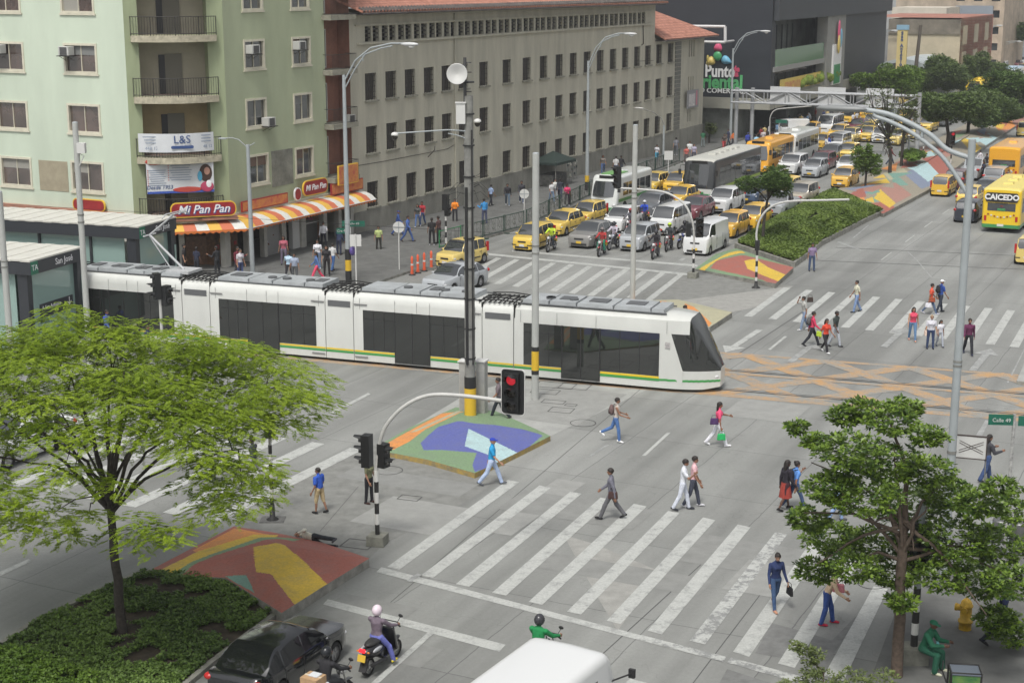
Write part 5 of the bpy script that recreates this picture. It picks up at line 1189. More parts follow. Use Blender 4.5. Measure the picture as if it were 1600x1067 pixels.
def make_car(kind,P,label='x',cat='car'):
    L,W,H=P['L'],P['W'],P['H']; hx=L/2; r=P.get('r',.29); wb=P['wb']; fx=P.get('fx',hx-.72*L/4); rx=fx-wb
    g=P.get('g',.17); belt=P['belt']; hood=P['hood']; ws0,ws1,rw1,rw0=[hx-v*L for v in P['gh']]   # fractions from the front
    trunk=P.get('trunk',belt); root=thing(kind,label,cat)
    body_m=P['paint']
    # stations
    xs={hx,hx-.04*L/4,hx-.12*L/4,hx-.3*L/4,-hx,-hx+.04*L/4,-hx+.12*L/4,ws0,ws1,rw1,rw0}
    for cx in(fx,rx):
        for k in range(-5,6): xs.add(cx+k*(r+.06)/5*1.0)
    pil=P.get('pillars',[])
    for p in pil: xs.add(hx-p*L-.022); xs.add(hx-p*L+.022)
    for k in range(1,14): xs.add(hx-L*k/14)
    xs=sorted({round(min(hx,max(-hx,x)),3) for x in xs},reverse=True)
    ys=[]
    def endf(x):     # narrowing at the ends
        d=min(hx-x,x+hx); t=max(0,1-d/(.65 if not P.get('boxy') else .3)); return 1-.20*t**2.3*(1 if not P.get('boxy') else .5)
    def topz(x):     # height of the lower body top
        if x>=ws0:
            t=(x-ws0)/(hx-ws0); nose=P.get('nose',.78)
            z=belt+(hood-belt)*min(1,t*1.4); e=max(0,(t-.86)/.14); return z-(hood*(1-nose))*e**1.6
        if x<=rw0:
            t=(rw0-x)/(rw0+hx+1e-6); e=max(0,(t-.75)/.25) if rw0+hx>.3 else 0; return belt+(trunk-belt)*min(1,t*2)-.17*e**2
        return belt
    def roofz(x):
        zt=topz(x)
        if x>=ws0 or x<=rw0: return zt
        if x>ws1: t=(ws0-x)/(ws0-ws1); return zt+(H-zt)*math.sin(t*PI/2)**.86*.985
        if x<rw1: t=(x-rw0)/(rw1-rw0+1e-6); return zt+(H-zt)*min(1,math.sin(max(0,t)*PI/2)**.9)*.97
        t=(ws1-x)/(ws1-rw1); return H-P.get('droop',.05)*(abs(t-.42)/.58)**2.4*H/1.5
    def lowz(x):
        z=g+.06*(1-endf(x))*6*.16
        for cx in(fx,rx):
            d=abs(x-cx); R_=r+.055
            if d<R_: z=max(z,r+math.sqrt(max(0,R_*R_-d*d))-.02)
        return z
    tum=P.get('tumble',.80)
    rings=[]
    for x in xs:
        e=endf(x); w_=W/2*e; zt=topz(x); zr=roofz(x); zl=lowz(x); zm=max(zl+.04,(g+zt)*.52)
        gh=(zr-zt)/(H-belt) if H>belt else 0; gh=max(0,min(1,gh))
        wt=w_*(.93-(.93-tum)*gh); wc=w_*(.90-(.90-tum*.90)*gh)
        ring=[(w_*.9,zl) ,(w_*.985,max(zl+.02,g+.12)),(w_,zm),(w_*.985,zt-.10*(1 if zt-.1>zm else .5)),(w_*.94,zt),(wt if gh>.02 else w_*.88,zr-.085*gh+(.012 if gh<=.02 else 0)),(wc if gh>.02 else w_*.72,zr-.028*gh+(.022 if gh<=.02 else 0)),(0,zr+(.012 if gh>.5 else .035))]
        rings.append((x,ring))
    V=[];n=8
    for x,ring in rings:
        for y,z in ring: V.append((x,y,z))
        for y,z in ring[:-1][::-1]: V.append((x,-y,z))
    N=15; F={'body':[], 'windscreen':[], 'rear_window':[], 'trim':[], 'under':[]}; side={}
    pilx=[hx-p*L for p in pil]
    bounds=sorted([ws0]+pilx+[rw0],reverse=True)
    for i in range(len(xs)-1):
        xm=(xs[i]+xs[i+1])/2
        for j in range(N-1):
            f=(i*N+j,(i+1)*N+j,(i+1)*N+j+1,i*N+j+1); jj=j if j<7 else 13-j; key='body'
            if jj==6 and ws1<xm<ws0: key='windscreen'
            elif jj==6 and rw0<xm<rw1 and not P.get('norear'): key='rear_window'
            elif jj==4 and rw0+.06*L/4<xm<ws0-.10*L/4 and not any(abs(xm-p)<.023 for p in pilx):
                k=sum(1 for b in bounds if b>xm)
                if not(P.get('sideglass') and k>P['sideglass']): key=('L' if j<7 else 'R',k)
            elif jj==0 and P.get('sill'): key='trim'
            (side.setdefault(key,[]) if isinstance(key,tuple) else F[key]).append(f)
    for ri in(0,len(xs)-1):
        o=ri*N; ring_=list(range(o,o+N)); 
        if ri==0: F['body'].append(tuple(ring_))
        else: F['body'].append(tuple(ring_[::-1]))
    def sub(name,faces,mats_,inset=0,mis=None):
        m=MB(); used={}; fs=[]
        for f in faces:
            q=[]
            for v in f:
                if v not in used: used[v]=len(m.v); m.v.append(V[v])
                q.append(used[v])
            fs.append(tuple(q))
        m.f=fs; m.m=[0]*len(fs); m.s=[True]*len(fs)
        if name=='body':
            for cx in(0,): m.box((0,0,(g+.30)/2+.08),(L*.93,W*.72,.34),mi=1)
            # door lines
            for p in P.get('doors',[]):
                x=hx-p*L
                for s in(1,-1): m.box((x,s*(W/2*.995),(g+belt)/2+.04),(.016,.012,belt-g-.16),mi=1)
            if P.get('strip'):
                for s in(1,-1): m.box((-.05,s*(W/2+.004),g+.30),(L*.42,.03,.07),mi=1)
        o=m.build(name,mats_,root); me=o.data
        try: me.set_sharp_from_angle(angle=R(38))
        except Exception: pass
        return o
    sub('body',F['body']+F['trim'],[body_m,M_BLKP]); sub('windscreen',F['windscreen'],[M_VGL])
    if F['rear_window']: sub('rear_window',F['rear_window'],[M_VGL])
    for k,v in sorted(side.items(),key=str): sub('side_window',v,[M_VGL])
    for x in(fx,rx):
        for s in(1,-1): wheel(root,x,s*(W/2-.115),r,.19,s)
    e=endf(hx-.1); hz=P.get('hz',hood*.74); tz=P.get('tz',trunk*.80)
    for s in(1,-1):
        m=MB(); m.ball((hx-.17,s*W*.34,hz),(.16,W*.125,.10),10,6); m.build('headlight',[M_HL],root)
        m=MB()
        if P.get('tall_tail'): m.box((-hx+.06,s*W*.435,tz+.12),(.12,.12,.55))
        else: m.ball((-hx+.10,s*W*.40,tz),(.13,W*.085,.10),10,6)
        m.build('taillight',[M_TL],root)
        mz=belt+.05; mx=ws0-.22*L/4
        m=MB(); m.ball((mx,s*(W/2+.07),mz),(.07,.10,.065),8,5); m.build('wing_mirror',[body_m if not P.get('blackmirror') else M_BLKP],root)
        for d in P.get('handles',[]): m=MB(); m.box((hx-d*L,s*(W/2+.008),belt-.16),(.15,.025,.03)); m.build('door_handle',[M_BLKP if P.get('strip') else body_m],root)
    m=MB(); m.box((hx-.015,0,hz-.02),(.05,W*.36,.10),mi=0); m.box((hx-.005,0,g+.12),(.04,W*.6,.13),mi=0)
    if P.get('strip'): 
        for s in(1,-1): m.box((hx-.03,s*W*.34,g+.27),(.09,W*.2,.06),mi=0); m.box((-hx+.03,s*W*.34,g+.27),(.09,W*.2,.06),mi=0)
    m.build('grille',[M_BLKP],root)
    m=MB(); m.box((hx+.012,0,g+.24),(.02,.34,.14)); m.build('number_plate',[P.get('plate',M_PLY)],root)
    m=MB(); m.box((-hx-.012,0,P.get('rpz',g+.3)),(.02,.34,.14)); m.build('number_plate',[P.get('plate',M_PLY)],root)
    m=MB()
    for s in(-1,1): m.tube([(ws0-.12,s*W*.1+.1,belt+.02),((ws0+ws1)/2,s*W*.1-.25,(belt+H)/2+.035)],.012,4)
    m.build('wiper',[M_BLKP],root)
    return root
TAXI_L='x'
KINDS={
 'taxi_hatchback':dict(L=3.5,W=1.52,H=1.55,wb=2.38,belt=.93,hood=.88,gh=(.235,.40,.90,.985),pillars=(.475,.70,.90),doors=(.31,.565,.77),handles=(.53,.73),strip=1,paint=P_TAXI,plate=M_PLW,nose=.8,tz=.85,tall_tail=1),
 'taxi_sedan':dict(L=4.1,W=1.65,H=1.48,wb=2.5,belt=.93,hood=.88,gh=(.25,.40,.76,.87),pillars=(.50,.72),doors=(.30,.53,.72),handles=(.49,.68),strip=1,paint=P_TAXI,plate=M_PLW,trunk=.95,tz=.80),
 'taxi_round':dict(L=3.65,W=1.62,H=1.52,wb=2.4,belt=.95,hood=.92,gh=(.22,.40,.88,.985),pillars=(.50,.74),doors=(.30,.56,.76),handles=(.52,.72),paint=P_TAXI2,plate=M_PLW,tz=.88,nose=.84),
 'hatchback':dict(L=3.7,W=1.62,H=1.52,wb=2.4,belt=.96,hood=.92,gh=(.22,.41,.87,.985),pillars=(.50,.74),doors=(.30,.56,.77),handles=(.52,.72),paint=P_SILV,tz=.9,nose=.86),
 'sedan':dict(L=4.4,W=1.74,H=1.45,wb=2.6,belt=.93,hood=.86,gh=(.26,.45,.72,.90),tumble=.74,droop=.10,pillars=(.515,.73),doors=(.31,.54,.73),handles=(.50,.69),paint=P_GREY,trunk=.98,r=.31,tz=.84,nose=.8,fx=1.38),
 'suv':dict(L=4.4,W=1.82,H=1.68,wb=2.65,belt=1.05,hood=1.02,gh=(.25,.39,.90,.985),pillars=(.50,.72,.88),doors=(.31,.54,.76),handles=(.50,.70),paint=P_GREY,r=.36,g=.24,tz=1.05,hz=.82,nose=.9,fx=1.45,tumble=.84),
 'passenger_van':dict(L=4.1,W=1.6,H=1.85,wb=2.5,belt=1.10,hood=1.0,gh=(.09,.25,.95,.995),pillars=(.36,.56,.78),doors=(.18,.38,.62),handles=(.34,.42),paint=P_WHITE,r=.29,tz=1.0,hz=.78,nose=.86,boxy=1,tumble=.86,fx=1.45),
 'delivery_van':dict(L=4.3,W=1.66,H=1.9,wb=2.75,belt=1.12,hood=1.02,gh=(.10,.25,.97,.998),pillars=(.38,),sideglass=1,doors=(.17,.40,.66),handles=(.36,.43),paint=P_WHITE,r=.3,tz=1.0,hz=.80,nose=.88,boxy=1,tumble=.88,fx=1.5,norear=1),
 'pickup':dict(L=4.9,W=1.75,H=1.7,wb=3.0,belt=1.05,hood=1.0,gh=(.28,.40,.56,.61),pillars=(.48,),doors=(.31,.58),handles=(.52,),paint=P_WHITE,r=.35,g=.25,tz=.95,hz=.82,trunk=1.02,nose=.9),
 'wagon':dict(L=4.3,W=1.7,H=1.52,wb=2.6,belt=.95,hood=.9,gh=(.25,.42,.90,.985),pillars=(.50,.70,.87),doors=(.31,.54,.75),handles=(.5,.69),paint=P_RED,tz=.9,r=.31),
 'minibus':dict(L=5.3,W=1.8,H=2.15,wb=3.0,belt=1.25,hood=1.1,gh=(.06,.20,.96,.995),pillars=(.30,.46,.62,.79),doors=(.14,.32,.5),paint=P_WHITE,r=.33,tz=1.2,hz=.85,nose=.9,boxy=1,tumble=.88),
}
PROTO={}
used=set()
DEFP={k:v['paint'] for k,v in KINDS.items()}
NAMES={'taxi_hatchback':'taxi','taxi_sedan':'taxi','taxi_round':'taxi','hatchback':'hatchback_car','sedan':'sedan_car','suv':'suv_car','passenger_van':'passenger_van','delivery_van':'delivery_van','pickup':'pickup_truck','wagon':'estate_car','minibus':'minibus'}
def car(kind,px,py,deg,label,cat,pnt=None,group=None,scale=None,anc=0):
    "place a car with its middle over the ground point seen at px,py"
    if kind not in PROTO: PROTO[kind]=make_car(NAMES[kind],KINDS[kind]); o=PROTO[kind]; first=True
    else: first=False
    P=G(px,py) if not isinstance(px,Vector) else px.copy()
    if anc: P=P+U2(deg)*(-anc*KINDS[kind]['L']/2)
    if first and kind not in used:
        used.add(kind); o.location=P; o.rotation_euler=(0,0,R(deg))
    else: o=clone(PROTO[kind],P,R(deg))
    o['label']=label; o['category']=cat
    if group: o['group']=group
    elif 'group' in o: del o['group']
    if kind.startswith('taxi') and (pnt is None or pnt in (P_TAXI,P_TAXI2)):
        _tv=(sum(map(ord,label))%4); pnt=[pnt or DEFP[kind],P_TV1,P_TV2,pnt or DEFP[kind]][_tv]
    for ob in o.children_recursive:
        for i,mm in enumerate(ob.data.materials):
            if mm==DEFP[kind]:
                s=ob.material_slots[i]; s.link='OBJECT'; s.material=pnt or DEFP[kind]
    return o
# ------------- buses -------------
def make_bus(name,label,L,W,H,pnt,pnt2,front=True,stripe=None,nwin=6,winz=(1.15,2.35),r=.46,wb=None,small=False,roofc=None,fully_glazed_side=False,roofhatch=2,group=None,plate=M_PLW):
    o=thing(name,label,'bus',(0,0,0),0,group); hx=L/2; g=.32
    rr=.22
    prof=[]
    for (a0,cy,cz) in((0,W/2-rr,H-rr),):
        for i in range(6):
            a=R(90*i/5); prof.append((cy+rr*math.cos(a),cz+rr*math.sin(a)))
    half=[(W/2-.02,g),(W/2,g+.25),(W/2,winz[0]-.08)]+prof+[(0,H+.03)]
    # stations with rounded front and raked screen
    V=[];F=[];MI=[];st=[]
    def ring(x,zs,ws,fr):
        out=[]
        for y,z in half:
            zz=g+(z-g)*zs; out.append((x-(fr*max(0,(z-1.0))/(H-1.0)),y*ws,zz))
        return out+[(a,-b,c) for a,b,c in out[:-1][::-1]]
    fr=.28 if not small else .55
    for x,zs,ws,f in((hx,.94,.88,fr),(hx-.06,.97,.95,fr),(hx-.2,.99,.99,fr*.95),(hx-.5,1,1,fr*.6),(hx-1.0,1,1,0)): st.append(ring(x,zs,ws,f))
    xs_=[x for x in np.linspace(hx-1.4,-hx+.5,10)]
    wx=[hx-(2.4 if not small else 1.5),-hx+(3.0 if not small else 1.9)]
    for x in xs_: st.append(ring(x,1,1,0))
    for x,zs,ws in((-hx+.25,1,1),(-hx+.08,.98,.97),(-hx,.95,.9)): st.append(ring(x,zs,ws,0))
    N=len(st[0]); 
    for s_ in st: V+=s_
    m=MB(); fs=[]
    for i in range(len(st)-1):
        for j in range(N-1): fs.append((i*N+j,(i+1)*N+j,(i+1)*N+j+1,i*N+j+1))
    fs+= [tuple(range(N)),tuple(range((len(st)-1)*N,len(st)*N))[::-1]]
    m.add(V,fs,0,True)
    nh=len(half)
    for k,f in enumerate(fs[:-2]):
        j=k%(N-1); jj=j if j<nh-1 else N-2-j
        if jj==0 and pnt2 is not None: m.m[k]=1
        if roofc is not None and jj>=5: m.m[k]=2
    m.box((0,0,g-.02),(L*.94,W*.9,.12),mi=3)
    b=m.build('body',[pnt,pnt2 or pnt,roofc or pnt,M_UND],o)
    try: b.data.set_sharp_from_angle(angle=R(35))
    except Exception: pass
    z0,z1=winz
    # front screen and rear window
    fxs=hx-fr*(z0-1.0)/(H-1)-.0; fxe=hx-fr*(z1+.25-1.0)/(H-1)
    q=MB(); wS=W*.86/2; zb_,zt_=(z0-.15,z1+.3) if not small else (z0+.0,z1+.15)
    nx=lambda z:hx-fr*max(0,(z-1.0))/(H-1.0)+.02
    for i in range(6):
        y0_,y1_=-wS+2*wS*i/6,-wS+2*wS*(i+1)/6; c=lambda y:-.10*(abs(y)/wS)**2
        q.add([(nx(zb_)+c(y0_),y0_,zb_),(nx(zb_)+c(y1_),y1_,zb_),(nx(zt_)+c(y1_),y1_,zt_),(nx(zt_)+c(y0_),y0_,zt_)],[(0,1,2,3)],0,True)
    q.build('windscreen',[M_VGL],o)
    q=MB(); q.box((nx(z1+.45)-.03-(.35 if L<6 else 0),0,z1+.45-(.3 if L<6 else 0)),(.05,W*.5,.2 if L>6 else .04)); q.build('destination_display' if L>6 else 'sun_strip',[mat('dark_led_display',(.02,.02,.02),.4)],o)
    q=MB(); q.quad((-hx-.012,-W*.36,z0+.15),(-hx-.012,W*.36,z0+.15),(-hx+.01,W*.36,z1+.12),(-hx+.01,-W*.36,z1+.12)); 
    q.f[-1]=q.f[-1][::-1]; q.build('rear_window',[M_VGL],o)
    xa,xb=hx-(1.3 if not small else 1.15),-hx+.45
    for s in(1,-1):
        for i in range(nwin):
            a=xa+(xb-xa)*i/nwin-.04; b_=xa+(xb-xa)*(i+1)/nwin+.04
            q=MB(); y=s*(W/2+.006); q.quad((a,y,z0),(b_,y,z0),(b_,y,z1),(a,y,z1)); q.build('side_window',[M_VGL],o)
            q=MB(); q.box(((a+b_)/2,y*1.0,z0+(z1-z0)*.68),(abs(b_-a),.02,.03)); q.build('window_bar',[M_BLKP],o)
        if stripe: q=MB(); q.box((-.1,s*(W/2+.004),z0-.28),(L*.93,.012,.22),mi=0); q.build('stripe',[stripe],o)
        for x in wx: wheel(o,x,s*(W/2-.16),r,.28,s)
        for x in wx:
            q=MB(); q.lathe([(.001,0),(r+.09,0)],(x,s*(W/2+.003),r+.04),18,axis='Y',smooth=False); q.build('wheel_arch',[M_UND],o)
        q=MB(); q.ball((hx-.05,s*W*.38,.72),(.1,.16,.12),10,6); q.build('headlight',[M_HL],o)
        q=MB(); q.box((-hx+.0,s*W*.40,.95),(.06,.16,.34)); q.build('taillight',[M_TL],o)
        q=MB(); q.tube([(hx-.3,s*W/2*.95,z1+.2),(hx+.1,s*(W/2+.15),z1+.2),(hx+.1,s*(W/2+.2),z1-.1)] if L>6 else [(hx-.5,s*W/2*.97,z1-.3),(hx+.1,s*(W/2+.2),z1-.3)],.02,5); q.box((hx+.1,s*(W/2+.2),z1-.3),(.1,.2,.42) if L>6 else (.08,.14,.2)); q.build('wing_mirror',[M_BLKP],o)
    q=MB(); q.box((hx-.02,0,.45),(.14,W*.92,.22)); q.build('bumper',[M_BLKP if pnt2 is None else pnt2],o)
    q=MB(); q.box((-hx+.0,0,.45),(.14,W*.92,.22)); q.build('bumper',[pnt2 or M_BLKP],o)
    for sx in(hx+.06,-hx-.08): q=MB(); q.box((sx,0,.52),(.02,.42,.16)); q.build('number_plate',[plate],o)
    for k in range(roofhatch):
        x=L*(.22-.44*k/max(1,roofhatch-1)) if roofhatch>1 else 0; q=MB(); q.box((x,0,H+.09),(.75,.65,.14),top=.85); q.build('roof_hatch',[roofc or pnt],o)
    return o
def put(o,px,py,deg,P=None):
    o.location=P or G(px,py); o.rotation_euler=(0,0,R(deg)); return o
SDN=SD+180   # heading towards the camera
# --- front rows of the queue (they face the camera) ---
TQ='yellow taxis waiting in the avenue traffic'
car('taxi_hatchback',815,394,SDN,'yellow taxi first in the left lane at the stop line beside the kerb fence','taxi',group=TQ,anc=1)
car('taxi_sedan',861,370,SDN,'yellow saloon taxi second in the left lane beside the kerb fence','taxi',group=TQ,anc=1)
car('taxi_hatchback',904,355,SDN,'yellow taxi directly in front of the green and white minibus','taxi',group=TQ,anc=1)
car('sedan',904,389,SDN,'grey saloon car at the stop line behind the fence cables','car',paint('dark_silver_car_paint',(.22,.215,.205)),anc=1)
car('hatchback',983,394,SDN,'silver hatchback with yellow plate at the stop line between motorcycles','car',anc=1)
car('delivery_van',1085,400,SDN,'white delivery van at the stop line next to the painted island','van',anc=1)
car('taxi_round',1129,373,SDN,'deep yellow taxi right behind the white delivery van','taxi',group=TQ,anc=1)
car('taxi_round',1165,360,SDN,'yellow taxi with blue windscreen strip beside the planted bed','taxi',P_TAXI,group=TQ,anc=1)
car('passenger_van',1031,369,SDN,'white passenger van with three dark side windows in the middle lane','van',anc=1)
car('hatchback',957,364,SDN,'white hatchback half hidden by the motorcycles in the middle lane','car',P_WHITE,anc=1)
car('suv',1003,344,SDN,'grey SUV in the middle lane behind the white hatchback','suv',anc=1)
car('taxi_sedan',1050,327,SDN,'yellow saloon taxi ahead of the long city bus','taxi',group=TQ,anc=1)
car('sedan',1071,345,SDN,'maroon saloon car between the white van and the white SUV','car',P_RED,anc=1)
car('suv',1118,335,SDN,'white SUV with roof rails right of the long city bus','suv',P_WHITE,anc=1)
car('taxi_hatchback',1010,304,SDN,'yellow taxi half hidden behind the catenary pole','taxi',group=TQ,anc=1)
car('taxi_hatchback',1047,304,SDN,'yellow taxi immediately left of the long city bus','taxi',group=TQ,anc=1)
car('sedan',1165,320,SDN,'blue grey saloon car behind the white SUV','car',P_BLUE,anc=1)
car('pickup',1204,342,SDN,'pale grey pickup behind the small median tree','pickup',P_SILV,anc=1)
car('taxi_round',1218,312,SDN,'pale yellow taxi behind the small spreading median tree','taxi',P_TAXI,group=TQ,anc=1)
car('suv',1238,326,SDN,'beige off-roader nearest the planted bed','suv',P_BEIGE,anc=1)
car('suv',1228,275,SDN,'white off-roader behind the orange bus','suv',P_WHITE,anc=1)
car('hatchback',1264,279,SDN,'silver hatchback behind the curved signal arm','car',anc=1)
car('taxi_round',1311,295,SDN,'deep yellow taxi alone beside the painted median','taxi',group=TQ,anc=1)
car('wagon',1275,268,SDN,'maroon estate car in the middle of the queue','car',anc=1)
car('sedan',1290,254,SDN,'dark grey saloon car right of the maroon estate','car',anc=1)
car('hatchback',1318,274,SDN,'white hatchback just behind the lone deep yellow taxi','car',P_WHITE,anc=1)
car('taxi_round',1277,236,SDN,'orange yellow taxi near the red shirted pedestrian','taxi',group=TQ,anc=1)
car('taxi_hatchback',1256,234,SDN,'yellow taxi beside the white school van','taxi',group=TQ,anc=1)
car('passenger_van',1302,240,SDN,'white van with pedestrians in front of it','van',anc=1)
car('taxi_sedan',1318,252,SDN,'pale yellow saloon taxi next to the round leafy tree','taxi',group=TQ,anc=1)
car('taxi_hatchback',1322,226,SDN,'yellow taxi behind the white van with pedestrians','taxi',group=TQ,anc=1)
car('taxi_sedan',1338,222,SDN,'orange yellow saloon taxi below the gantry','taxi',P_TAXI2,group=TQ,anc=1)
car('minibus',1297,210,SDN,'white minibus with a row of side windows below the gantry','minibus')
car('delivery_van',1232,214,180+20,'white panel van crossing by the shopping centre pavement','van')
car('taxi_hatchback',1358,214,SDN,'pale yellow taxi facing away behind the leafless tree','taxi',group=TQ)
car('hatchback',1378,222,SDN,'white hatchback seen through the leafless branches','car',P_WHITE)
# --- the long tail of the queue up the avenue ---
tail=random.Random(5); ORD='first second third fourth fifth sixth seventh eighth ninth tenth eleventh twelfth thirteenth fourteenth'.split()
lanes_k=[0,1,2,3]
colors=[(P_TAXI,'taxi_hatchback','yellow'),(P_TAXI,'taxi_sedan','yellow'),(P_TAXI2,'taxi_round','yellow'),(P_WHITE,'hatchback','white'),(P_SILV,'sedan','silver'),(P_GREY,'suv','grey'),(P_WHITE,'suv','white'),(P_RED,'sedan','maroon'),(P_WHITE,'passenger_van','white')]
Qa=G(1300,284); cnt=0
offs=[-1.9,-5.2,-8.5,-11.8]
for row in range(14):
    for li,of in enumerate(offs):
        s_=32+row*7.5+li*1.7+tail.uniform(-1,1)
        if row<3 and li>1 and False: continue
        P=Qa+SV*s_+CV*of
        if tail.random()<.10: continue
        c_=tail.choice(colors if row%2 else colors[:4]+colors[:3])
        d_=row*4+li
        where=['nearest the median','second from the median','third from the median','along the far kerb'][li]
        isx=c_[1].startswith('taxi')
        car(c_[1],P,None,SDN+tail.uniform(-2,2),f'{c_[2]} {"taxi" if isx else "car"} far up the queue, {where}, {ORD[row]} row from the front','taxi' if isx else 'car',c_[0],'cars far up the avenue queue'); cnt+=1
# --- outgoing carriageway (they drive away) ---
car('taxi_hatchback',1467,308,SD,'pale yellow hatchback taxi driving away beside the painted median','taxi',P_TAXI,TQ,anc=-1)
car('wagon',1489,297,SD,'dark maroon pickup-like estate driving away in the median lane','car',paint('dusty_maroon_paint',(.11,.05,.055)),anc=-1)
car('pickup',1513,283,SD,'silver pickup driving away ahead of the maroon estate','pickup',P_SILV,anc=-1)
car('hatchback',1506,349,SD,'dark blue hatchback right behind the tall lamp post','car',P_DARK,anc=-1)
car('taxi_sedan',1508,325,SD,'yellow saloon taxi just ahead of the dark blue hatchback','taxi',P_TAXI,TQ,anc=-1)
car('sedan',1536,313,SD,'grey saloon beside the yellow bus, driving away','car',paint('mid_grey_car_paint',(.12,.135,.15)),anc=-1)
car('suv',1550,296,SD,'silver compact SUV with red tail lights behind the upper orange bus','suv',P_SILV,anc=-1)
car('taxi_hatchback',1603,415,SD,'yellow taxi cut by the right edge of the photo','taxi',P_TAXI,TQ,anc=-1)
car('taxi_hatchback',1602,212,SD,'yellow taxi at the right edge far up the outgoing lanes','taxi',P_TAXI,TQ)
for i,(px_,py_,c_,k_) in enumerate([(1598,150,P_WHITE,'sedan'),(1586,140,P_TAXI,'taxi_sedan'),(1572,128,P_RED,'hatchback'),(1592,128,P_WHITE,'suv'),(1580,118,P_SILV,'sedan'),(1597,114,P_TAXI,'taxi_hatchback'),(1566,112,P_WHITE,'passenger_van'),(1588,106,P_RED,'sedan'),(1575,104,P_SILV,'hatchback'),(1598,101,P_WHITE,'sedan')]):
    car(k_,px_,py_,SDN,['white saloon','yellow saloon taxi','maroon hatchback','white SUV','silver saloon','yellow taxi','white van','maroon saloon','silver hatchback','white saloon'][i]+[' nearest the right edge beyond the big trees',' above the dense right-hand tree',' just left of the white SUV in the distance',' at the right edge under the far overpass',' in the middle of the far jam',' at the very edge of the far jam',' leftmost in the far jam',' near the top of the far jam',' highest on the left of the far jam',' highest at the right edge'][i],'car' if 'taxi' not in k_ else 'taxi',c_,'cars far up the avenue queue')
# --- crossing street, near left ---
car('taxi_hatchback',722,414,SDN-8,'yellow taxi turning beside the orange bollards','taxi',P_TAXI,TQ)
car('sedan',712,452,SDN-6,'silver saloon car directly behind the tram roof','car',P_SILV)
car('sedan',30,712,SD+180,'white saloon car behind the feathery tree','car',P_WHITE)
bcar=car('sedan',438,1060,SD+1,'glossy black saloon car beside the planted bed in the foreground','car',P_BLACK)
bcar.scale=(.92,.93,.93); M_VGD=mat('dark_tinted_glass',(.008,.009,.010),.04,spec=.6)
repaint(bcar,M_VGD,M_VGL)
# --- buses ---
P_GRN=paint('bus_green_paint',(.05,.25,.08)); P_BW=paint('bus_white_paint',(.62,.64,.62)); P_BD=paint('bus_charcoal_paint',(.03,.033,.036))
b=make_bus('city_bus','long charcoal city bus with pale roof and green front skirt in the queue',12.0,2.5,3.15,P_BD,P_GRN,nwin=8,winz=(1.15,2.45),roofc=mat('pale_bus_roof',(.45,.45,.41),.6),roofhatch=5,stripe=mat('lime_bus_stripe',(.30,.42,.06),.5))
put(b,0,0,SDN,P=G(1090,314)+SV*6)
q=MB(); q.box((5.98,0,.66),(.10,2.2,.5),mi=0); q.box((6.04,0,.60),(.02,.9,.2),mi=1); q.build('front_panel',[P_BW,P_GRN],b); q=MB(); q.box((5.66,0,2.75),(.06,1.3,.16)); q.build('orange_led',[mat('orange_led_text',(.9,.2,.05),.5,emit=.8)],b)
b=make_bus('minibus','green and white minibus behind the yellow taxis in the left lane',7.0,2.1,2.75,P_BW,P_GRN,nwin=5,winz=(1.3,2.2),small=True,r=.38,roofhatch=1,stripe=P_GRN); put(b,0,0,SDN,P=G(942,336)+SV*3.5)
q=MB(); q.box((1.4,0,2.80),(2.2,1.2,.05)); q.build('green_roof_panel',[mat('green_roof_paint',(.14,.32,.10),.5)],b)
b=make_bus('yellow_minibus','orange yellow small bus with bright windscreen behind the long city bus',8.0,2.2,2.8,P_ORY,P_ORY,nwin=5,winz=(1.3,2.3),small=True,r=.4,roofhatch=1); put(b,0,0,SDN,P=G(1180,274)+SV*4)
b=make_bus('white_minibus','white small bus behind the orange yellow bus',8.2,2.2,2.9,P_BW,P_BW,nwin=5,winz=(1.35,2.35),small=True,r=.4,roofhatch=1); put(b,0,0,SDN,P=G(1222,260)+SV*4.1)
def busrear(b,L,W,H,txt=None):
    hx=L/2
    q=MB(); n=9
    for i in range(n):
        y=W*.33*(1-2*i/(n-1)); z=1.22-.18*math.cos(y/(W*.33)*PI/2); q.box((-hx-.03,y,z),(.03,W*.045,.09),mi=i%2)
    q.build('reflector_strip',[mat('dark_red_reflector',(.25,.02,.02),.4),mat('white_reflector',(.6,.6,.6),.4)],b)
    q=MB(); q.box((-hx-.03,0,1.55),(.03,.5,.14)); q.build('green_notice',[mat('green_notice',(.05,.25,.08),.5)],b)
    if txt:
        q=MB(); rrect(q,W*.82,.62,.12,0,.02,0); o=q.build('destination_panel',[M_BLKP],b); o.rotation_euler=(0,0,-PI/2); o.location=(-hx-.05,0,2.35)
        t=text(txt,.5,mat('white_bus_lettering',(.75,.75,.75),.5),b,(-hx-.08,0,2.36),(PI/2,0,-PI/2),ext=.006,bold=.02,sx=1.0)
        text('INTEGRADO',.14,M_BLKP,b,(-hx-.03,0,1.95),(PI/2,0,-PI/2),ext=.004)
        text('1953',.12,M_TL,b,(-hx-.03,0,1.78),(PI/2,0,-PI/2),ext=.004)
b=make_bus('yellow_bus','yellow bus with green skirt reading CAICEDO on its rear at the right edge',9.0,2.5,2.95,P_BUSY,P_GRN,nwin=6,winz=(1.3,2.3),r=.44,roofhatch=3,roofc=mat('pale_yellow_bus_roof',(.66,.55,.16),.5)); put(b,0,0,SD,P=G(1562,364)+SV*4.5); busrear(b,9.0,2.5,2.95,'CAICEDO')
b=make_bus('orange_bus','orange yellow bus driving away above the CAICEDO bus',9.0,2.5,3.0,P_ORY,P_ORY,nwin=6,winz=(1.3,2.3),r=.44,roofhatch=1); put(b,0,0,SD,P=G(1566,288)+SV*4.5); busrear(b,9.0,2.5,3.0)
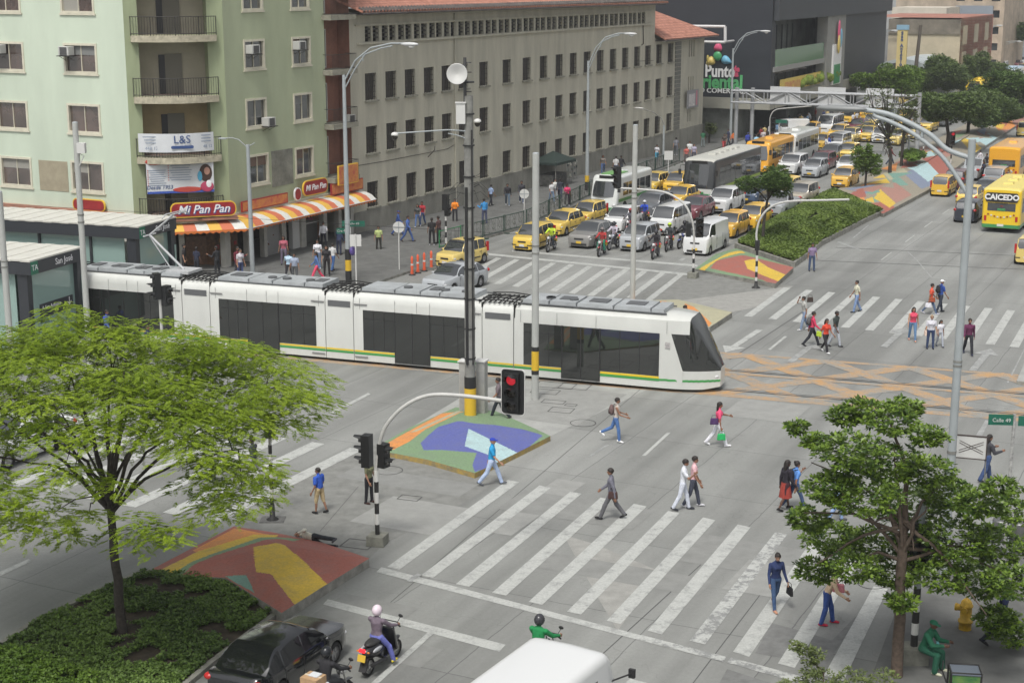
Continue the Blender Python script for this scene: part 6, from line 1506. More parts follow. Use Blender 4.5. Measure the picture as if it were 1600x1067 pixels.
b=make_bus('yellow_bus','yellow bus far up the queue seen between the two biggest trees',9.0,2.5,3.0,P_BUSY,P_BUSY,nwin=5,roofhatch=1,group='far buses in the jam'); put(b,1530,158,SDN)
b=make_bus('pale_bus','white bus behind the far orange bus',9.5,2.5,3.0,P_BW,P_BW,nwin=5,roofhatch=1,group='far buses in the jam'); put(b,1548,138,SDN)
b=make_bus('pale_bus','pale blue roofed bus right of the far white bus',9.5,2.5,3.0,P_BW,P_BW,nwin=5,roofhatch=1,roofc=mat('pale_blue_roof',(.35,.45,.55),.5),group='far buses in the jam'); put(b,1578,136,SDN)
# white van roof in the foreground
fv=make_bus('white_van','white high-roofed van cut by the bottom edge of the photo',5.0,1.95,2.3,P_WHITE,None,nwin=3,winz=(1.15,1.85),small=True,r=.34,roofhatch=0); 
put(fv,0,0,SD-4,P=G(897,991,2.25)-SV*2.4); fv.location.z=0
# ================= TRAM =================
TB2=G(442,553,.12); TB2.z=0; TA2=-20.3; TV2=U2(TA2); TN2=U2(TA2+90)
tr=thing('tram','white articulated rubber-tyred tram with yellow and green waist stripes and raised pantograph','tram',TB2,R(TA2))
# local x: along the tram to the right, y: away from the camera (near side at y=0), z up
TRW=2.2; TRH=3.0
M_TW=mat('tram_white_paint',(.60,.61,.58),.3,coat=.5,var=.05,scale=.8,stretch=(1,1,.3)); M_TG=mat('tram_dark_glass',(.02,.022,.021),.03,spec=.5); M_TG.node_tree.nodes['Principled BSDF'].inputs['IOR'].default_value=1.85; M_TYEL=mat('tram_yellow_stripe',(.72,.52,.03),.4); M_TGRN=mat('tram_green_stripe',(.06,.30,.08),.4); M_ROOFG=mat('tram_roof_grey',(.33,.35,.36),.6,var=.15,scale=2); M_BEL=mat('bellows_black',(.02,.02,.02),.9); M_SEAM=mat('panel_seam',(.15,.15,.15),.7)
def ux(px,z=.3):
    kk=(px-800)/CF; return (kk*(TB2.y*_c+(CH-z)*_s)-TB2.x)/(TV2.x-kk*TV2.y*_c)
TH=3.16; GZ0,GZ1=.63,2.42
def shell(name,xa,xb,zb=.14,h=None,mats_=None,parent=tr,y0=0.0):
    h=h or TH; m=MB(); rr=.30; W=TRW
    pr=[(0,zb),(0,h-.45),(.05,h-.2),(.16,h-.06),(.34,h)]; pr=pr+[(W-y,z) for y,z in pr[::-1]]
    N=len(pr); vs=[(xa,y+y0,z) for y,z in pr]+[(xb,y+y0,z) for y,z in pr]
    m.add(vs,[(i,N+i,N+i+1,i+1) for i in range(N-1)],0,True); m.add(vs,[tuple(range(N))[::-1],tuple(range(N,2*N))],0); m.add(vs,[(N-1,2*N-1,N,0)],0)
    return m,pr
def stripe(m,xa,xb,y=-.006):
    pass
J=[(287,331),(509.5,554),(753,803)]     # short gangway modules, near-side image columns
G0=[(ux(a),ux(b)) for a,b in J]
pit=G0[1][0]-G0[0][0]
G0=[(G0[0][0]-pit,G0[0][1]-pit)]+G0
cars_=[(G0[0][0]-6.0,G0[0][0]),(G0[0][1],G0[1][0]),(G0[1][1],G0[2][0]),(G0[2][1],G0[3][0]),(G0[3][1],None)]
def tram_stripes(mod,xa,xb):
    for s in(0,1):
        y=-.005 if s==0 else TRW+.005
        m=MB(); m.box(((xa+xb)/2,y,.575),(xb-xa,.012,.07)); m.build('yellow_stripe',[M_TYEL],mod)
        m=MB(); m.box(((xa+xb)/2,y,.475),(xb-xa,.012,.09)); m.build('green_stripe',[M_TGRN],mod)
def window_run(mod,xa,xb,z0,z1,name='side_window'):
    q=MB()
    for k in range(1,3): q.box((xa+(xb-xa)*k/3,-.012,(z0+z1)/2),(.03,.008,z1-z0))
    q.box(((xa+xb)/2,-.012,z0+(z1-z0)*.78),(xb-xa,.008,.02)); q.build('window_divider',[M_BLKP],mod)
    for y in(-.008,TRW+.008):
        m=MB(); m.quad((xa,y,z0),(xb,y,z0),(xb,y,z1),(xa,y,z1)) ; m.build(name,[M_TG],mod)
def tram_door(mod,xa,xb):
    for y in(-.018,TRW+.018):
        for a,b in((xa,(xa+xb)/2-.012),((xa+xb)/2+.012,xb)):
            m=MB(); m.box(((a+b)/2,y,1.30),(b-a,.02,2.24),mi=0); m.build('door_leaf',[M_TG],mod)
        m=MB(); m.box(((xa+xb)/2,y*1.2,.17),(xb-xa+.05,.06,.04)); m.build('door_sill',[M_CHR],mod)
    for a in(xa,xb,(xa+xb)/2): 
        m=MB(); m.box((a,-.025,1.30),(.05,.02,2.26)); m.build('door_post',[M_BLKP],mod)
def roof_kit(mod,xa,xb,seed):
    rr=random.Random(seed); m=MB(); x=xa+.15; k=0
    while x<xb-.5:
        w_=rr.choice([.9,1.2,1.6]); w_=min(w_,xb-.1-x); m.box((x+w_/2,TRW/2,TH+.10),(w_-.04,TRW*.74,.18+.03*(k%2)),mi=0,top=.96)
        if rr.random()<.5: m.box((x+w_/2,TRW/2,TH+.215),(w_*.5,TRW*.3,.04),mi=1); 
        x+=w_;k+=1
    for q in range(3): c=rr.uniform(xa+.8,xb-.8); m.cyl((c,TRW*.4,TH+.2),.2,.07,12,1)
    m.tube([(xa,.28,TH+.03),(xb,.28,TH+.03)],.035,5,1); m.tube([(xa,TRW-.28,TH+.03),(xb,TRW-.28,TH+.03)],.035,5,1)
    m.build('roof_equipment',[M_ROOFG,mat('tram_roof_dark',(.10,.105,.11),.7)],mod)
for i,(xa,xb) in enumerate(cars_[:4]):
    m,_p=shell('c',xa,xb); mod=m.build('passenger_module',[M_TW],tr)
    q=MB(); q.box(((xa+xb)/2,TRW/2,.2),(xb-xa-.1,TRW*.86,.3)); q.build('underframe',[M_UND],mod)
    L=xb-xa; a,b=xa+.45,xb-.45; d0,d1=xa+L*.33,xa+L*.60
    window_run(mod,a,d0-.02,GZ0,GZ1); window_run(mod,d1+.02,b,GZ0,GZ1); 
    tram_door(mod,d0,d1); tram_stripes(mod,xa+.01,d0-.03); tram_stripes(mod,d1+.03,xb-.01)
    for s in(xa+.3,d0-.01,d1+.01,xb-.3,xa+L*.5): q=MB(); q.box((s,-.003,2.68),(.012,.008,.5)); q.build('panel_seam',[M_SEAM],mod)
    for s in(xa+.35,xb-.35):
        for z in(.32,2.66): q=MB(); q.box((s,-.03,z),(.62,.03,.045)); q.build('grab_bar',[mat('grey_bar',(.2,.2,.2),.5)],mod)
    roof_kit(mod,xa+.1,xb-.1,i+3)
for i,(xa,xb) in enumerate(G0):
    m,_p=shell('g',xa+.03,xb-.03,h=TH-.04); mod=m.build('gangway_module',[M_TW],tr); tram_stripes(mod,xa+.035,xb-.035)
    q=MB(); q.box(((xa+xb)/2,-.01,2.62),((xb-xa)*.78,.02,.26)); q.build('vent_grille',[mat('grey_vent',(.12,.125,.13),.5)],mod)
    q=MB()
    for k in range(9): x=xa-.15+(xb-xa+.3)*k/8; q.tube([(x,.1,TH+.0),(x,TRW/2,TH+.06+.04*(k%2)),(x,TRW-.1,TH-.03)],.032,5)
    for y in(.2,.7,1.3,1.9): q.tube([(xa-.2,y,TH+.06),((xa+xb)/2,y,TH+.12),(xb+.2,y,TH+.05)],.028,5)
    q.build('roof_hose',[M_BEL],mod)
    q=MB(); 
    for s in(xa,xb): q.box((s,TRW/2,TH/2+.1),(.06,TRW*.96,TH-.25))
    q.box(((xa+xb)/2,TRW/2,.2),(xb-xa,TRW*.86,.3)); q.build('bellows',[M_BEL],mod)
    for s in(.25,TRW-.25):
        pass
# front cab module
xa=cars_[4][0]; xf=ux(1120,.9); LL=xf-xa
m=MB(); st=[]
noseL=2.4; TS=[-1,0,.15,.30,.40,.5,.57,.65,.74,.83,.90,.96,1.0]
xs_=[xa]+[xf-noseL+noseL*t for t in TS[1:]]
def cabring(x,t):
    W=TRW; nar=.72*max(0,t)**2.4; top=TH-.10*min(1,max(0,t)/.5)**2
    if t>.5: q=(t-.5)/.5; top=TH-.10-(TH-.10-1.02)*(q**1.08)
    zb=.14+.20*max(0,t-.75)**1*2
    sh=(.26,-.26) if abs(t-.30)<.01 else (0,0)
    pr=[(0,zb,0),(0,min(.90,top-.06),sh[0]),(.02,min(2.42,top-.10),sh[1]),(.10,min(TH-.2,top-.05),0),(.36,top,0)]
    pr=pr+[(W-y,z,s_) for y,z,s_ in pr[::-1]]
    return [(x+s_,nar+(y)*(W-2*nar)/W,z) for y,z,s_ in pr]
for x,t in zip(xs_,TS): st.append(cabring(x,t))
N=10; V=[p for s_ in st for p in s_]
fs=[];mi=[]
body=[];glass=[]
for i in range(len(st)-1):
    t=(TS[i]+TS[i+1])/2
    for j in range(N-1):
        f=(i*N+j,(i+1)*N+j,(i+1)*N+j+1,i*N+j+1); jj=min(j,N-2-j)
        if (t>.5 and jj in(2,3,4)) or (t>.30 and jj==1): glass.append(f)
        else: body.append(f)
    body.append((i*N+N-1,(i+1)*N+N-1,(i+1)*N,i*N))
body+= [tuple(range(N))[::-1],tuple(range((len(st)-1)*N,len(st)*N))]
def pick(name,faces,mats_,par):
    m=MB(); used_={}; 
    for f in faces:
        q=[]
        for v in f:
            if v not in used_: used_[v]=len(m.v); m.v.append(V[v])
            q.append(used_[v])
        m.f.append(tuple(q)); m.m.append(0); m.s.append(True)
    o=m.build(name,mats_,par)
    try: o.data.set_sharp_from_angle(angle=R(40))
    except Exception: pass
    return o
cab=pick('cab_module',body,[M_TW],tr); pick('windscreen',glass,[M_TG],cab)
q=MB(); q.box((xa+2.5,TRW/2,.2),(5.2,TRW*.86,.3)); q.build('underframe',[M_UND],cab)
d0,d1=ux(878,1.2),ux(937,1.2); w0=ux(818,1.6); w1=ux(1030,1.6)
window_run(cab,w0,d0-.02,GZ0,GZ1); window_run(cab,d1+.02,w1,GZ0,GZ1); tram_door(cab,d0,d1); tram_stripes(cab,xa+.01,d0-.03)
xs1_=xf-.9
for y,s in((-.005,0),(TRW+.005,1)):
    q=MB(); q.box(((d1+.03+xf-noseL)/2,y,.575),(xf-noseL-d1-.03,.012,.085)); q.build('yellow_stripe',[M_TYEL],cab); q=MB(); q.box(((d1+.03+xf-noseL)/2,y,.475),(xf-noseL-d1-.03,.012,.11)); q.build('green_stripe',[M_TGRN],cab)
q=MB()
for s in(0,1):
    prev=None
    for k in range(0,12):
        x=xs_[k+1]; t=max(0,(x-(xf-noseL))/noseL); nar=.72*t**2.4; y=nar-.012 if s==0 else TRW-nar+.012; p=(x,y)
        if prev: q.add([(prev[0],prev[1],.44),(p[0],p[1],.46),(p[0],p[1],.55),(prev[0],prev[1],.53)],[(0,1,2,3)])
        prev=p
q.build('green_stripe',[M_TGRN],cab)
for s in(0,1): q=MB(); q.ball((xf-.22,.72 if s==0 else TRW-.72,.66),(.18,.15,.09),10,6); q.build('headlight',[M_HL],cab)
q=MB(); q.tube([(xf-.25,.9,1.25),(xf-.75,1.2,2.2)],.02,4); q.tube([(xf-1.3,.02,2.3),(xf-1.1,-.25,2.25),(xf-1.05,-.28,2.0)],.02,4); q.build('wiper',[M_BLKP],cab)
q=MB(); q.box((ux(1043,1.9),-.008,1.95),(.2,.012,.24)); q.build('small_notice',[mat('notice_print',(.40,.38,.38),.6,var=.5,scale=14)],cab)
roof_kit(cab,xa+.1,xf-noseL+.2,11)
for i,x in enumerate([xa+.3,xa+1.9,xa+3.6,w1+.3]): q=MB(); q.box((x,-.003,2.68),(.012,.008,.5)); q.build('panel_seam',[M_SEAM],cab)
for gx in G0:
    for s in(1,0):
        q=MB(); c=(gx[0]+gx[1])/2; q.lathe([(.1,-.12),(.42,-.12),(.42,.12),(.1,.12)],(c,.3 if s else TRW-.3,.42),14,axis='Y'); q.build('wheel',[M_TYRE],tr)
# pantograph: foot on the second module, seen at px ~278,430 to 218,387
pm=G0[1][0]-.5; zc=TH+.25
q=MB()
for y in(1.1,): q.tube([(pm,y,zc),(pm-1.75,y,zc+1.5)],.06,6); q.tube([(pm-1.75,y,zc+1.5),(pm-.35,y,zc+2.55)],.045,6); 
q.tube([(pm-.7,1.1,zc),(pm-1.75,1.1,zc+1.45)],.03,5); q.tube([(pm-1.75,.6,zc+1.5),(pm-1.75,1.6,zc+1.5)],.04,6)
for x in(-.15,-.45): q.tube([(pm+x,.2,zc+2.45),(pm+x,.5,zc+2.6),(pm+x,1.7,zc+2.6),(pm+x,2.0,zc+2.45)],.03,6)
q.box((pm,1.1,zc-.05),(1.2,1.2,.12)); q.build('pantograph',[mat('light_grey_pantograph',(.45,.46,.47),.4)],tr)
# passengers and driver silhouettes stay behind dark glass
# ================= PEOPLE =================
def hnd(o,s): 
    q=PI_[o['_pk']]['hands'][0 if s=='L' else 1]; return Vector(q)
def bagat(o,s,label,c,dz=-.2,kind='handbag',dx=0,dy=0): q=hnd(o,s); return carried(o,kind,label,c,(q.x+dx,q.y+dy,q.z+dz))
def pack(o,label,c): I=PI_[o['_pk']]; p=I['sp'](.30,-.19); return carried(o,'backpack',label,c,p)
p=person('blue_woman',1210,951,-75,'woman in navy blouse and jeans with a ponytail crossing in the foreground',(38,52,92),(60,84,120),(190,140,115),0,'pony',h=1.66); bagat(p,'L','black handbag hanging beside the woman in the navy blouse',(22,22,26),-.16,dy=.05)
p=person('stooped',1290,975,-15,'stooping person in beige jacket, blue jeans and red shoes under the right tree',(205,180,152),(52,78,140),(175,30,60),0,'short',h=1.66); carried(p,'shoulder_bag','pink bag on the chest of the stooping person in the beige jacket',(205,130,140),(.30,-.08,1.12))
p=person('grey_man',955,811,172,'man in grey shirt and grey trousers striding left over the crossing',(110,110,122),(98,98,102),(30,30,32),1,'short',h=1.72); carried(p,'shoulder_bag','brown shoulder bag of the striding grey dressed man',(70,48,46),(-.06,.24,.88))
person('white_man',1066,797,-8,'man in white t-shirt and white trousers with a hand at his mouth',(215,218,225),(205,210,222),(45,48,55),1,'short',h=1.72)
person('pink_man',1082,792,-8,'bearded man in pale pink t-shirt and dark jeans beside the man in white',(222,180,185),(70,74,88),(205,205,210),1,'short',h=1.72)
p=person('pink_woman',1121,697,0,'woman in bright pink t-shirt and white flared trousers reaching out an arm',(232,85,125),(225,225,232),(225,225,228),1,'long',h=1.70); bagat(p,'R','green shopping bag held by the woman in the pink t-shirt',(40,170,95),-.24,kind='shopping_bag'); carried(p,'hip_bag','purple patterned bag at the hip of the woman in pink',(75,50,95),(-.16,-.16,1.0))
p=person('pack_man',962,691,-5,'man in pale tank top and blue jeans walking with a backpack',(190,180,172),(78,112,165),(235,235,235),1,'short',h=1.66); pack(p,'brown and grey backpack on the man in the pale tank top',(110,90,88))
person('cap_man',768,758,-5,'man in blue cap and cyan black polo striding past the blue painted island',(38,150,205),(175,192,222),(95,98,105),0,'cap',cloth((45,65,170)),h=1.70)
person('mast_man',780,655,180,'man in grey short sleeved shirt and dark trousers behind the hanging traffic light',(112,100,105),(42,48,58),(60,55,50),1,'short',h=1.70)
person('polo_elder',500,802,150,'short elder in royal blue polo and khaki shorts standing on the refuge',(48,88,185),(185,165,128),(30,28,30),1,'short',h=1.50)
person('waiting_woman',577,786,-30,'woman in olive blouse and black trousers half hidden by the signal post',(110,112,84),(30,30,36),(60,35,30),1,'long',h=1.58)
p=person('jacket_woman',1226,797,20,'woman in black jacket and rainbow edged skirt walking away by the right tree',(38,34,44),(60,30,40),(30,28,30),2,'long',h=1.68,skirt=(150,60,50)); 
p=person('bun_woman',1241,795,15,'woman with a hair bun, blue t-shirt and jeans next to the black jacket woman',(95,145,215),(62,82,118),(215,215,215),1,'bun',h=1.64); pack(p,'small black backpack on the woman with the hair bun',(30,30,38))
person('shawl_woman',1540,752,10,'long haired woman in dark shawl beside the white crossed sign',(62,62,68),(55,75,115),(40,40,45),1,'long',h=1.66)
p=person('walk_a',1306,815,0,'person with white cap and pale jeans hidden among the right tree leaves',(150,170,200),(140,165,205),(90,90,95),1,'cap',cloth((225,225,230)),h=1.68)
p=person('sack_man',1256,516,190,'man carrying a dark sack over his shoulder at the far crossing',(172,172,168),(125,142,168),(225,225,225),1,'short',h=1.68); carried(p,'sack','dark brown sack over the shoulder of the man at the far crossing',(62,50,45),(-.30,-.12,1.50))
p=person('walk_b',1268,541,-5,'man in pink shirt and black trousers with a grey backpack at the far crossing',(205,60,95),(36,38,46),(40,40,42),1,'short',h=1.68); pack(p,'grey backpack on the man in the pink shirt',(88,88,92))
p=person('walk_f',1289,551,-60,'woman in orange red top and black leggings with sunglasses',(205,72,52),(36,34,40),(225,225,225),1,'long',h=1.62); bagat(p,'R','lime green shoulder bag of the woman in orange red',(178,205,58),.22,dx=-.05)
person('walk_a',1304,542,-40,'man in dark jacket and pale trousers next to the lime bag',(52,60,58),(175,180,188),(50,50,55),2,'short',h=1.70)
person('walk_a',1338,488,190,'man in striped cream shirt and pale jeans on the far crossing stripes',(200,198,178),(120,142,180),(45,50,60),1,'short',h=1.66)
person('walk_g',1425,533,-95,'woman in red pink tank top and blue jeans walking to the camera',(205,72,98),(95,128,165),(200,150,130),0,'long',h=1.64)
p=person('stand_f',1453,545,-95,'woman in white blouse and navy trousers holding a pale bag',(200,200,208),(50,65,100),(40,45,60),0,'short',mat('blond_hair',(.30,.22,.14),.7),h=1.60); bagat(p,'R','pale pink handbag of the woman in the white blouse',(220,195,180),.1)
person('child',1468,542,-80,'child in white shirt beside the woman in the white blouse',(215,215,222),(170,175,185),(60,65,80),1,'long',h=1.28)
p=person('walk_f',1453,491,-10,'woman in orange tunic and jeans left of the tall lamp post',(215,88,62),(80,98,128),(190,190,200),1,'short',h=1.62); bagat(p,'R','white plastic bag held by the woman in the orange tunic',(215,215,222),-.15)
carried(p,'shoulder_bag','tan shoulder bag on the woman in the orange tunic',(150,72,45),(.05,-.22,.85))
p=person('walk_a',1468,489,20,'man in white cap, blue shirt and dark trousers with a backpack on his back',(45,75,150),(45,52,66),(35,35,40),1,'cap',cloth((230,232,235)),h=1.72); pack(p,'black backpack on the man with the white cap',(36,38,42))
person('walk_b',1512,554,-95,'man in purple shirt and black trousers right of the tall lamp post',(92,38,72),(36,38,44),(50,55,80),1,'short',h=1.72)
person('stand_a',1268,424,-90,'man in checked mauve shirt and jeans standing by the median kerb',(135,118,150),(65,82,112),(55,50,50),1,'short',h=1.66)
person('walk_a',1068,532,-20,'man in pale pink shirt behind the tram nose on the far island',(225,205,215),(70,70,80),(40,40,42),1,'short',h=1.70)
# seated and lying
q=G(1440,1052); sg=person('sitter',0,0,-35,'man in green tracksuit and green cap sitting at the foot of the striped pole',(34,98,72),(34,88,68),(205,205,180),2,'cap',cloth((32,100,75)),h=1.70,P=Vector((q.x,q.y,.12)))
lp=person('lying',0,0,0,'man in white shirt and black trousers lying on the refuge by the red island',(190,188,175),(34,38,44),(60,60,66),1,'short',h=1.62,P=Vector((0,0,0)))
a_=G(455,838); b__=G(527,856); dd=(a_-b__); lp.location=(b__.x,b__.y,.13); lp.rotation_euler=(Matrix.Rotation(math.atan2(dd.y,dd.x),4,'Z')@Matrix.Rotation(PI/2,4,'Y')@Matrix.Rotation(R(75),4,'Z')).to_euler()
# walkers on the far pavement
SWL=[('stand_a',592,393,-90,'man in yellow green shirt standing alone on the wide grey pavement',(178,190,125),(50,50,46),1,'short'),
('walk_b',622,368,0,'person in blue uniform hidden behind the round sign',(58,82,140),(58,82,140),1,'cap'),
('walk_b',637,378,-20,'man in blue overalls walking right past the round sign',(72,100,165),(72,96,150),1,'short'),
('walk_f',653,355,-100,'blonde woman in dark grey top and jeans by the grey wall',(78,80,80),(80,105,150),0,'long'),
('walk_f',660,353,-100,'woman in red top and jeans beside the blonde woman',(160,45,55),(70,92,135),1,'short'),
('stand_a',675,383,90,'man dressed all in black at the end of the kerb fence',(38,36,38),(34,34,36),1,'short'),
('stand_f',686,380,150,'person in brown top talking to the man in black',(85,60,60),(45,42,44),1,'short'),
('stand_b',711,346,-90,'man in orange vest and black trousers behind the pedestrian signal',(235,140,45),(44,44,50),1,'short'),
('stand_b',757,350,120,'person in bright cyan and black top by the fence',(60,140,200),(70,75,100),1,'short'),
('walk_a',767,322,40,'man in pale blue shirt walking away with a dark bag along the grey wall',(150,170,205),(42,44,52),1,'short'),
('walk_b',793,322,-90,'person in black hoodie, jeans and white shoes',(44,42,48),(85,100,115),1,'short'),
('walk_b',815,318,-90,'person with dark jacket behind the second round sign',(58,58,64),(66,80,110),1,'short'),
('walk_a',862,318,-60,'man in white t-shirt holding out an arm behind the kerb fence',(205,205,205),(110,130,155),1,'short'),
('walk_a',867,312,-60,'second man in white just behind the man with the outstretched arm',(215,215,210),(160,165,170),1,'short'),
('walk_b',875,314,80,'person in dark clothes beside the men in white',(50,52,62),(56,60,80),1,'short'),
('stand_f',886,322,-80,'woman in magenta top cut off by the kerb fence',(205,58,105),(60,50,60),1,'long'),
('walk_f',942,272,-90,'long haired woman in grey top near the market tent',(120,112,105),(70,95,140),1,'long'),
('walk_a',962,276,60,'person in white shirt near the traffic light in the background',(200,200,200),(60,70,100),1,'short'),
('walk_b',970,274,60,'person in black beside the white shirt near the lamp post',(40,40,44),(45,48,58),1,'short'),
('walk_f',1026,253,-90,'person in white top and turquoise trousers by the grey wall',(200,200,205),(60,140,170),1,'short'),
('walk_a',1056,243,80,'person in grey clothes at the end of the grey wall',(120,122,130),(85,88,98),1,'short'),
('stand_a',1077,250,-90,'man in white shirt above the long city bus',(215,215,215),(120,120,125),1,'short'),
('stand_f',1072,256,-90,'person in red and white above the long city bus',(190,100,90),(90,80,80),1,'short'),
('stand_f',1084,253,-90,'person in mauve above the long city bus',(170,165,185),(80,75,90),1,'short'),
('stand_a',1098,230,90,'person in dark green by the shopping centre corner',(50,105,75),(120,130,130),1,'short'),
('walk_f',1131,235,-90,'person with red trousers near the tall lamp post of the shopping centre',(80,70,65),(170,50,55),1,'short'),
('walk_b',1145,231,20,'person in orange top walking by the gantry post',(225,120,55),(40,42,50),1,'short'),
('walk_a',1138,228,200,'person in dark blue left of the one in orange',(60,65,90),(60,65,80),1,'short'),
('walk_b',1168,233,90,'person in royal blue right of the gantry post',(50,65,150),(45,50,80),1,'cap'),
('stand_f',1181,236,-90,'person in sky blue top at the kerb',(150,190,215),(100,110,120),1,'short'),
('stand_f',1192,230,-90,'person in white and red near the curved signal arm',(215,205,205),(140,40,50),1,'short'),
('walk_a',1269,248,0,'man in red shirt and white trousers walking between the queued cars',(195,40,50),(180,195,200),1,'short'),
('walk_b',1263,247,0,'man in black beside the red shirt among the cars',(40,42,46),(60,62,70),1,'short'),
('walk_a',1290,240,180,'person in white crossing in front of the white van',(215,218,222),(150,150,160),1,'short'),
('walk_b',1295,239,180,'person in blue crossing in front of the white van',(55,80,165),(45,55,90),1,'short'),
('walk_f',1300,239,180,'person in dark grey crossing in front of the white van',(60,66,76),(50,55,66),1,'short'),
('walk_a',1308,238,180,'person in pale clothes last in the row crossing before the white van',(200,190,195),(130,130,140),1,'short'),
('walk_b',1322,231,160,'person carrying something dark behind the yellow saloon taxi',(70,76,100),(60,60,70),1,'short'),
('walk_a',1332,199,-60,'person in white on the pavement beyond the gantry',(215,215,220),(70,80,110),1,'short'),
('walk_a',1338,197,-60,'second person in white beyond the gantry',(205,205,210),(90,95,115),1,'short'),
('walk_b',1531,262,200,'man in white shirt and dark trousers walking in the road by the orange bus',(215,212,218),(50,55,75),1,'short'),
('walk_b',1541,268,200,'person in dark clothes close behind the man walking in the road',(46,46,56),(40,42,55),1,'short'),
('stand_b',1536,283,200,'person in dark blue jacket beside the silver SUV tail',(40,46,66),(36,40,52),1,'short'),
('walk_b',1391,258,0,'person in dark red and navy crossing under the leafless tree',(120,45,45),(45,55,80),1,'short'),
# by the shops
('stand_f',444,414,-90,'woman in pink patterned top under the awning',(175,95,110),(120,110,130),1,'long'),
('walk_f',452,438,-100,'woman in white and blue top with black skirt in front of the shops',(180,205,225),(40,38,44),0,'long'),
('stand_a',461,441,-90,'man in pale checked shirt standing in front of the shops',(155,165,185),(90,92,95),1,'short'),
('stand_f',497,420,-90,'person in white top between the lamp post and the pink trousers',(215,215,220),(110,125,150),1,'short'),
('walk_b',496,440,185,'woman in denim jacket and bright pink trousers striding left',(85,115,165),(225,80,110),1,'long'),
('stand_f',511,431,-90,'woman in black dress carrying a cream bag',(40,38,42),(38,34,36),1,'long'),
('walk_a',520,424,60,'person in white shirt and blue jeans with a strap',(205,205,205),(65,98,150),1,'short'),
('stand_b',506,387,-90,'man in white shirt and black trousers at the shop door',(220,220,225),(38,38,48),1,'short'),
('stand_f',484,374,-90,'vendor in pink top behind the shop counter',(215,100,140),(60,50,55),1,'short'),
('stand_b',530,398,60,'person in navy near the end of the awning',(50,60,90),(42,48,70),1,'short'),
('stand_b',416,399,0,'person in white and grey in the shop doorway',(190,190,200),(90,92,110),1,'short'),
('stand_b',340,431,150,'person in dark jacket at the bakery display',(44,44,48),(40,42,46),1,'short'),
('stand_a',308,430,60,'person in navy shirt at the bakery entrance',(42,46,66),(38,40,50),1,'short'),
('stand_b',372,433,-40,'person in maroon top near the white column',(105,40,52),(60,60,66),1,'short'),
('stand_f',376,436,-40,'person in patterned white top near the white column',(200,195,200),(70,80,120),1,'short'),
('stand_a',288,428,0,'person in dark clothes nearest the station roof by the bakery',(50,46,48),(40,40,44),1,'short'),
('walk_b',168,537,-20,'person in bright blue jacket before the tram windows above the leaves',(55,75,180),(60,65,90),1,'short'),
('walk_b',212,560,-20,'grey haired person in navy in front of the tram above the leaves',(42,48,70),(45,50,66),1,'grey'),
('walk_b',232,563,-20,'person in navy right of the grey haired one by the tram',(46,54,78),(45,50,66),1,'short'),
('walk_b',398,755,160,'person in dark shirt on the left crossing under the feathery tree',(60,62,72),(150,150,150),1,'short'),
('walk_b',1562,1010,-30,'person in dark blue under the right tree near the hydrant',(42,52,88),(40,45,60),1,'short')]
rs=random.Random(3)
for pk,x,y,d,lab,tc_,bc_,sk,hr in SWL:
    person(pk,x,y,d,lab,tc_,bc_,(rs.choice([(40,40,42),(200,200,205),(60,50,45)])),sk if rs.random()<.75 else rs.choice([0,2]),hr if hr!='grey' else 'short',M_GREYH if hr=='grey' else (cloth((50,60,110)) if hr=='cap' else None),h=rs.uniform(1.58,1.75),z=.14 if (y<392 and x<1200 and x>545) or (x<545 and y<445 and x>250) or x>1550 else 0.0)
# small crowd by the shopping centre and the far kerb
cl=random.Random(9); crowd=[]
for i in range(34):
    x=cl.uniform(1186,1330); y=224-(x-1186)*.30+cl.uniform(-6,3); tc_=cl.choice([(200,200,205),(60,70,110),(150,60,60),(60,60,66),(190,170,120),(110,140,170),(40,40,44)]); bc_=cl.choice([(50,60,90),(40,40,46),(90,92,100)])
    crowd.append((x,y,tc_,bc_))
cn={(200,200,205):'white',(60,70,110):'navy',(150,60,60):'red',(60,60,66):'grey',(190,170,120):'tan',(110,140,170):'pale blue',(40,40,44):'black'}
nth=lambda i:['first','second','third','fourth','fifth','sixth','seventh','eighth','ninth','tenth','eleventh','twelfth','thirteenth','fourteenth','fifteenth','sixteenth','seventeenth','eighteenth','nineteenth','twentieth'][i] if i<20 else ['twenty-first','twenty-second','twenty-third','twenty-fourth','twenty-fifth','twenty-sixth','twenty-seventh','twenty-eighth','twenty-ninth','thirtieth','thirty-first','thirty-second','thirty-third','thirty-fourth'][i-20]
order=sorted(crowd,key=lambda c:c[0])
for i,(x,y,tc_,bc_) in enumerate(order):
    person(cl.choice(['walk_a','walk_b','stand_a','stand_f','walk_f']),x,y,cl.uniform(0,360),f'{cn[tc_]} topped figure {nth(i)} from left in the crowd by the shopping centre',tc_,bc_,(40,40,42),1,'short',h=cl.uniform(1.55,1.75),group='crowd on the shopping centre pavement',z=.14)
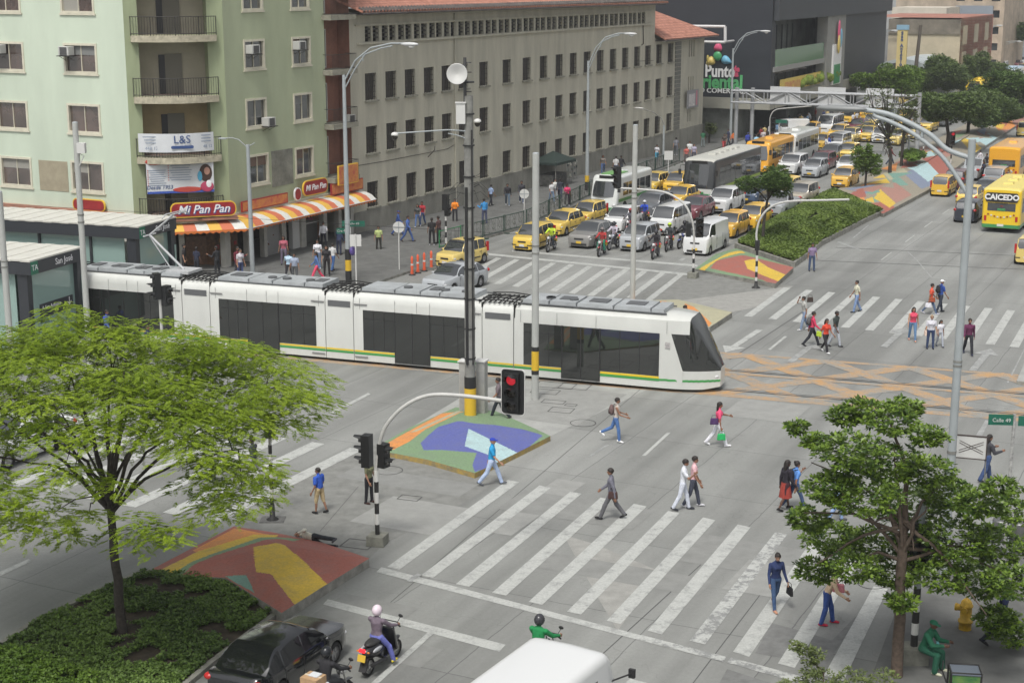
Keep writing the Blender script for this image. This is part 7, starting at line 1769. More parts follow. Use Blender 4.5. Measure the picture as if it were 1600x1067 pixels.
# ================= MOTORCYCLES =================
def motorcycle(kind,label,c,px,py,deg,scoot=False,P=None,group=None,plate=True):
    t=thing(kind,label,'scooter' if scoot else 'motorcycle',P or G(px,py),R(deg),group); pm=paint('moto_paint_%d%d%d'%c,lin(c),.3); rw=.29 if not scoot else .24; wb=.66 if not scoot else .62
    for x in(wb,-wb):
        m=MB(); m.lathe([(rw*.70,-.045),(rw*.93,-.05),(rw,0),(rw*.93,.05),(rw*.70,.045)],(x,0,rw),20,axis='Y'); w_=m.build('wheel',[M_TYRE],t)
        m=MB(); m.lathe([(rw*.66,-.03),(rw*.74,-.03),(rw*.74,.03),(rw*.66,.03),(rw*.66,-.03)],(x,0,rw),18,axis='Y'); m.cyl((x,-.05,rw),.05,.10,8,axis='Y')
        for k in range(6): a=PI*k/3; m.tube([(x,0,rw),(x+math.cos(a)*rw*.68,0,rw+math.sin(a)*rw*.68)],.012,4)
        m.build('rim',[M_RIM],w_)
    m=MB(); 
    for s in(.09,-.09): m.tube([(wb,s,rw),(wb-.16,s,.72),(wb-.24,s,.98)],.022,6)
    m.build('fork',[M_CHR],t)
    m=MB(); hz=1.02 if not scoot else 1.0; m.tube([(wb-.34,.36,hz+.02),(wb-.24,.22,hz+.06),(wb-.24,-.22,hz+.06),(wb-.34,-.36,hz+.02)],.014,6); m.tube([(wb-.36,.38,hz+.02),(wb-.30,.26,hz+.04)],.022,6); m.tube([(wb-.36,-.38,hz+.02),(wb-.30,-.26,hz+.04)],.022,6); m.build('handlebar',[M_BLKP],t)
    for s in(1,-1): m=MB(); m.tube([(wb-.28,s*.24,hz+.06),(wb-.22,s*.30,hz+.2)],.008,4); m.ball((wb-.22,s*.31,hz+.24),(.02,.07,.045),8,5); m.build('mirror',[M_BLKP],t)
    m=MB(); m.ball((wb-.12,0,hz-.14),(.09,.09,.09),10,7); m.build('headlight',[M_HL],t)
    if not scoot:
        m=MB(); m.ball((.12,0,.80),(.27,.14,.13),14,8); m.build('fuel_tank',[pm],t)
        m=MB(); m.tube([(wb-.24,0,.92),(.3,0,.66),(.2,0,.36),(-.25,0,.34),(-.4,0,.62),(-.65,0,.80)],.03,6); m.tube([(-.2,.08,.36),(-wb,.08,rw)],.022,5); m.tube([(-.2,-.08,.36),(-wb,-.08,rw)],.022,5); m.build('frame',[M_BLKP],t)
        m=MB(); m.box((.05,0,.45),(.34,.24,.30)); m.tube([(.22,0,.5),(.30,0,.62)],.07,8); m.build('engine',[mat('engine_metal',(.14,.14,.145),.5,metal=.4)],t,bevel=.03)
        m=MB(); m.tube([(.2,-.12,.36),(-.1,-.14,.26),(-.7,-.17,.40)],[.025,.03,.045],8); m.build('exhaust',[M_CHR],t)
        m=MB(); m.ball((-.32,0,.80),(.40,.13,.075),14,6); m.build('seat',[mat('black_seat',(.025,.025,.025),.6)],t)
        m=MB(); m.ball((-.66,0,.78),(.20,.09,.08),10,6); m.box((wb,0,rw*2+.02),(.40,.11,.02),ry=.1); m.build('mudguard',[pm],t)
    else:
        m=MB(); m.ball((-.35,0,.60),(.46,.19,.20),16,8); m.box((.10,0,.33),(.55,.30,.07)); m.box((.36,0,.62),(.08,.36,.62),ry=-.28); m.ball((wb-.02,0,rw*2+.03),(.22,.09,.06),10,6); m.build('bodywork',[pm],t,bevel=.02)
        m=MB(); m.ball((-.30,0,.80),(.42,.16,.08),14,6); m.build('seat',[mat('black_seat',(.025,.025,.025),.6)],t)
        m=MB(); 
        for s in(1,-1): m.ball((-.45,s*.175,.66),(.22,.03,.06),10,5)
        m.build('side_panel',[mat('pale_grey_panel',(.45,.46,.48),.3)],t)
        m=MB(); m.box((-.80,0,.34),(.04,.20,.34),ry=.5); m.tube([(-.1,-.18,.28),(-.75,-.2,.36)],.05,8); m.build('mudguard',[M_BLKP],t)
    m=MB(); m.box((-.86,0,.74),(.05,.15,.08)); m.build('taillight',[mat('lit_brake_light',(.8,.02,.03),.3,emit=1.2)],t)
    for s in(1,-1): m=MB(); m.ball((-.82,s*.15,.70),(.03,.04,.025),8,5); m.build('indicator',[M_AMB],t)
    m=MB(); m.box((-.90,0,.56),(.015,.22,.17),ry=.25); m.build('number_plate',[M_PLY],t)
    return t
def rider(t,pk,label,top,bottom,helmet,shoe=(40,40,42),seatz=.84,dx=-.18,h=1.68,skin=1):
    W=Matrix.Translation(t.location)@Matrix.Rotation(t.rotation_euler.z,4,'Z'); k=h/1.7; hz=PI_[pk]['hipz']*k
    p=W@Vector((dx,0,seatz+.08-hz)); return person(pk,0,0,math.degrees(t.rotation_euler.z),label,top,bottom,shoe,skin,None,h=h,P=Vector((p.x,p.y,p.z)),helmet=helmet)
MG='motorcycles at the stop line'
m1=motorcycle('scooter','black and silver scooter with yellow plate in the foreground',(24,24,27),597,1040,SD-2,scoot=True); rider(m1,'scooter_rider','rider in grey brown jacket, lilac trousers and white helmet on the foreground scooter',(112,100,112),(112,118,192),(220,205,215),(205,190,50),seatz=.80,dx=-.22,h=1.64)
m2=motorcycle('motorcycle','dark motorcycle with parcels beside the black car',(30,30,34),516,1116,SD-2); rider(m2,'rider','rider all in black with a black helmet beside the black car',(38,38,42),(40,42,46),(34,36,40),h=1.68)
W2=Matrix.Translation(m2.location)@Matrix.Rotation(m2.rotation_euler.z,4,'Z')
pb=thing('cardboard_box','brown cardboard parcel strapped on the dark motorcycle','box',W2@Vector((-.62,0,.90)),m2.rotation_euler.z); q=MB(); q.box((0,0,.16),(.40,.44,.32)); q.build('carton',[mat('brown_cardboard',(.42,.27,.15),.8,var=.12,scale=6)],pb); q=MB(); q.box((0,0,.321),(.06,.445,.006)); q.build('tape',[mat('pale_tape',(.6,.52,.4),.4)],pb); q=MB(); q.box((.05,-.02,.335),(.22,.24,.02)); q.build('folded_papers',[mat('white_paper',(.6,.62,.65),.6)],pb)
pw=thing('white_sack','white plastic sack beside the parcel on the dark motorcycle','sack',W2@Vector((-.50,-.30,.62)),0); q=MB(); q.ball((0,0,.2),(.16,.15,.22),10,7); q.build('sack_body',[cloth((205,208,212))],pw); q=MB(); q.ball((0,0,.43),(.05,.05,.04),8,5); q.build('knot',[cloth((190,192,198))],pw)
m3=motorcycle('motorcycle','motorcycle hidden in front of the white van roof',(40,60,45),845,1062,SD-4); r3=rider(m3,'rider','rider in green jacket with grey harness and black helmet ahead of the white van',(28,128,72),(45,48,55),(58,58,62),h=1.70)
for i,(x,y,c,lab,rl_,tp_,bt_,hm_) in enumerate([(861,392,(30,30,34),'dark motorcycle right of the first yellow taxi','rider in lime vest on the dark motorcycle right of the first yellow taxi',(190,215,60),(45,50,58),(40,42,46)),
(940,399,(150,35,40),'red motorcycle in front of the grey saloon','rider in green trousers on the red motorcycle in front of the grey saloon',(170,60,60),(35,120,95),(120,110,110)),
(958,389,(190,195,205),'white motorcycle between the grey saloon and the silver hatchback','rider in patterned white shirt on the white motorcycle',(185,178,190),(50,52,60),(46,48,54)),
(1024,403,(160,28,40),'bright red motorcycle foremost at the stop line','rider in black jacket on the foremost bright red motorcycle',(42,40,46),(60,60,66),(52,52,58)),
(1045,391,(120,30,36),'dark red motorcycle behind the foremost one','rider in grey jacket with lime helmet on the dark red motorcycle',(62,66,70),(44,46,52),(185,215,50)),
(1068,387,(45,70,160),'blue motorcycle beside the white delivery van','rider in black beside the white delivery van',(40,40,46),(42,44,52),(36,36,40)),
(1006,352,(60,60,66),'motorcycle hidden behind the silver hatchback','rider in bright blue jacket behind the silver hatchback',(40,75,185),(46,50,60),(200,202,208)),
(984,366,(150,40,50),'motorcycle beside the white hatchback in the middle lane','rider in grey beside the white hatchback in the middle lane',(96,96,104),(54,56,64),(160,40,48))]):
    t=motorcycle('motorcycle',lab,c,x,y,SDN+rs.uniform(-8,8),group=MG); rider(t,'rider',rl_,tp_,bt_,hm_)
# ================= TREES AND PLANTS =================
def leaf_mat(name,dark,light,trans=.35,rough=.5):
    m,t,b=nodes_mat(name); N=t.nodes.new; L=t.links.new
    a=N('ShaderNodeAttribute'); a.attribute_name='tone'; r=N('ShaderNodeValToRGB'); r.color_ramp.elements[0].color=(*dark,1); r.color_ramp.elements[1].color=(*light,1); L(a.outputs['Fac'],r.inputs[0]); L(r.outputs[0],b.inputs['Base Color']); b.inputs['Roughness'].default_value=rough; b.inputs['Specular IOR Level'].default_value=.35
    tr_=N('ShaderNodeBsdfTranslucent'); L(r.outputs[0],tr_.inputs['Color']); mx=N('ShaderNodeMixShader'); mx.inputs[0].default_value=trans; out=t.nodes['Material Output']; L(b.outputs[0],mx.inputs[1]); L(tr_.outputs[0],mx.inputs[2]); L(mx.outputs[0],out.inputs[0]); return m
def leaves_np(C,L_,W_,D,tilt,rng,fold=.0):
    "leaf quads: centres C (n,3), length L_, width W_, pointing direction D (n,3)"
    n=len(C); D=D/np.linalg.norm(D,axis=1,keepdims=True); r=rng.normal(size=(n,3))*tilt+np.array((0,0,1.)); S=np.cross(D,r); S/= (np.linalg.norm(S,axis=1,keepdims=True)+1e-9)
    L=np.asarray(L_).reshape(-1,1)*np.ones((n,1)); W=np.asarray(W_).reshape(-1,1)*np.ones((n,1))
    V=np.stack([C-D*L*.5,C-D*L*.05+S*W*.5,C+D*L*.5,C-D*L*.05-S*W*.5],1).reshape(-1,3)
    return V,np.arange(4*n).reshape(-1,4)
def limb_tree(name,parts_,mtl,parent,jit=.0):
    m=MB(); rr=random.Random(4)
    for pts,r0,r1 in parts_:
        P=[Vector(p) for p in pts]; Q=[P[0]]
        for a,b in zip(P[:-1],P[1:]):
            for k in range(1,4): Q.append(a.lerp(b,k/3)+Vector((rr.uniform(-jit,jit),rr.uniform(-jit,jit),rr.uniform(-jit,jit)*.5)))
        n=len(Q); m.tube(Q,[r0+(r1-r0)*i/(n-1) for i in range(n)],8)
    return m.build(name,[mtl],parent)
M_BARK=mat('dark_wet_bark',(.045,.038,.032),.9,var=.4,scale=9,bump=.6); M_BARK2=mat('grey_brown_bark',(.115,.085,.065),.9,var=.35,scale=8,bump=.6)
# --- the feathery tree on the left (umbrella crown in layered sprays) ---
rng=np.random.default_rng(11)
TP=G(192,993); TP.z=.3
ft=thing('feathery_tree','tall slim tree with a wide layered crown of feathery bright green leaves, left','tree',TP)
tl=Vector((-.05,0,0))
limbs=[([(0,0,-.2),(-.05,.0,1.2),(-.12,.05,2.4),(-.15,.1,3.1)],.135,.095)]
br=[]
for i in range(15):
    a=2*PI*i/15+rng.uniform(-.2,.2); ln=rng.uniform(2.6,4.6); z1=rng.uniform(6.0,7.2) if i%3 else rng.uniform(4.4,5.2)
    s=Vector((-.15,.1,3.0+rng.uniform(-.1,.9)*.6)); e=Vector((s.x+math.cos(a)*ln,s.y+math.sin(a)*ln,z1)); mid=s.lerp(e,.5)+Vector((0,0,.45)); br.append((s,mid,e)); limbs.append(([s,s.lerp(mid,.5)+Vector((0,0,.25)),mid,e],.055,.015))
for i in range(3): limbs.append(([(-.15,.1,3.0),(-.15+.3*(i-1),.1,5.0),(-.3+.7*(i-1),.2*i,6.9)],.08,.02)); br.append((Vector((-.15,.1,3)),Vector((.3*(i-1),.1,4.4)),Vector((.7*(i-1),.2*i,5.7))))
limb_tree('trunk',limbs[:1],M_BARK,ft,.02); bro=limb_tree('branches',limbs[1:],M_BARK,ft,.06)
# sprays: flat discs, drooping at their rims, set in loose tiers of an umbrella dome
SPR=[]
def dome(r): return 7.65-.06*r*r-.002*r**3
for i in range(250):
    r=5.2*math.sqrt(rng.uniform(0,1)); a=rng.uniform(0,2*PI); lay=rng.choice([0,0,0,1,1,1.6]); z=dome(r)+rng.normal()*.26-lay*rng.uniform(.55,.95)-.3*(lay==2)
    if lay and r<1.2: continue
    SPR.append((math.cos(a)*r*1.12-.3,math.sin(a)*r*.98,z,rng.uniform(.65,1.2),a))
for i in range(64):   # low hanging rim
    a=2*PI*i/64+rng.uniform(-.1,.1); r=rng.uniform(2.3,5.2); SPR.append((math.cos(a)*r*1.08-.2,math.sin(a)*r,rng.uniform(3.5,5.2),rng.uniform(.6,1.0),a))
def PRJ(v): d=v[1]*_c+(CH-v[2])*_s; return 800+CF*v[0]/d,533.5-CF*(v[1]*_s+(v[2]-CH)*_c)/d
def okspr(q):
    a,b=PRJ((TP.x+q[0],TP.y+q[1],TP.z+q[2])); return not(a>415 and b>672-(a-415)*.25) and a<500
SPR=[q for q in SPR if okspr(q)]
Vs=[];Fs=[];Ts=[];off=0
for (x,y,z,R_,a) in SPR:
    nf=int(88*R_)    # fronds
    fa=rng.uniform(0,2*PI,nf); fr_=R_*np.sqrt(rng.uniform(0.02,1,nf)); cx=x+np.cos(fa)*fr_; cy=y+np.sin(fa)*fr_; cz=z-.28*(fr_/R_)**2*R_+rng.normal(size=nf)*.045
    fd=fa+rng.normal(size=nf)*.6; fl=rng.uniform(.20,.34,nf)
    base_t=rng.uniform(.35,.8); 
    k=9 # leaflets per frond on both sides
    t=(np.arange(k)+.5)/k
    for s in(-1,1):
        u=(t[None,:]-.5)*fl[:,None]; ux_,uy_=np.cos(fd)[:,None],np.sin(fd)[:,None]; px_,py_=-uy_,ux_
        wd=.055*np.sin(t*PI*.92+.15)[None,:]*np.ones((nf,1))
        C=np.stack([cx[:,None]+ux_*u+px_*s*wd*.55,cy[:,None]+uy_*u+py_*s*wd*.55,cz[:,None]-.35*(t[None,:]**2)*fl[:,None]*.8-wd*.15],-1).reshape(-1,3)
        D=np.stack([px_*s+ux_*.45,py_*s+uy_*.45,-.22+0*px_],-1)*np.ones((nf,k,1)); D=D.reshape(-1,3)
        V,F=leaves_np(C,np.maximum(.035,wd).reshape(-1)*1.6,np.full(nf*k,.030),D,.25,rng); Vs.append(V);Fs.append(F+off);off+=len(V)
        Ts.append(np.clip(base_t+np.repeat(rng.normal(size=nf)*.12,k)+rng.normal(size=nf*k)*.06,0,1))
V=np.concatenate(Vs);F=np.concatenate(Fs);T_=np.concatenate(Ts)
npmesh('crown',V,F,leaf_mat('feathery_leaf',(.12,.20,.012),(.34,.45,.035),.40),ft,attr=T_)
tw=MB(); rr=random.Random(2)
for (x,y,z,R_,a) in SPR[::1]:
    # twig from nearest limb end
    b=min(br,key=lambda q:(q[2]-Vector((x,y,z))).length); st_=b[1].lerp(b[2],rr.uniform(.2,1)); 
    if (st_-Vector((x,y,z))).length>1.3: continue
    tw.tube([st_,st_.lerp(Vector((x,y,z)),.5)+Vector((0,0,.1)),(x,y,z-.03)],[.022,.015,.006],4)
tag(tw.build('twigs',[M_BARK],bro),kind='stuff')
# --- broad-leaved tree on the right ---
def blob_tree(name,label,P,blobs,limbs,leafm,barkm,leafL,leafW,per,rng,clump=.22,group=None,rosette=7,tones=(.25,.85),top=.3,twig=True):
    o=thing(name,label,'tree',P,0,group)
    limb_tree('trunk',limbs[:1],barkm,o,.02)
    if len(limbs)>1: limb_tree('branches',limbs[1:],barkm,o,.04)
    Vs=[];Fs=[];Ts=[];off=0
    for (c,r,dens) in blobs:
        n=int(per*dens); d=rng.normal(size=(n,3)); d/=np.linalg.norm(d,axis=1,keepdims=True); rad=rng.uniform(.25,1,n)**.45
        Cc=np.array(c)+d*rad[:,None]*np.array(r); cb=rng.uniform(tones[0],tones[1],n)
        # small rosettes of leaves at each twig end
        ra=rng.uniform(0,2*PI,(n,rosette)); el=rng.uniform(-.5,.45,(n,rosette)); Dx=np.stack([np.cos(ra)*np.cos(el),np.sin(ra)*np.cos(el),np.sin(el)],-1)
        out=d[:,None,:]*.55; Dx=Dx+out; Dx/=np.linalg.norm(Dx,axis=-1,keepdims=True)
        C=Cc[:,None,:]+Dx*leafL*.62*rng.uniform(.5,1.7,(n,rosette,1)); C=C.reshape(-1,3); Dx=Dx.reshape(-1,3)
        V,F=leaves_np(C,leafL*rng.uniform(.7,1.2,len(C)),leafW*rng.uniform(.7,1.2,len(C)),Dx,.5,rng); Vs.append(V);Fs.append(F+off);off+=len(V)
        Ts.append(np.clip(np.repeat(cb,rosette)+rng.normal(size=n*rosette)*.12,0,1))
    npmesh('crown',np.concatenate(Vs),np.concatenate(Fs),leafm,o,attr=np.concatenate(Ts))
    return o
M_LEAF_R=leaf_mat('glossy_green_leaf',(.045,.09,.02),(.22,.33,.045),.3,.35)
RP=G(1401,1064); RP.z=.12
def rel(P,px,py,y_off=0.0):
    "point at the depth of P+y_off seen at px,py, in P's frame"
    Y=P.y+y_off; k=(533.5-py)/CF; z=CH+Y*(k*_c-_s)/(_c+k*_s); d=Y*_c+(CH-z)*_s; return ((px-800)/CF*d-P.x,y_off,z-P.z)
rng=np.random.default_rng(5); blobs=[]
SP_=[(1350,640,40,.6),(1318,650,30,.5),(1395,655,50,.8),(1275,690,24,.4),(1330,705,60,1),(1390,720,62,.9),(1450,735,50,.8),(1300,760,50,.8),(1345,770,70,1.2),(1420,790,70,1.2),(1480,770,50,.8),(1530,785,48,.8),(1262,810,38,.6),(1300,840,55,1),(1365,850,60,1),(1440,860,55,.9),(1500,840,70,1.2),(1560,850,60,1.0),(1275,890,40,.6),(1335,885,45,.7),(1400,900,38,.5),(1470,900,50,.6),(1530,905,60,1),(1580,910,50,.8),(1560,965,40,.7),(1575,990,40,.5),(1410,940,26,.35),(1590,800,40,.5),(1246,668,22,.3),(1565,760,30,.35),(1415,635,30,.4),(1450,680,32,.45)]
for x,y,r,dn in SP_:
    yo=rng.uniform(-1.4,1.8); sc__=r/62.0; c=rel(RP,x,y,yo)
    blobs.append((c,(sc__*.84,sc__*.84,sc__*.38),dn))
limbs=[([(0,0,-.2),(-.02,.0,1.5),(-.05,.05,2.9),(-.03,.1,3.6)],.15,.11)]
for x,y in((1345,690),(1395,700),(1300,770),(1255,800),(1360,820),(1450,790),(1500,850),(1560,860),(1540,960),(1280,880),(1430,860),(1268,722),(1330,880),(1470,760),(1580,900)):
    e=Vector(rel(RP,x,y,rng.uniform(-1.1,1.4))); s=Vector((-.04,.06,rng.uniform(2.6,4.0))); mid=s.lerp(e,.5)+Vector((0,0,.25)); limbs.append(([s,mid,e],.055,.012))
limbs.append(([(-.03,.1,3.4),(.0,.2,5.0),Vector(rel(RP,1390,650,.3))],.09,.02))
blob_tree('broadleaf_tree','broad leaved tree with an uneven crown of glossy leaves in the right foreground',RP,blobs,limbs,M_LEAF_R,M_BARK2,.135,.066,215,rng,rosette=8,tones=(.0,.95))
# --- median and background trees ---
def easy_tree(name,label,base,crown,h0,seed,leafm,per=260,leafL=.22,leafW=.12,trunk=.14,squash=.55,dens=1,group=None,bare=0,nb=9,lean=0):
    P=G(*base); P.z=.2; rg=np.random.default_rng(seed); (x0,x1,y0,y1)=crown
    c=Vector(rel(P,(x0+x1)/2,(y0+y1)/2,0)); a=Vector(rel(P,x0,(y0+y1)/2,0)); t=Vector(rel(P,(x0+x1)/2,y0,0)); rx=abs(c.x-a.x); rz=max(.4,abs(t.z-c.z))
    blobs=[]
    for i in range(nb):
        q=2*PI*i/nb+rg.uniform(-.3,.3); rr_=rx*(rg.uniform(.25,.85) if i%3 else rg.uniform(0,.4)); s=rg.uniform(.20,.42)*rx
        blobs.append(((c.x+math.cos(q)*rr_,math.sin(q)*rr_,c.z+rg.uniform(-.55,.6)*rz*(1-.5*rr_/rx)),(s,s*.9,max(.25,rz*squash*rg.uniform(.6,1))),dens*(s/1.2)**1.3))
    top=Vector((c.x*.4,0,h0)); limbs=[([(0,0,-.3),(0,0,h0*.5),top],trunk,trunk*.7)]
    for b in blobs: limbs.append(([top,top.lerp(Vector(b[0]),.55)+Vector((0,0,.12)),b[0]],trunk*.45,.02))
    if bare:
        for i in range(bare):
            q=rg.uniform(0,2*PI); e=Vector((c.x+math.cos(q)*rx*rg.uniform(.3,1),math.sin(q)*rx*rg.uniform(.3,1),c.z+rg.uniform(-1,1.3)*rz)); limbs.append(([top,top.lerp(e,.6)+Vector((rg.uniform(-.5,.5),rg.uniform(-.4,.4),.2)),e],trunk*.3,.015))
    return blob_tree(name,label,P,blobs,limbs,leafm,M_BARK,leafL,leafW,per,rg,group=group,rosette=6,tones=(.15,.8))
LM1=leaf_mat('mid_green_leaf',(.035,.075,.018),(.13,.21,.04),.25); LM2=leaf_mat('haze_paled_green_leaf',(.06,.10,.035),(.18,.25,.075),.3); LM3=leaf_mat('sparse_olive_leaf',(.05,.07,.025),(.13,.16,.05),.2); LM4=leaf_mat('bright_green_leaf',(.07,.13,.02),(.20,.31,.05),.3)  # LM2 is paled: distance haze is put into the leaf colour
easy_tree('median_tree','small tree with a flat spreading crown on the near end of the planted bed',(1192,385),(1150,1262,258,312),2.7,21,LM1,per=420,leafL=.15,leafW=.08,trunk=.11,nb=10)
easy_tree('median_tree','small round leafy tree beside the painted median',(1352,296),(1322,1388,222,278),2.0,22,LM4,per=420,leafL=.2,leafW=.11,trunk=.10,squash=.75,nb=8)
easy_tree('bare_tree','nearly leafless tree on the painted median next to the small round tree',(1390,276),(1345,1420,120,250),3.0,23,LM3,per=60,leafL=.22,leafW=.12,trunk=.17,bare=26,nb=9)
easy_tree('bare_tree','second sparse tree just right of the leafless one on the median',(1408,265),(1385,1450,130,235),3.2,24,LM3,per=90,leafL=.22,leafW=.12,trunk=.15,bare=16,nb=8)
easy_tree('umbrella_tree','dark wide crowned tree leaning over the painted median',(1480,238),(1408,1540,138,194),3.0,25,LM2,per=900,leafL=.26,leafW=.14,trunk=.2,nb=26,dens=.34)
easy_tree('umbrella_tree','second dark crowned tree right behind the leaning one',(1512,214),(1470,1588,140,204),3.2,26,LM2,per=800,leafL=.26,leafW=.14,trunk=.2,nb=26,dens=.34)
easy_tree('umbrella_tree','lighter green edged tree at the right end of the dark group',(1545,196),(1522,1602,150,200),3.0,27,LM1,per=600,leafL=.28,leafW=.15,trunk=.2,nb=9)
easy_tree('umbrella_tree','dense mid green tree at the right edge above the orange bus',(1575,186),(1530,1645,108,176),3.5,28,LM1,per=900,leafL=.28,leafW=.15,trunk=.22,nb=26,dens=.34)
easy_tree('street_tree','bright green tree in front of the shopping centre ramp',(1392,182),(1340,1452,98,152),4.0,29,LM4,per=700,leafL=.3,leafW=.16,trunk=.2,nb=26,dens=.34)
easy_tree('street_tree','dark tree right of the San Antonio sign',(1462,168),(1420,1520,88,156),4.0,30,LM2,per=700,leafL=.3,leafW=.16,trunk=.2,nb=26,dens=.34)
easy_tree('street_tree','dusky tree below the red brick annex',(1500,150),(1466,1572,78,136),4.0,31,LM2,per=800,leafL=.32,leafW=.17,trunk=.2,nb=26,dens=.34)
easy_tree('street_tree','dark tree cut by the right edge beside the lime shopfront',(1612,108),(1590,1650,22,78),6.0,32,LM2,per=700,leafL=.4,leafW=.2,trunk=.25,nb=10)
easy_tree('palm_like_plant','grey green shrub tree at the corner of the shopping centre',(1108,226),(1098,1122,186,212),1.6,33,LM3,per=240,leafL=.3,leafW=.1,trunk=.1,nb=6)
# small branch with leaves low in the foreground
sh=G(1300,1110); sh.z=.12; rng=np.random.default_rng(8)
bl=[(rel(sh,x,y,0),(r/66,r/66,r/80),d) for x,y,r,d in((1243,1008,9,.12),(1258,1018,14,.2),(1275,1022,14,.2),(1268,1045,16,.25),(1280,1068,30,.6),(1330,1072,34,.7),(1380,1066,26,.5),(1240,1075,24,.4))]
blob_tree('garden_shrub','sparse leafy shrub poking up at the bottom edge by the tree trunk',sh,bl,[([(0,0,-.1),(-.1,0,.3)],.03,.02),([(-.1,0,.2),rel(sh,1285,1050,0),rel(sh,1262,1015,0),rel(sh,1243,1006,0)],.02,.006),([(0,0,.2),rel(sh,1330,1070,0)],.02,.008),([(0,0,.2),rel(sh,1380,1068,0)],.02,.008)],leaf_mat('shrub_leaf',(.06,.09,.03),(.22,.27,.09),.25),M_BARK2,.085,.045,230,rng,rosette=6)
# --- ground cover of the beds ---
def cover(px,h,hump,n,leafm,name,label,L_,W_,rng,height=.16,patch=.5,ros=9,gaps=.35):
    P=poly(px); c=sum(P,Vector())/len(P); xs=[p.x for p in P]; ys=[p.y for p in P]; pts=[]
    PP=[(p.x,p.y) for p in P]
    cand=rng.uniform((min(xs),min(ys)),(max(xs),max(ys)),(n*3,2))
    # clumpy density from a few sine waves
    f=np.sin(cand[:,0]*2.1+np.sin(cand[:,1]*1.7)*1.5)+np.sin(cand[:,1]*2.9+cand[:,0]*1.3)+np.sin(cand[:,0]*5.3-cand[:,1]*4.1)*.7
    cand=cand[f>-2.4+gaps*2.6]
    def edge(x,y):
        # fraction from centre (0) to rim (1)
        d=Vector((x-c.x,y-c.y)); best=9
        for i in range(len(P)):
            a,b=P[i],P[(i+1)%len(P)]; ex,ey=b.x-a.x,b.y-a.y; den=d.x*ey-d.y*ex
            if abs(den)<1e-9: continue
            t=((a.x-c.x)*ey-(a.y-c.y)*ex)/den; u=((a.x-c.x)*d.y-(a.y-c.y)*d.x)/den
            if t>0 and -.001<=u<=1.001: best=min(best,t)
        return 1/best if best<9 else 1
    for x,y in cand:
        if len(pts)>=n: break
        if inside((x,y),PP):
            r=edge(x,y)
            if r<.965: pts.append((x,y,h+hump*((1-r)*.4+.8 if r<.5 else (1-r)*1.6),r))
    A=np.array(pts); m_=len(A); Cc=A[:,:3]+np.stack([np.zeros(m_),np.zeros(m_),rng.uniform(.02,height,m_)],-1)
    ra=rng.uniform(0,2*PI,(m_,ros)); el=rng.uniform(-.15,.75,(m_,ros)); D=np.stack([np.cos(ra)*np.cos(el),np.sin(ra)*np.cos(el),np.sin(el)],-1)
    C=(Cc[:,None,:]+D*L_*.6).reshape(-1,3); D=D.reshape(-1,3); V,F=leaves_np(C,L_*rng.uniform(.6,1.2,len(C)),W_*rng.uniform(.6,1.2,len(C)),D,.5,rng)
    T=np.clip(np.repeat(.45+.22*np.sin(A[:,0]*1.1+A[:,1]*.7)+rng.normal(size=m_)*.16,ros)+rng.normal(size=m_*ros)*.08,0,1)
    o=npmesh(name,V,F,leafm,None,attr=T); tag(o,label,'ground cover',kind='stuff'); return o
cover(BED_S,.09,.03,6500,leaf_mat('bed_leaf_dark',(.055,.10,.025),(.18,.28,.06),.2),'ground_cover_plants','low leafy ground cover over dark soil in the near bed',.095,.055,np.random.default_rng(3),height=.12,gaps=.5)
cover([(-60,1050),(0,1025),(60,1035),(160,1075),(150,1110),(-60,1110)],.22,.1,1800,leaf_mat('bed_leaf_bright',(.06,.12,.015),(.19,.30,.04),.25),'ground_cover_plants','brighter ground cover in the bottom left corner',.085,.05,np.random.default_rng(6),height=.2,gaps=.1)
cover(BED_N,.28,.5,16000,leaf_mat('hedge_leaf',(.07,.115,.02),(.21,.29,.06),.3),'hedge_cover','dense low green hedge filling the far planted bed',.20,.12,np.random.default_rng(4),height=.12,gaps=.0,ros=8)
cover([(1405,262),(1420,255),(1446,262),(1425,272)],.9,.2,900,LM4,'hedge_cover','small patch of green plants on the painted median',.25,.14,np.random.default_rng(7),height=.4,gaps=0)
# ================= STREET FURNITURE =================
M_POLE=mat('pale_grey_painted_pole',(.33,.36,.37),.5,var=.08,scale=1.2); M_POLEW=mat('off_white_pole',(.50,.50,.48),.5,var=.08,scale=2); M_POLD=mat('concrete_pole',(.21,.21,.195),.85,var=.25,scale=2,bump=.2)
M_SB=mat('signal_black',(.015,.016,.017),.45); M_SW=mat('reflective_white_band',(.62,.62,.60),.5); M_SK=mat('black_band',(.02,.02,.02),.6); M_SY=mat('yellow_band',(.66,.42,.03),.5); M_GS=mat('green_street_sign',(.015,.13,.085),.45); M_SGN=mat('white_sign_face',(.60,.60,.58),.5)
M_RLIT=mat('lit_red_lens',(.75,.03,.05),.3,emit=.3); M_LOFF=mat('unlit_lens',(.03,.025,.02),.15)
def post(par,r0,r1,h,n=12,m_=None,name='pole',z0=0): m=MB(); m.tube([(0,0,z0),(0,0,h*.5),(0,0,h)],[r0,(r0+r1)/2,r1],n); return m.build(name,[m_ or M_POLE],par)
def bands(par,seq,name='band'):
    for z0,z1,r,mm in seq: m=MB(); m.tube([(0,0,z0),(0,0,z1)],r,14); m.build(name,[mm],par)
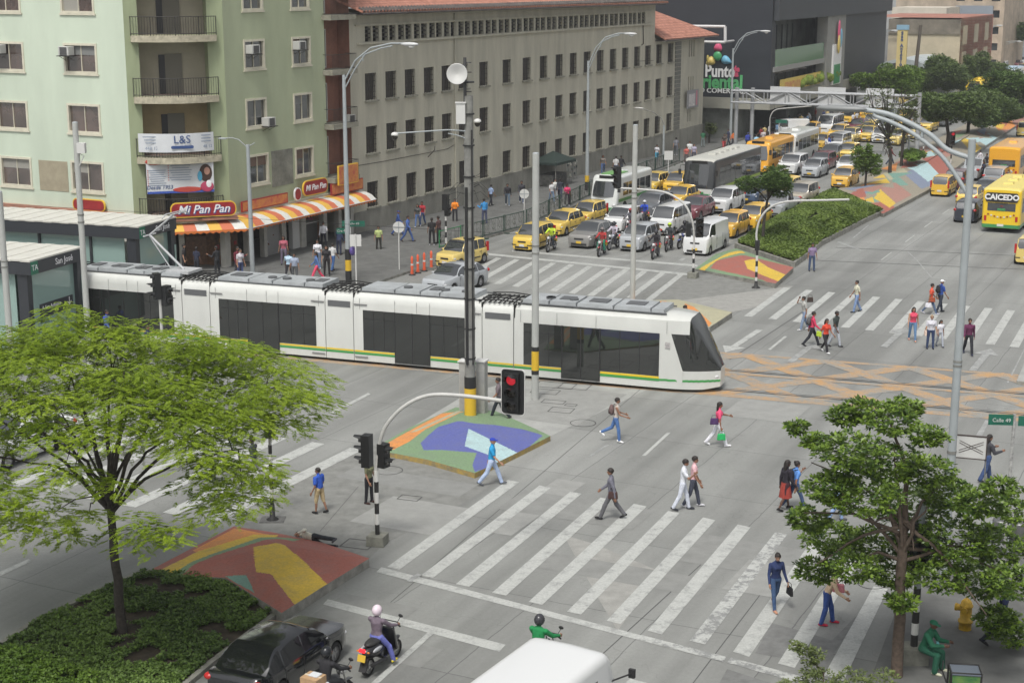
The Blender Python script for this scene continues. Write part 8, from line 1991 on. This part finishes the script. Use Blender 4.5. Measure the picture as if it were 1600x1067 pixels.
def lamp(label,base,topy,headpx,side=-26,r=.13,scale=1.0,name='street_lamp',stub=0,foot=None,group='tall street lamps'):
    P=G(*base); h=HT(topy,P); o=thing(name,label,'street lamp',P,R(side),group)
    post(o,r*1.25,r*.7,h*.93)
    D=U2(side); L,zl=FW(P,D,headpx[0],headpx[1]); L=max(2.0,min(6.5,L)); zt=max(zl,h*.95)
    m=MB()
    for dz,k,rr in((0,1.0,.05),(-.42,.80,.04)):
        m.tube([(0,0,h*.90+dz),(L*.18,0,h*.90+(zt-h*.90)*.55+dz),(L*.42*k,0,h*.90+(zt-h*.90)*.88+dz*.8),(L*.72*k,0,zt+dz*.6),(L*k*.93,0,zt+.02+dz*.35)],rr,7)
    m.tube([(L*.3,0,h*.90+(zt-h*.90)*.72),(L*.3,0,h*.90+(zt-h*.90)*.72-.38)],.03,5); m.build('arm',[M_POLE],o)
    m=MB(); m.ball((L,0,zt-.02),(.55,.17,.11),12,6); hd=m.build('lamp_head',[mat('pale_lamp_housing',(.55,.56,.56),.4)],o); m=MB(); m.ball((L+.1,0,zt-.13),(.2,.13,.13),10,6,0,-1,.2); m.build('lens',[mat('clear_lens',(.5,.5,.48),.1)],hd)
    return o
o=lamp('tall street lamp with curved double arm in front of the bakery corner',(545,445),92,(640,69)); bands(o,[(0,.8,.175,M_SK),(.8,1.4,.174,M_SY),(1.4,2.0,.173,M_SK)])
m=MB(); m.ball((.3,0,1.9),(.18,.2,.25),8,6); w=m.build('purple_bag',[mat('purple_plastic',(.12,.08,.3),.5)],None); w.location=o.location; w.rotation_euler=o.rotation_euler; tag(w,'purple plastic bag tied to the tall street lamp by the bakery','bag')
o=lamp('tall street lamp beside the kerb fence in front of the long grey building',(917,300),80,(985,53)); bands(o,[(0,.8,.175,M_SK),(.8,1.3,.174,M_SY)])
lamp('tall street lamp left of the shopping centre logo lettering',(1141,222),65,(1196,49)); lamp('tall street lamp before the shopping centre terrace',(1274,178),52,(1322,43)); lamp('tall street lamp at the end of the shopping centre ramp',(1363,152),57,(1398,48))
lamp('distant street lamp near the brick tower',(1538,118),50,(1560,40),r=.1); lamp('distant street lamp right of the slim white tower',(1568,112),62,(1592,70),r=.1)
# the big lamp post on the right, arms to the left
P=G(1474,905); h=HT(218,P); o=thing('street_lamp','tallest grey street lamp with two thick curved arms on the right','street lamp',P,R(154)); post(o,.125,.10,h,16)
D=U2(154); L,zl=FW(P,D,1345,172)
def smooth(Q,n=6):
    Q=[Vector(q) for q in Q]; out=[]
    for i in range(len(Q)-1):
        p0,p1,p2,p3=Q[max(0,i-1)],Q[i],Q[i+1],Q[min(len(Q)-1,i+2)]
        for k in range(n):
            t=k/n; out.append(.5*((2*p1)+(p2-p0)*t+(2*p0-5*p1+4*p2-p3)*t*t+(3*p1-p0-3*p2+p3)*t**3))
    return out+[Q[-1]]
def ap(px,py): u,z=FW(P,D,px,py); return (u,0,z)
m=MB(); m.tube(smooth([(0,0,h-.5),ap(1480,234),ap(1455,212),ap(1420,192),ap(1385,178),ap(1345,171)]),.07,9); m.tube(smooth([(0,0,h-1.5),ap(1478,252),ap(1450,226),ap(1420,205),ap(1390,190),ap(1370,183),ap(1365,178)]),.06,9); m.tube([ap(1442,204),ap(1440,217)],.05,6); m.build('arm',[M_POLE],o)
m=MB(); m.ball((L+.5,0,zl+.02),(.75,.2,.10),14,6); m.build('lamp_head',[mat('grey_lamp_housing',(.22,.23,.23),.4)],o)
bands(o,[(h*.30,h*.307,.130,M_POLD),(h*.50,h*.505,.122,M_POLD),(h*.51,h*.515,.122,M_POLD)])
# small lamp near the kiosk
P=G(395,434); h=HT(226,P); o=thing('small_street_lamp','slim two-armed lamp post in front of the bakery awning','street lamp',P,R(-10)); post(o,.14,.10,h)
m=MB(); m.tube([(0,0,h-.2),(-.5,0,h+.25),(-.9,0,h+.35),(-1.25,0,h+.33)],.025,6); m.tube([(0,0,h-.1),(.25,0,h),(.4,0,h+.1)],.025,5); m.build('arm',[M_POLE],o); m=MB(); m.ball((-1.45,0,h+.3),(.28,.1,.06),10,5); m.build('lamp_head',[M_POLE],o)
# smaller curved lamp on the far pavement
P=G(1036,262); h=HT(196,P); o=thing('small_street_lamp','short curved lamp post with a pale head by the grey wall','street lamp',P,R(154)); post(o,.10,.08,h); m=MB(); m.tube([(0,0,h),(.25,0,h+.6),(1.0,0,h+1.1),(2.0,0,h+1.35)],.04,6); m.build('arm',[M_POLD],o); m=MB(); m.ball((2.4,0,h+1.42),(.5,.14,.07),10,5); m.build('lamp_head',[M_SGN],o)
# catenary poles
def cpole(label,base,topy,r,band=None,group=None,x2=None):
    P=G(*base); h=HT(topy,P); o=thing('overhead_line_pole',label,'pole',P,0,group); post(o,r,r*.92,h,16,mat('pale_grey_round_pole',(.42,.43,.41),.5,var=.06,scale=1.5)); 
    m=MB(); m.ball((0,0,h),(r*.94,r*.94,.05),14,4,0,0,1); m.build('cap',[M_POLE],o)
    bands(o,[(h*.60,h*.607,r+.01,M_POLD),(h*.63,h*.637,r+.01,M_POLD)],'clamp')
    if band: bands(o,band)
    return o
cpole('pale round overhead line pole with a yellow and black band in front of the tram',(836,624),240,.145,[(1.05,1.22,.152,M_SK),(1.22,2.0,.151,M_SY),(2.0,2.18,.152,M_SK)])
cpole('pale round overhead line pole behind the tram beside the curved signal arm',(988,478),196,.14)
# left poles
P=G(142,640); P2=G(138,560)
o=cpole('grey pole with a small grey box in front of the near tram shelter',(141,575),192,.13)
m=MB(); m.box((.25,-.15,HT(231,o.location)),(.34,.3,.42)); m.tube([(.1,0,HT(240,o.location)),(.35,-.2,HT(243,o.location)),(.05,-.05,HT(262,o.location))],.02,4); m.build('grey_box',[M_SGN],o)
cpole('leaning grey pole at the very left edge by the near shelter',(20,590),300,.14)
# utility pole with dish and cameras
P=G(735,655); h=HT(150,P); h2=HT(90,P); o=thing('utility_pole','dark concrete utility pole with antenna dish, radio box and dome cameras','utility pole',P)
post(o,.215,.17,h,14,M_POLD); m=MB(); m.tube([(-.12,-.05,h-1.2),(-.12,-.05,h2)],.06,8); 
for z in np.arange(h-.2,h2-.1,.35): m.tube([(-.12,-.05,z),(.12,-.05,z)],.02,4)
m.build('top_pipe',[mat('dark_steel_pipe',(.06,.06,.06),.6)],o)
m=MB(); m.tube([(-.1,-.20,2.2),(-.1,-.20,HT(292,P))],.055,8); m.tube([(.12,-.18,2.2),(.12,-.18,h*.9)],.03,6); m.build('cable_duct',[M_SK],o)
bands(o,[(.0,.12,.235,M_SK),(.12,1.25,.232,M_SY),(1.25,1.7,.226,M_SK)]); 
for k in range(10): bands(o,[(2.4+k*1.15,2.45+k*1.15,.225,M_SK)],'clamp')
X=lambda px,py: (px-735)/CF*(P.y*_c+(CH-HT(py,P))*_s)
m=MB(); m.lathe([(.01,-.02),(.2,-.05),(.36,-.14),(.38,-.14),(.38,-.06),(.15,.12),(.01,.14)],(X(718,115),-.25,HT(115,P)),24,axis='Y'); m.build('antenna_dish',[M_SGN],o)
m=MB(); m.box((X(723,177),-.15,HT(177,P)),(.34,.22,.75)); m.box((X(723,177),-.15,HT(177,P)+.39),(.40,.28,.04)); m.build('radio_box',[M_SGN],o)
za=HT(205,P); m=MB(); m.tube([(0,-.1,za),(X(703,203),-.1,za+.05),(X(620,208),-.1,za-.08)],.028,6); m.tube([(0,-.1,za-.3),(X(718,212),-.1,za-.15),(X(703,208),-.1,za-.08)],.022,6); m.build('camera_arm',[M_POLE],o)
for px,py in((620,213),(749,192)):
    m=MB(); m.ball((X(px,py),-.1,HT(py,P)+.06),(.14,.14,.10),12,6,0,-.2,1); m.build('dome_housing',[M_SGN],o); m=MB(); m.ball((X(px,py),-.1,HT(py,P)-.02),(.11,.11,.13),12,6,0,-1,.1); m.build('dome_camera',[M_LOFF],o)
m=MB(); 
for k in range(16):
    a=random.uniform(0,2*PI); zz=HT(292,P)+random.uniform(-.35,.35); m.tube([(0,0,zz),(math.cos(a)*.45,math.sin(a)*.45,zz+.15),(math.cos(a)*.75,math.sin(a)*.75,zz+random.uniform(-.2,.3))],.008,4)
m.build('wire_ends',[M_SK],o)
# cabinets behind the pole
for px,hh,lab in((727,2.05,'slim grey control cabinet left behind the utility pole'),(753,2.15,'slim grey control cabinet right behind the utility pole')):
    P_=G(px,648 if px>740 else 644); c=thing('control_cabinet',lab,'cabinet',P_,R(TA)); m=MB(); m.box((0,0,hh/2),(.36,.4,hh)); m.build('casing',[mat('cabinet_grey',(.36,.36,.34),.6,var=.12,scale=3)],c,bevel=.015); m=MB(); m.box((0,-.205,hh*.45),(.28,.012,hh*.75)); m.build('door',[mat('cabinet_door_grey',(.32,.32,.31),.6,var=.12,scale=3)],c); m=MB(); m.box((0,0,hh+.02),(.44,.48,.05)); m.build('lid',[M_SGN],c)
# signals
def head(par,pos,rz,lit=None,w=.34,h=1.0,border=False,hood=True,n=3):
    m=MB(); t=Matrix.Translation(pos)@Matrix.Rotation(rz,4,'Z'); m.T=t
    if border: rrect(m,w*1.75,h*1.22,.12,.02,.05,1); rrect(m,w*1.65,h*1.16,.10,.012,.019,0)
    m.box((0,0,0),(w,.26,h)); b=m.build('signal_head',[M_SB,M_SW],par)
    for k in range(n):
        z=h*(.5-(k+.5)/n); m=MB(); m.T=t; m.lathe([(.001,-.135),(w*.34,-.135),(w*.34,-.10)],(0,0,z),14,axis='Y'); m.build('lens',[M_RLIT if lit==k else M_LOFF],b)
        if hood:
            m=MB(); m.T=t; vs=[]; nn=10
            for i in range(nn+1):
                a=R(-20+220*i/nn); vs.append((math.cos(a)*w*.42,-.13,z+math.sin(a)*w*.42)); vs.append((math.cos(a)*w*.42,-.40 if 2<i<8 else -.22,z+math.sin(a)*w*.42))
            m.add(vs,[(2*i,2*i+1,2*i+3,2*i+2) for i in range(nn)],0,True); m.build('visor',[M_SB],b)
    return b
def striped(par,h,r=.06,n=6,start=0):
    for k in range(n):
        z0=start+k*(h-start)/n; bands(par,[(z0,z0+(h-start)/n,r+.003,M_SK if k%2==0 else M_SW)],'stripe')
def block(par,w=.55,h=.32): m=MB(); m.box((0,0,h/2),(w,w,h),top=.97); m.build('concrete_base',[mat('grey_concrete_block',(.20,.20,.17),.9,var=.25,scale=4)],par,bevel=.02)
def mast(label,base,py_stripe,arc,rz,r=.065,name='traffic_signal',nst=6,blk=True,arm_z=None,top=None):
    """arc: list of image points the arm passes through; the arm lies in the vertical plane through the base along rz"""
    P=G(*base); D=U2(rz); o=thing(name,label,'traffic signal',P,R(rz)); hs=HT(py_stripe,P)
    if blk: block(o)
    striped(o,hs,r,nst,.3 if blk else 0)
    pts=[(0,0,hs)]
    for px,py in arc: u,z=FW(P,D,px,py); pts.append((u,0,z))
    Q=[Vector(p) for p in pts]; sm=[]
    for i in range(len(Q)-1):
        p0,p1,p2,p3=Q[max(0,i-1)],Q[i],Q[i+1],Q[min(len(Q)-1,i+2)]
        for k in range(5):
            t=k/5; sm.append(.5*((2*p1)+(p2-p0)*t+(2*p0-5*p1+4*p2-p3)*t*t+(3*p1-p0-3*p2+p3)*t**3))
    sm.append(Q[-1]); m=MB(); m.tube(sm,r*.9,10); m.build('curved_arm',[M_POLEW],o); return o,P,D,pts
MT=-14
o,P,D,pts=mast('main traffic signal with a long curved arm and a lit red light over the refuge',(590,850),735,[(591,712),(594,690),(604,664),(630,636),(668,618),(720,618),(792,627)],MT)
e=pts[-1]; head(o,(e[0]+.2,-.12,e[2]+.32),R(-8),lit=0,w=.42,h=1.12,border=True)
ph=HT(705,P); head(o,(-.27,0,ph),R(-95),w=.32,h=.98); head(o,(.22,.05,ph-.12),R(70),w=.30,h=.72,n=2)
# small striped pedestrian signal under the feathery tree
P=G(426,812); o=thing('pedestrian_signal','black and white striped signal post on a black foot under the feathery tree','traffic signal',P); hs=HT(695,P); m=MB(); m.lathe([(.2,0),(.2,.03),(.09,.1),(.075,.5),(.06,.5)],n=14); m.build('foot',[M_SK],o); striped(o,hs,.055,7,.45); post(o,.05,.05,hs+.9,10,M_POLEW,z0=hs); head(o,(0,0,hs+.6),R(200),w=.3,h=.7,n=2); m=MB(); m.box((0,0,.015),(.75,.6,.02)); m.build('base_plate',[M_IRON],o)
# signal by the fence
P=G(697,389); o=thing('pedestrian_signal','striped signal post with a tall black head at the end of the kerb fence','traffic signal',P); hs=HT(336,P); striped(o,hs,.06,6,0); head(o,(0,-.1,HT(316,P)),R(150),w=.36,h=1.0); head(o,(.1,.0,HT(330,P)),R(60),w=.3,h=.6,n=2)
# far signal whose arm reaches left over the queue
o,P,D,pts=mast('traffic signal with arm curving left over the stop line next to the painted island',(1083,434),382,[(1084,360),(1080,340),(1068,318),(1040,301),(1000,296),(962,294)],155,nst=6)
e=pts[-1]; head(o,(e[0]-.1,0,e[2]+.62),R(0-155-60),w=.42,h=1.25); head(o,(-.3,0,HT(355,P)),R(-155),w=.42,h=1.1); head(o,(.35,0,HT(360,P)),R(-65),w=.36,h=.75,n=2)
o,P,D,pts=mast('signal post with arm curving right over the planted bed',(1181,450),382,[(1182,365),(1188,342),(1204,324),(1232,315),(1290,313),(1327,312)],-22,nst=8,blk=False)
m=MB(); m.lathe([(.24,0),(.24,.03),(.10,.12),(.08,.4)],n=12); m.build('foot',[M_SK],o); m=MB(); m.box((0,0,2.35),(.22,.22,.55)); m.build('control_box',[M_SB],o)
o,P,D,pts=mast('slim curved signal arm in front of the shopping centre corner',(1202,228),212,[(1203,195),(1204,182),(1212,172),(1235,169),(1268,166)],-26,nst=4,blk=False); head(o,(.3,0,HT(195,P)),R(20),w=.5,h=1.4)
o,P,D,pts=mast('distant curved signal arm below the lime shopfront',(1571,103),98,[(1572,90),(1576,80),(1590,75),(1610,74)],-26,nst=2,blk=False)
# small red signal far up the median
P=G(1485,262); o=thing('pedestrian_signal','small far signal with a lit red light on the median left of the tall lamp','traffic signal',P); hs=HT(228,P); striped(o,hs,.06,5,0); head(o,(0,-.1,HT(216,P)),R(0),lit=0,w=.42,h=1.15)
for x,y in((1430,252),(1442,246)): P=G(x,y); o=thing('striped_post',f'short black and white striped post on the median {"nearer" if x==1430 else "further from"} the leafless tree','post',P); striped(o,HT(y-18,P),.06,4,0); m=MB(); m.ball((0,0,HT(y-18,P)),(.07,.07,.05),8,4); m.build('cap',[M_SK],o)
P=G(1418,262); o=thing('steel_post','plain grey steel post between the median trees','post',P); post(o,.09,.09,HT(215,P)); m=MB(); m.box((0,0,.05),(.5,.5,.1)); m.build('foot',[M_KERB],o)
# signal in front of the tram at the left
P=G(258,620); o=thing('pedestrian_signal','black signal head seen against the tram above the feathery tree','traffic signal',P); hs=HT(465,P); post(o,.06,.06,hs+.4,10,M_POLEW); head(o,(-.1,0,HT(447,P)),R(-60),w=.34,h=1.05); head(o,(.25,.05,HT(462,P)),R(60),w=.34,h=.8,n=2)
# striped post in the right foreground
P=G(1426,1040); P.z=.12; o=thing('traffic_signal','black and white striped signal post beside the right tree trunk','traffic signal',P); block(o,.62,.42); hs=HT(925,P); striped(o,hs,.085,5,.42); post(o,.083,.083,hs+2.2,12,M_POLE,z0=hs); head(o,(.0,0,HT(862,P)),R(30),w=.4,h=1.25)
# signs
def sign_post(P,h,r=.03,mm=None): pass
P=G(549,438); o=thing('street_name_sign','green street name boards on a white post by the tall lamp','street sign',P); post(o,.045,.045,HT(344,P),8,M_SGN)
for (a,b,c,d,rz_,tx) in((536,573,345,354,R(-3),'Calle 49'),(527,545,355,366,R(20),'Cra 46')):
    z=HT((c+d)/2,P); m=MB(); w_=(b-a)/29.0; x=((a+b)/2-549)/29.0; m.T=Matrix.Translation((x,-.06,z))@Matrix.Rotation(rz_,4,'Z'); m.box((0,0,0),(w_,.03,.32),mi=0); q=m.build('name_board',[M_GS],o); text(tx,.2,M_SGN,q,(x,-.09,z),(PI/2,0,rz_),ext=.002)
P=G(557,448); o=thing('square_sign','pale square sign seen from behind on a post by the kerb corner','street sign',P); zt_=HT(366,P); post(o,.04,.04,zt_,8,M_SGN); z=HT(376,P); m=MB(); m.box((.0,.05,z),(.62,.03,.64)); m.box((0,.07,z),(.68,.02,.03)); m.build('sign_panel',[M_SGN],o)
m=MB(); 
def rsign(label,base,cy,r):
    P=G(*base); o=thing('round_sign',label,'street sign',P); post(o,.035,.035,HT(cy,P)+r*.9,8,M_SGN); z=HT(cy,P); m=MB(); m.lathe([(.001,-.05),(r,-.05),(r,-.03),(.001,-.03)],(0,0,z),24,axis='Y',smooth=False); q=m.build('disc',[M_SGN],o); m=MB(); m.box((0,-.06,z),(r*1.9,.015,.05)); m.box((0,-.061,z),(.05,.015,r*1.9)); m.build('back_brace',[M_POLE],q); m=MB(); m.box((0,0,.02),(.3,.3,.04)); m.build('foot',[M_KERB],o); return o
rsign('round white sign back on a slim post in the middle of the wide pavement',(624,425),355,.33); rsign('round white sign back on a slim post just outside the kerb fence',(819,350),303,.33)
P=G(1044,268); o=thing('square_sign','small white rectangular sign near the end of the grey wall','street sign',P); post(o,.04,.04,HT(236,P),8,M_SGN); m=MB(); m.box((0,-.05,HT(243,P)),(.75,.03,.78)); m.build('sign_panel',[M_SGN],o)
P=G(1216,226); o=thing('street_name_sign','far green street name board before the shopping centre','street sign',P); post(o,.06,.06,HT(188,P),8,M_SGN); m=MB(); m.box((0,-.08,HT(190,P)),(1.6,.04,.34)); m.build('name_board',[M_GS],o)
P=G(1566,905); P.z=.12; hz=HT(662,P); o=thing('street_name_sign','green Calle 49 street name boards on a weathered post at the right edge','street sign',P); post(o,.05,.045,hz+.15,8,mat('peeling_white_post',(.34,.34,.33),.7,var=.4,scale=12))
m=MB(); m.T=Matrix.Rotation(R(-6),4,'Z'); m.box((-.37,-.05,hz),(.66,.03,.30)); q=m.build('name_board',[M_GS],o); text('Calle 49',.15,M_SGN,q,(-.37,-.08,hz),(PI/2,0,R(-6)),ext=.002)
m=MB(); m.T=Matrix.Rotation(R(-6),4,'Z'); m.box((.50,-.05,hz-.02),(.80,.03,.28)); q=m.build('name_board',[M_GS],o); text('Cra 46',.14,M_SGN,q,(.5,-.11,hz-.02),(PI/2,0,R(-6)),ext=.002)
P=G(1505,880); P.z=.12; z0,z1=HT(722,P),HT(687,P); o=thing('crossed_sign','white rectangular sign with a thin black diagonal cross on a dark frame','street sign',P,R(-18)); w_=.84; m=MB()
for x in(-w_/2,w_/2): m=MB(); m.tube([(x,0,0),(x,0,z1)],.02,6); m.build('post',[M_POLD],o)
m=MB(); m.box((0,-.02,(z0+z1)/2),(w_,.03,z1-z0)); q=m.build('sign_panel',[M_SGN],o); m=MB()
for s in(1,-1):
    for d in(-.035,.035): m.box((0,-.038,(z0+z1)/2+d),(w_*.86,.008,.016),ry=s*R(24))
for a,b,c,d in((0,z1,w_+.04,.03),(0,z0,w_+.04,.03)): m.box((a,-.02,b),(c,.05,d))
for x in(-w_/2,w_/2): m.box((x,-.021,(z0+z1)/2),(.03,.05,z1-z0))
m.build('cross_and_frame',[mat('dark_brown_frame',(.06,.045,.04),.6)],q)
# orange barrier posts
M_ORB=mat('orange_red_plastic',(.72,.12,.05),.5); pos=[(644,430),(653,427),(663,424),(674,421)]
for i,(x,y) in enumerate(pos):
    P=G(x,y); o=thing('bollard',['nearest left','second','third','furthest right'][i]+' of the four orange red barrier posts at the kerb corner','bollard',P,0,'orange red barrier posts'); m=MB(); m.lathe([(.09,.05),(.10,.1),(.07,.35),(.085,.5),(.06,.75),(.08,.9),(.055,1.05),(.0,1.12)],n=12); m.build('post',[M_ORB],o); m=MB(); m.lathe([(.20,0),(.20,.04),(.09,.08)],n=12); m.build('rubber_base',[M_SK],o); bands(o,[(.55,.66,.078,M_SW)])
# kerb fence
M_FG=mat('dark_green_fence',(.025,.06,.04),.6); M_FG2=mat('bright_green_fence',(.02,.22,.07),.5); fa=[G(686,391),G(820,357)]; fb=[G(822,356),G(935,302),G(1062,254)]
def fence_run(A,B,n0,lab):
    L=(B-A).length; n=max(1,round(L/2.6)); d=(B-A).normalized(); ang=math.atan2(d.y,d.x)
    for i in range(n):
        a=A.lerp(B,i/n); o=thing('fence_panel',lab(i,n),'fence',a,ang,'steel fence panels along the kerb'); w_=L/n-.12
        mm=M_FG2 if (n0==0 and i==0) else M_FG; m=MB()
        for x in(.04,w_): m.tube([(x,0,0),(x,0,1.25)],.035,6)
        m.build('post',[mm],o); m=MB(); 
        for z in(.22,1.18): m.tube([(.04,0,z),(w_,0,z)],.028,6)
        m.build('rail',[mm],o); m=MB(); rr=random.Random(i+n0*20)
        for k in range(3):
            cx=w_*(k+.5)/3; m.lathe([(.2,-.012),(.23,-.012),(.23,.012),(.2,.012),(.2,-.012)],(cx,0,.70),14,axis='Y'); m.tube([(cx-.3,0,.25),(cx,0,.7),(cx+.3,0,1.15)],.016,4); m.tube([(cx+.3,0,.25),(cx,0,.7),(cx-.3,0,1.15)],.016,4); m.tube([(cx-.4,0,.7),(cx-.23,0,.7)],.016,4)
        for k in range(5): m.tube([(w_*(k+.5)/5,0,.22),(w_*(k+.5)/5,0,1.18)],.012,4)
        m.build('infill',[mat('rusty_pale_infill',(.17,.18,.16),.7,var=.4,scale=8)],o); m=MB(); 
        for x in(.04,w_): m.box((x,0,.03),(.08,.7,.06))
        m.build('foot',[mm],o)
o1=['first','second','third','fourth','fifth','sixth','seventh','eighth','ninth','tenth','eleventh','twelfth','thirteenth','fourteenth','fifteenth','sixteenth','seventeenth','eighteenth','nineteenth','twentieth']
fence_run(fa[0],fa[1],0,lambda i,n:('bright green first fence panel' if i==0 else f'{o1[i]} dark fence panel')+' from the kerb corner by the taxi')
fence_run(fb[0],fb[1],1,lambda i,n:f'{o1[i]} dark fence panel past the second round sign'); fence_run(fb[1],fb[2],2,lambda i,n:f'{o1[i]} dark fence panel beyond the second tall lamp')
# loose cables hanging over the queue from the pole
m=MB(); A=Vector((*G(988,478).xy,7.0)); 
for (a,b,c) in(((945,345),(905,372),(835,398)),((900,372),(880,395),(856,392)),((905,372),(925,390),(945,378))):
    pts=[]
    for px,py in(a,b,c):
        P_=G(px,py+60); pts.append((P_.x,P_.y,HT(py,P_)))
# market tent and rack by the wall
P=G(864,292); P.z=.14; o=thing('market_tent','dark green market tent against the grey wall','tent',P,R(GANG)); m=MB()
for x in(-1.6,1.6):
    for y in(-1.0,1.0): m.tube([(x,y,0),(x,y,2.1)],.03,5)
m.build('leg',[M_POLD],o); m=MB(); m.add([(-1.8,-1.2,2.0),(1.8,-1.2,2.0),(1.8,1.2,2.0),(-1.8,1.2,2.0),(0,0,2.75),(-1.8,-1.2,1.8),(1.8,-1.2,1.8),(1.8,1.2,1.8),(-1.8,1.2,1.8)],[(0,1,4),(1,2,4),(2,3,4),(3,0,4),(5,6,1,0),(6,7,2,1),(7,8,3,2),(8,5,0,3)]); m.build('canopy',[mat('dark_green_canvas',(.02,.035,.03),.8)],o); m=MB(); m.box((0,0,.5),(2.6,1.2,.9)); m.build('stall_table',[mat('dim_goods',(.07,.07,.065),.8,var=.7,scale=5)],o)
P=G(893,284); P.z=.14; o=thing('display_rack','metal display rack hung with goods right of the market tent','rack',P,R(GANG)); m=MB()
for x in(-1,-.33,.33,1): m.tube([(x,0,0),(x,0,1.6)],.025,5)
for z in(.3,.8,1.3,1.6): m.tube([(-1,0,z),(1,0,z)],.02,5)
m.build('frame',[M_POLD],o); m=MB(); rr=random.Random(1)
for k in range(22): m.box((rr.uniform(-.9,.9),-.05,rr.choice([.45,.95,1.4])+rr.uniform(-.1,.1)),(.16,.06,.2),mi=k%3)
m.build('goods',[cloth((120,125,120)),cloth((60,64,66)),cloth((170,170,160))],o)
# hydrant
P=G(1507,990); P.z=.12; o=thing('fire_hydrant','worn yellow fire hydrant on the right pavement','fire hydrant',P,R(-30)); M_HY=mat('worn_yellow_hydrant_paint',(.52,.32,.03),.5,var=.2,scale=7)
m=MB(); m.lathe([(.16,0),(.16,.22),(.19,.22),(.19,.27),(.145,.29),(.15,.62),(.17,.64),(.17,.68),(.15,.7),(.13,.78),(.07,.84),(.03,.86),(.03,.91),(.0,.91)],n=18); m.build('barrel',[M_HY],o)
for s,a in((1,'Y'),(-1,'Y')): m=MB(); m.tube([(0,0,.60),(0,s*.22,.60)],.065,10); m.tube([(0,s*.2,.60),(0,s*.25,.60)],.085,8); m.build('outlet_cap',[M_HY],o)
m=MB(); m.tube([(0,0,.58),(-.24,0,.58)],.085,12); m.tube([(-.22,0,.58),(-.28,0,.58)],.105,8); m.build('outlet_cap',[M_HY],o)
# delivery box on the pavement
P=G(1504,1102); P.z=.12; o=thing('delivery_box','open black framed delivery box with green printed side on the pavement','box',P,R(-8)); m=MB()
bx=[(-.34,-.25),(.34,-.25),(.34,.25),(-.34,.25)]
m.box((0,0,.38),(.62,.5,.72)); m.build('box_body',[mat('green_printed_panel',(.03,.13,.045),.6,col2=(.14,.24,.06),scale=5)],o); m=MB(); m.box((0,0,.77),(.66,.54,.05)); m.build('lid',[mat('grey_blue_lid',(.12,.14,.17),.35)],o,bevel=.015); m=MB()
for x,y in bx: m.tube([(x,y,0),(x,y,.8)],.025,5)
m.tube([(-.34,-.25,.8),(.34,-.25,.8),(.34,.25,.8),(-.34,.25,.8),(-.34,-.25,.8)],.025,5); m.tube([(-.34,-.1,.3),(-.52,-.05,.75),(-.50,.0,.98)],.02,5); m.build('frame',[M_SK],o)
um=MB(); um.tube([(0,0,.72),(.05,-.02,.0)],[.045,.02],8); q=um.build('folded_umbrella',[cloth((120,190,195))]); q.location=G(1462,1052); q.location.z=.14; tag(q,'folded pale turquoise umbrella leaning in the seated man\'s hand','umbrella')
# steel bins at the right edge
for i,(x,y) in enumerate([(1560,868),(1588,872)]): P=G(x,y); P.z=.12; o=thing('litter_bin',['grey steel litter bin left of its twin at the right edge','grey steel litter bin right of its twin at the right edge'][i],'bin',P,0,'steel litter bins'); m=MB(); m.lathe([(.20,.35),(.22,.4),(.24,.95),(.23,1.0),(.0,1.0)],n=16); m.build('drum',[mat('dull_steel',(.2,.2,.2),.4,metal=.6)],o); m=MB(); m.tube([(-.28,0,0),(-.28,0,.95),(.28,0,.95),(.28,0,0)],.02,5); m.build('stand',[M_POLE],o)
# overhead contact wires of the tram
cw=MB()
for off_ in(1.1,):
    for k in range(14):
        a=TB2+TV2*(-60+k*8)+TN2*off_; b=TB2+TV2*(-60+(k+1)*8)+TN2*off_; 
        if k<9: cw.tube([(a.x,a.y,5.95),(b.x,b.y,5.95)],.008,4,cap=False)
q=cw.build('contact_wire',[M_SK]); tag(q,'thin overhead contact wire above the tram roof','wire')
# ================= AIR =================
hz=MB(); hz.box((250,520,12.5),(1500,1160,30)); o=hz.build('haze',[]); 
m=bpy.data.materials.new('pale_air'); m.use_nodes=True; t=m.node_tree; t.nodes.remove(t.nodes['Principled BSDF']); pv=t.nodes.new('ShaderNodeVolumePrincipled'); pv.inputs['Color'].default_value=(.88,.91,.93,1); pv.inputs['Density'].default_value=.00042; pv.inputs['Anisotropy'].default_value=.2
t.links.new(pv.outputs[0],t.nodes['Material Output'].inputs['Volume']); o.data.materials.clear(); o.data.materials.append(m); tag(o,kind='stuff'); o['label']='thin pale haze over the avenue'
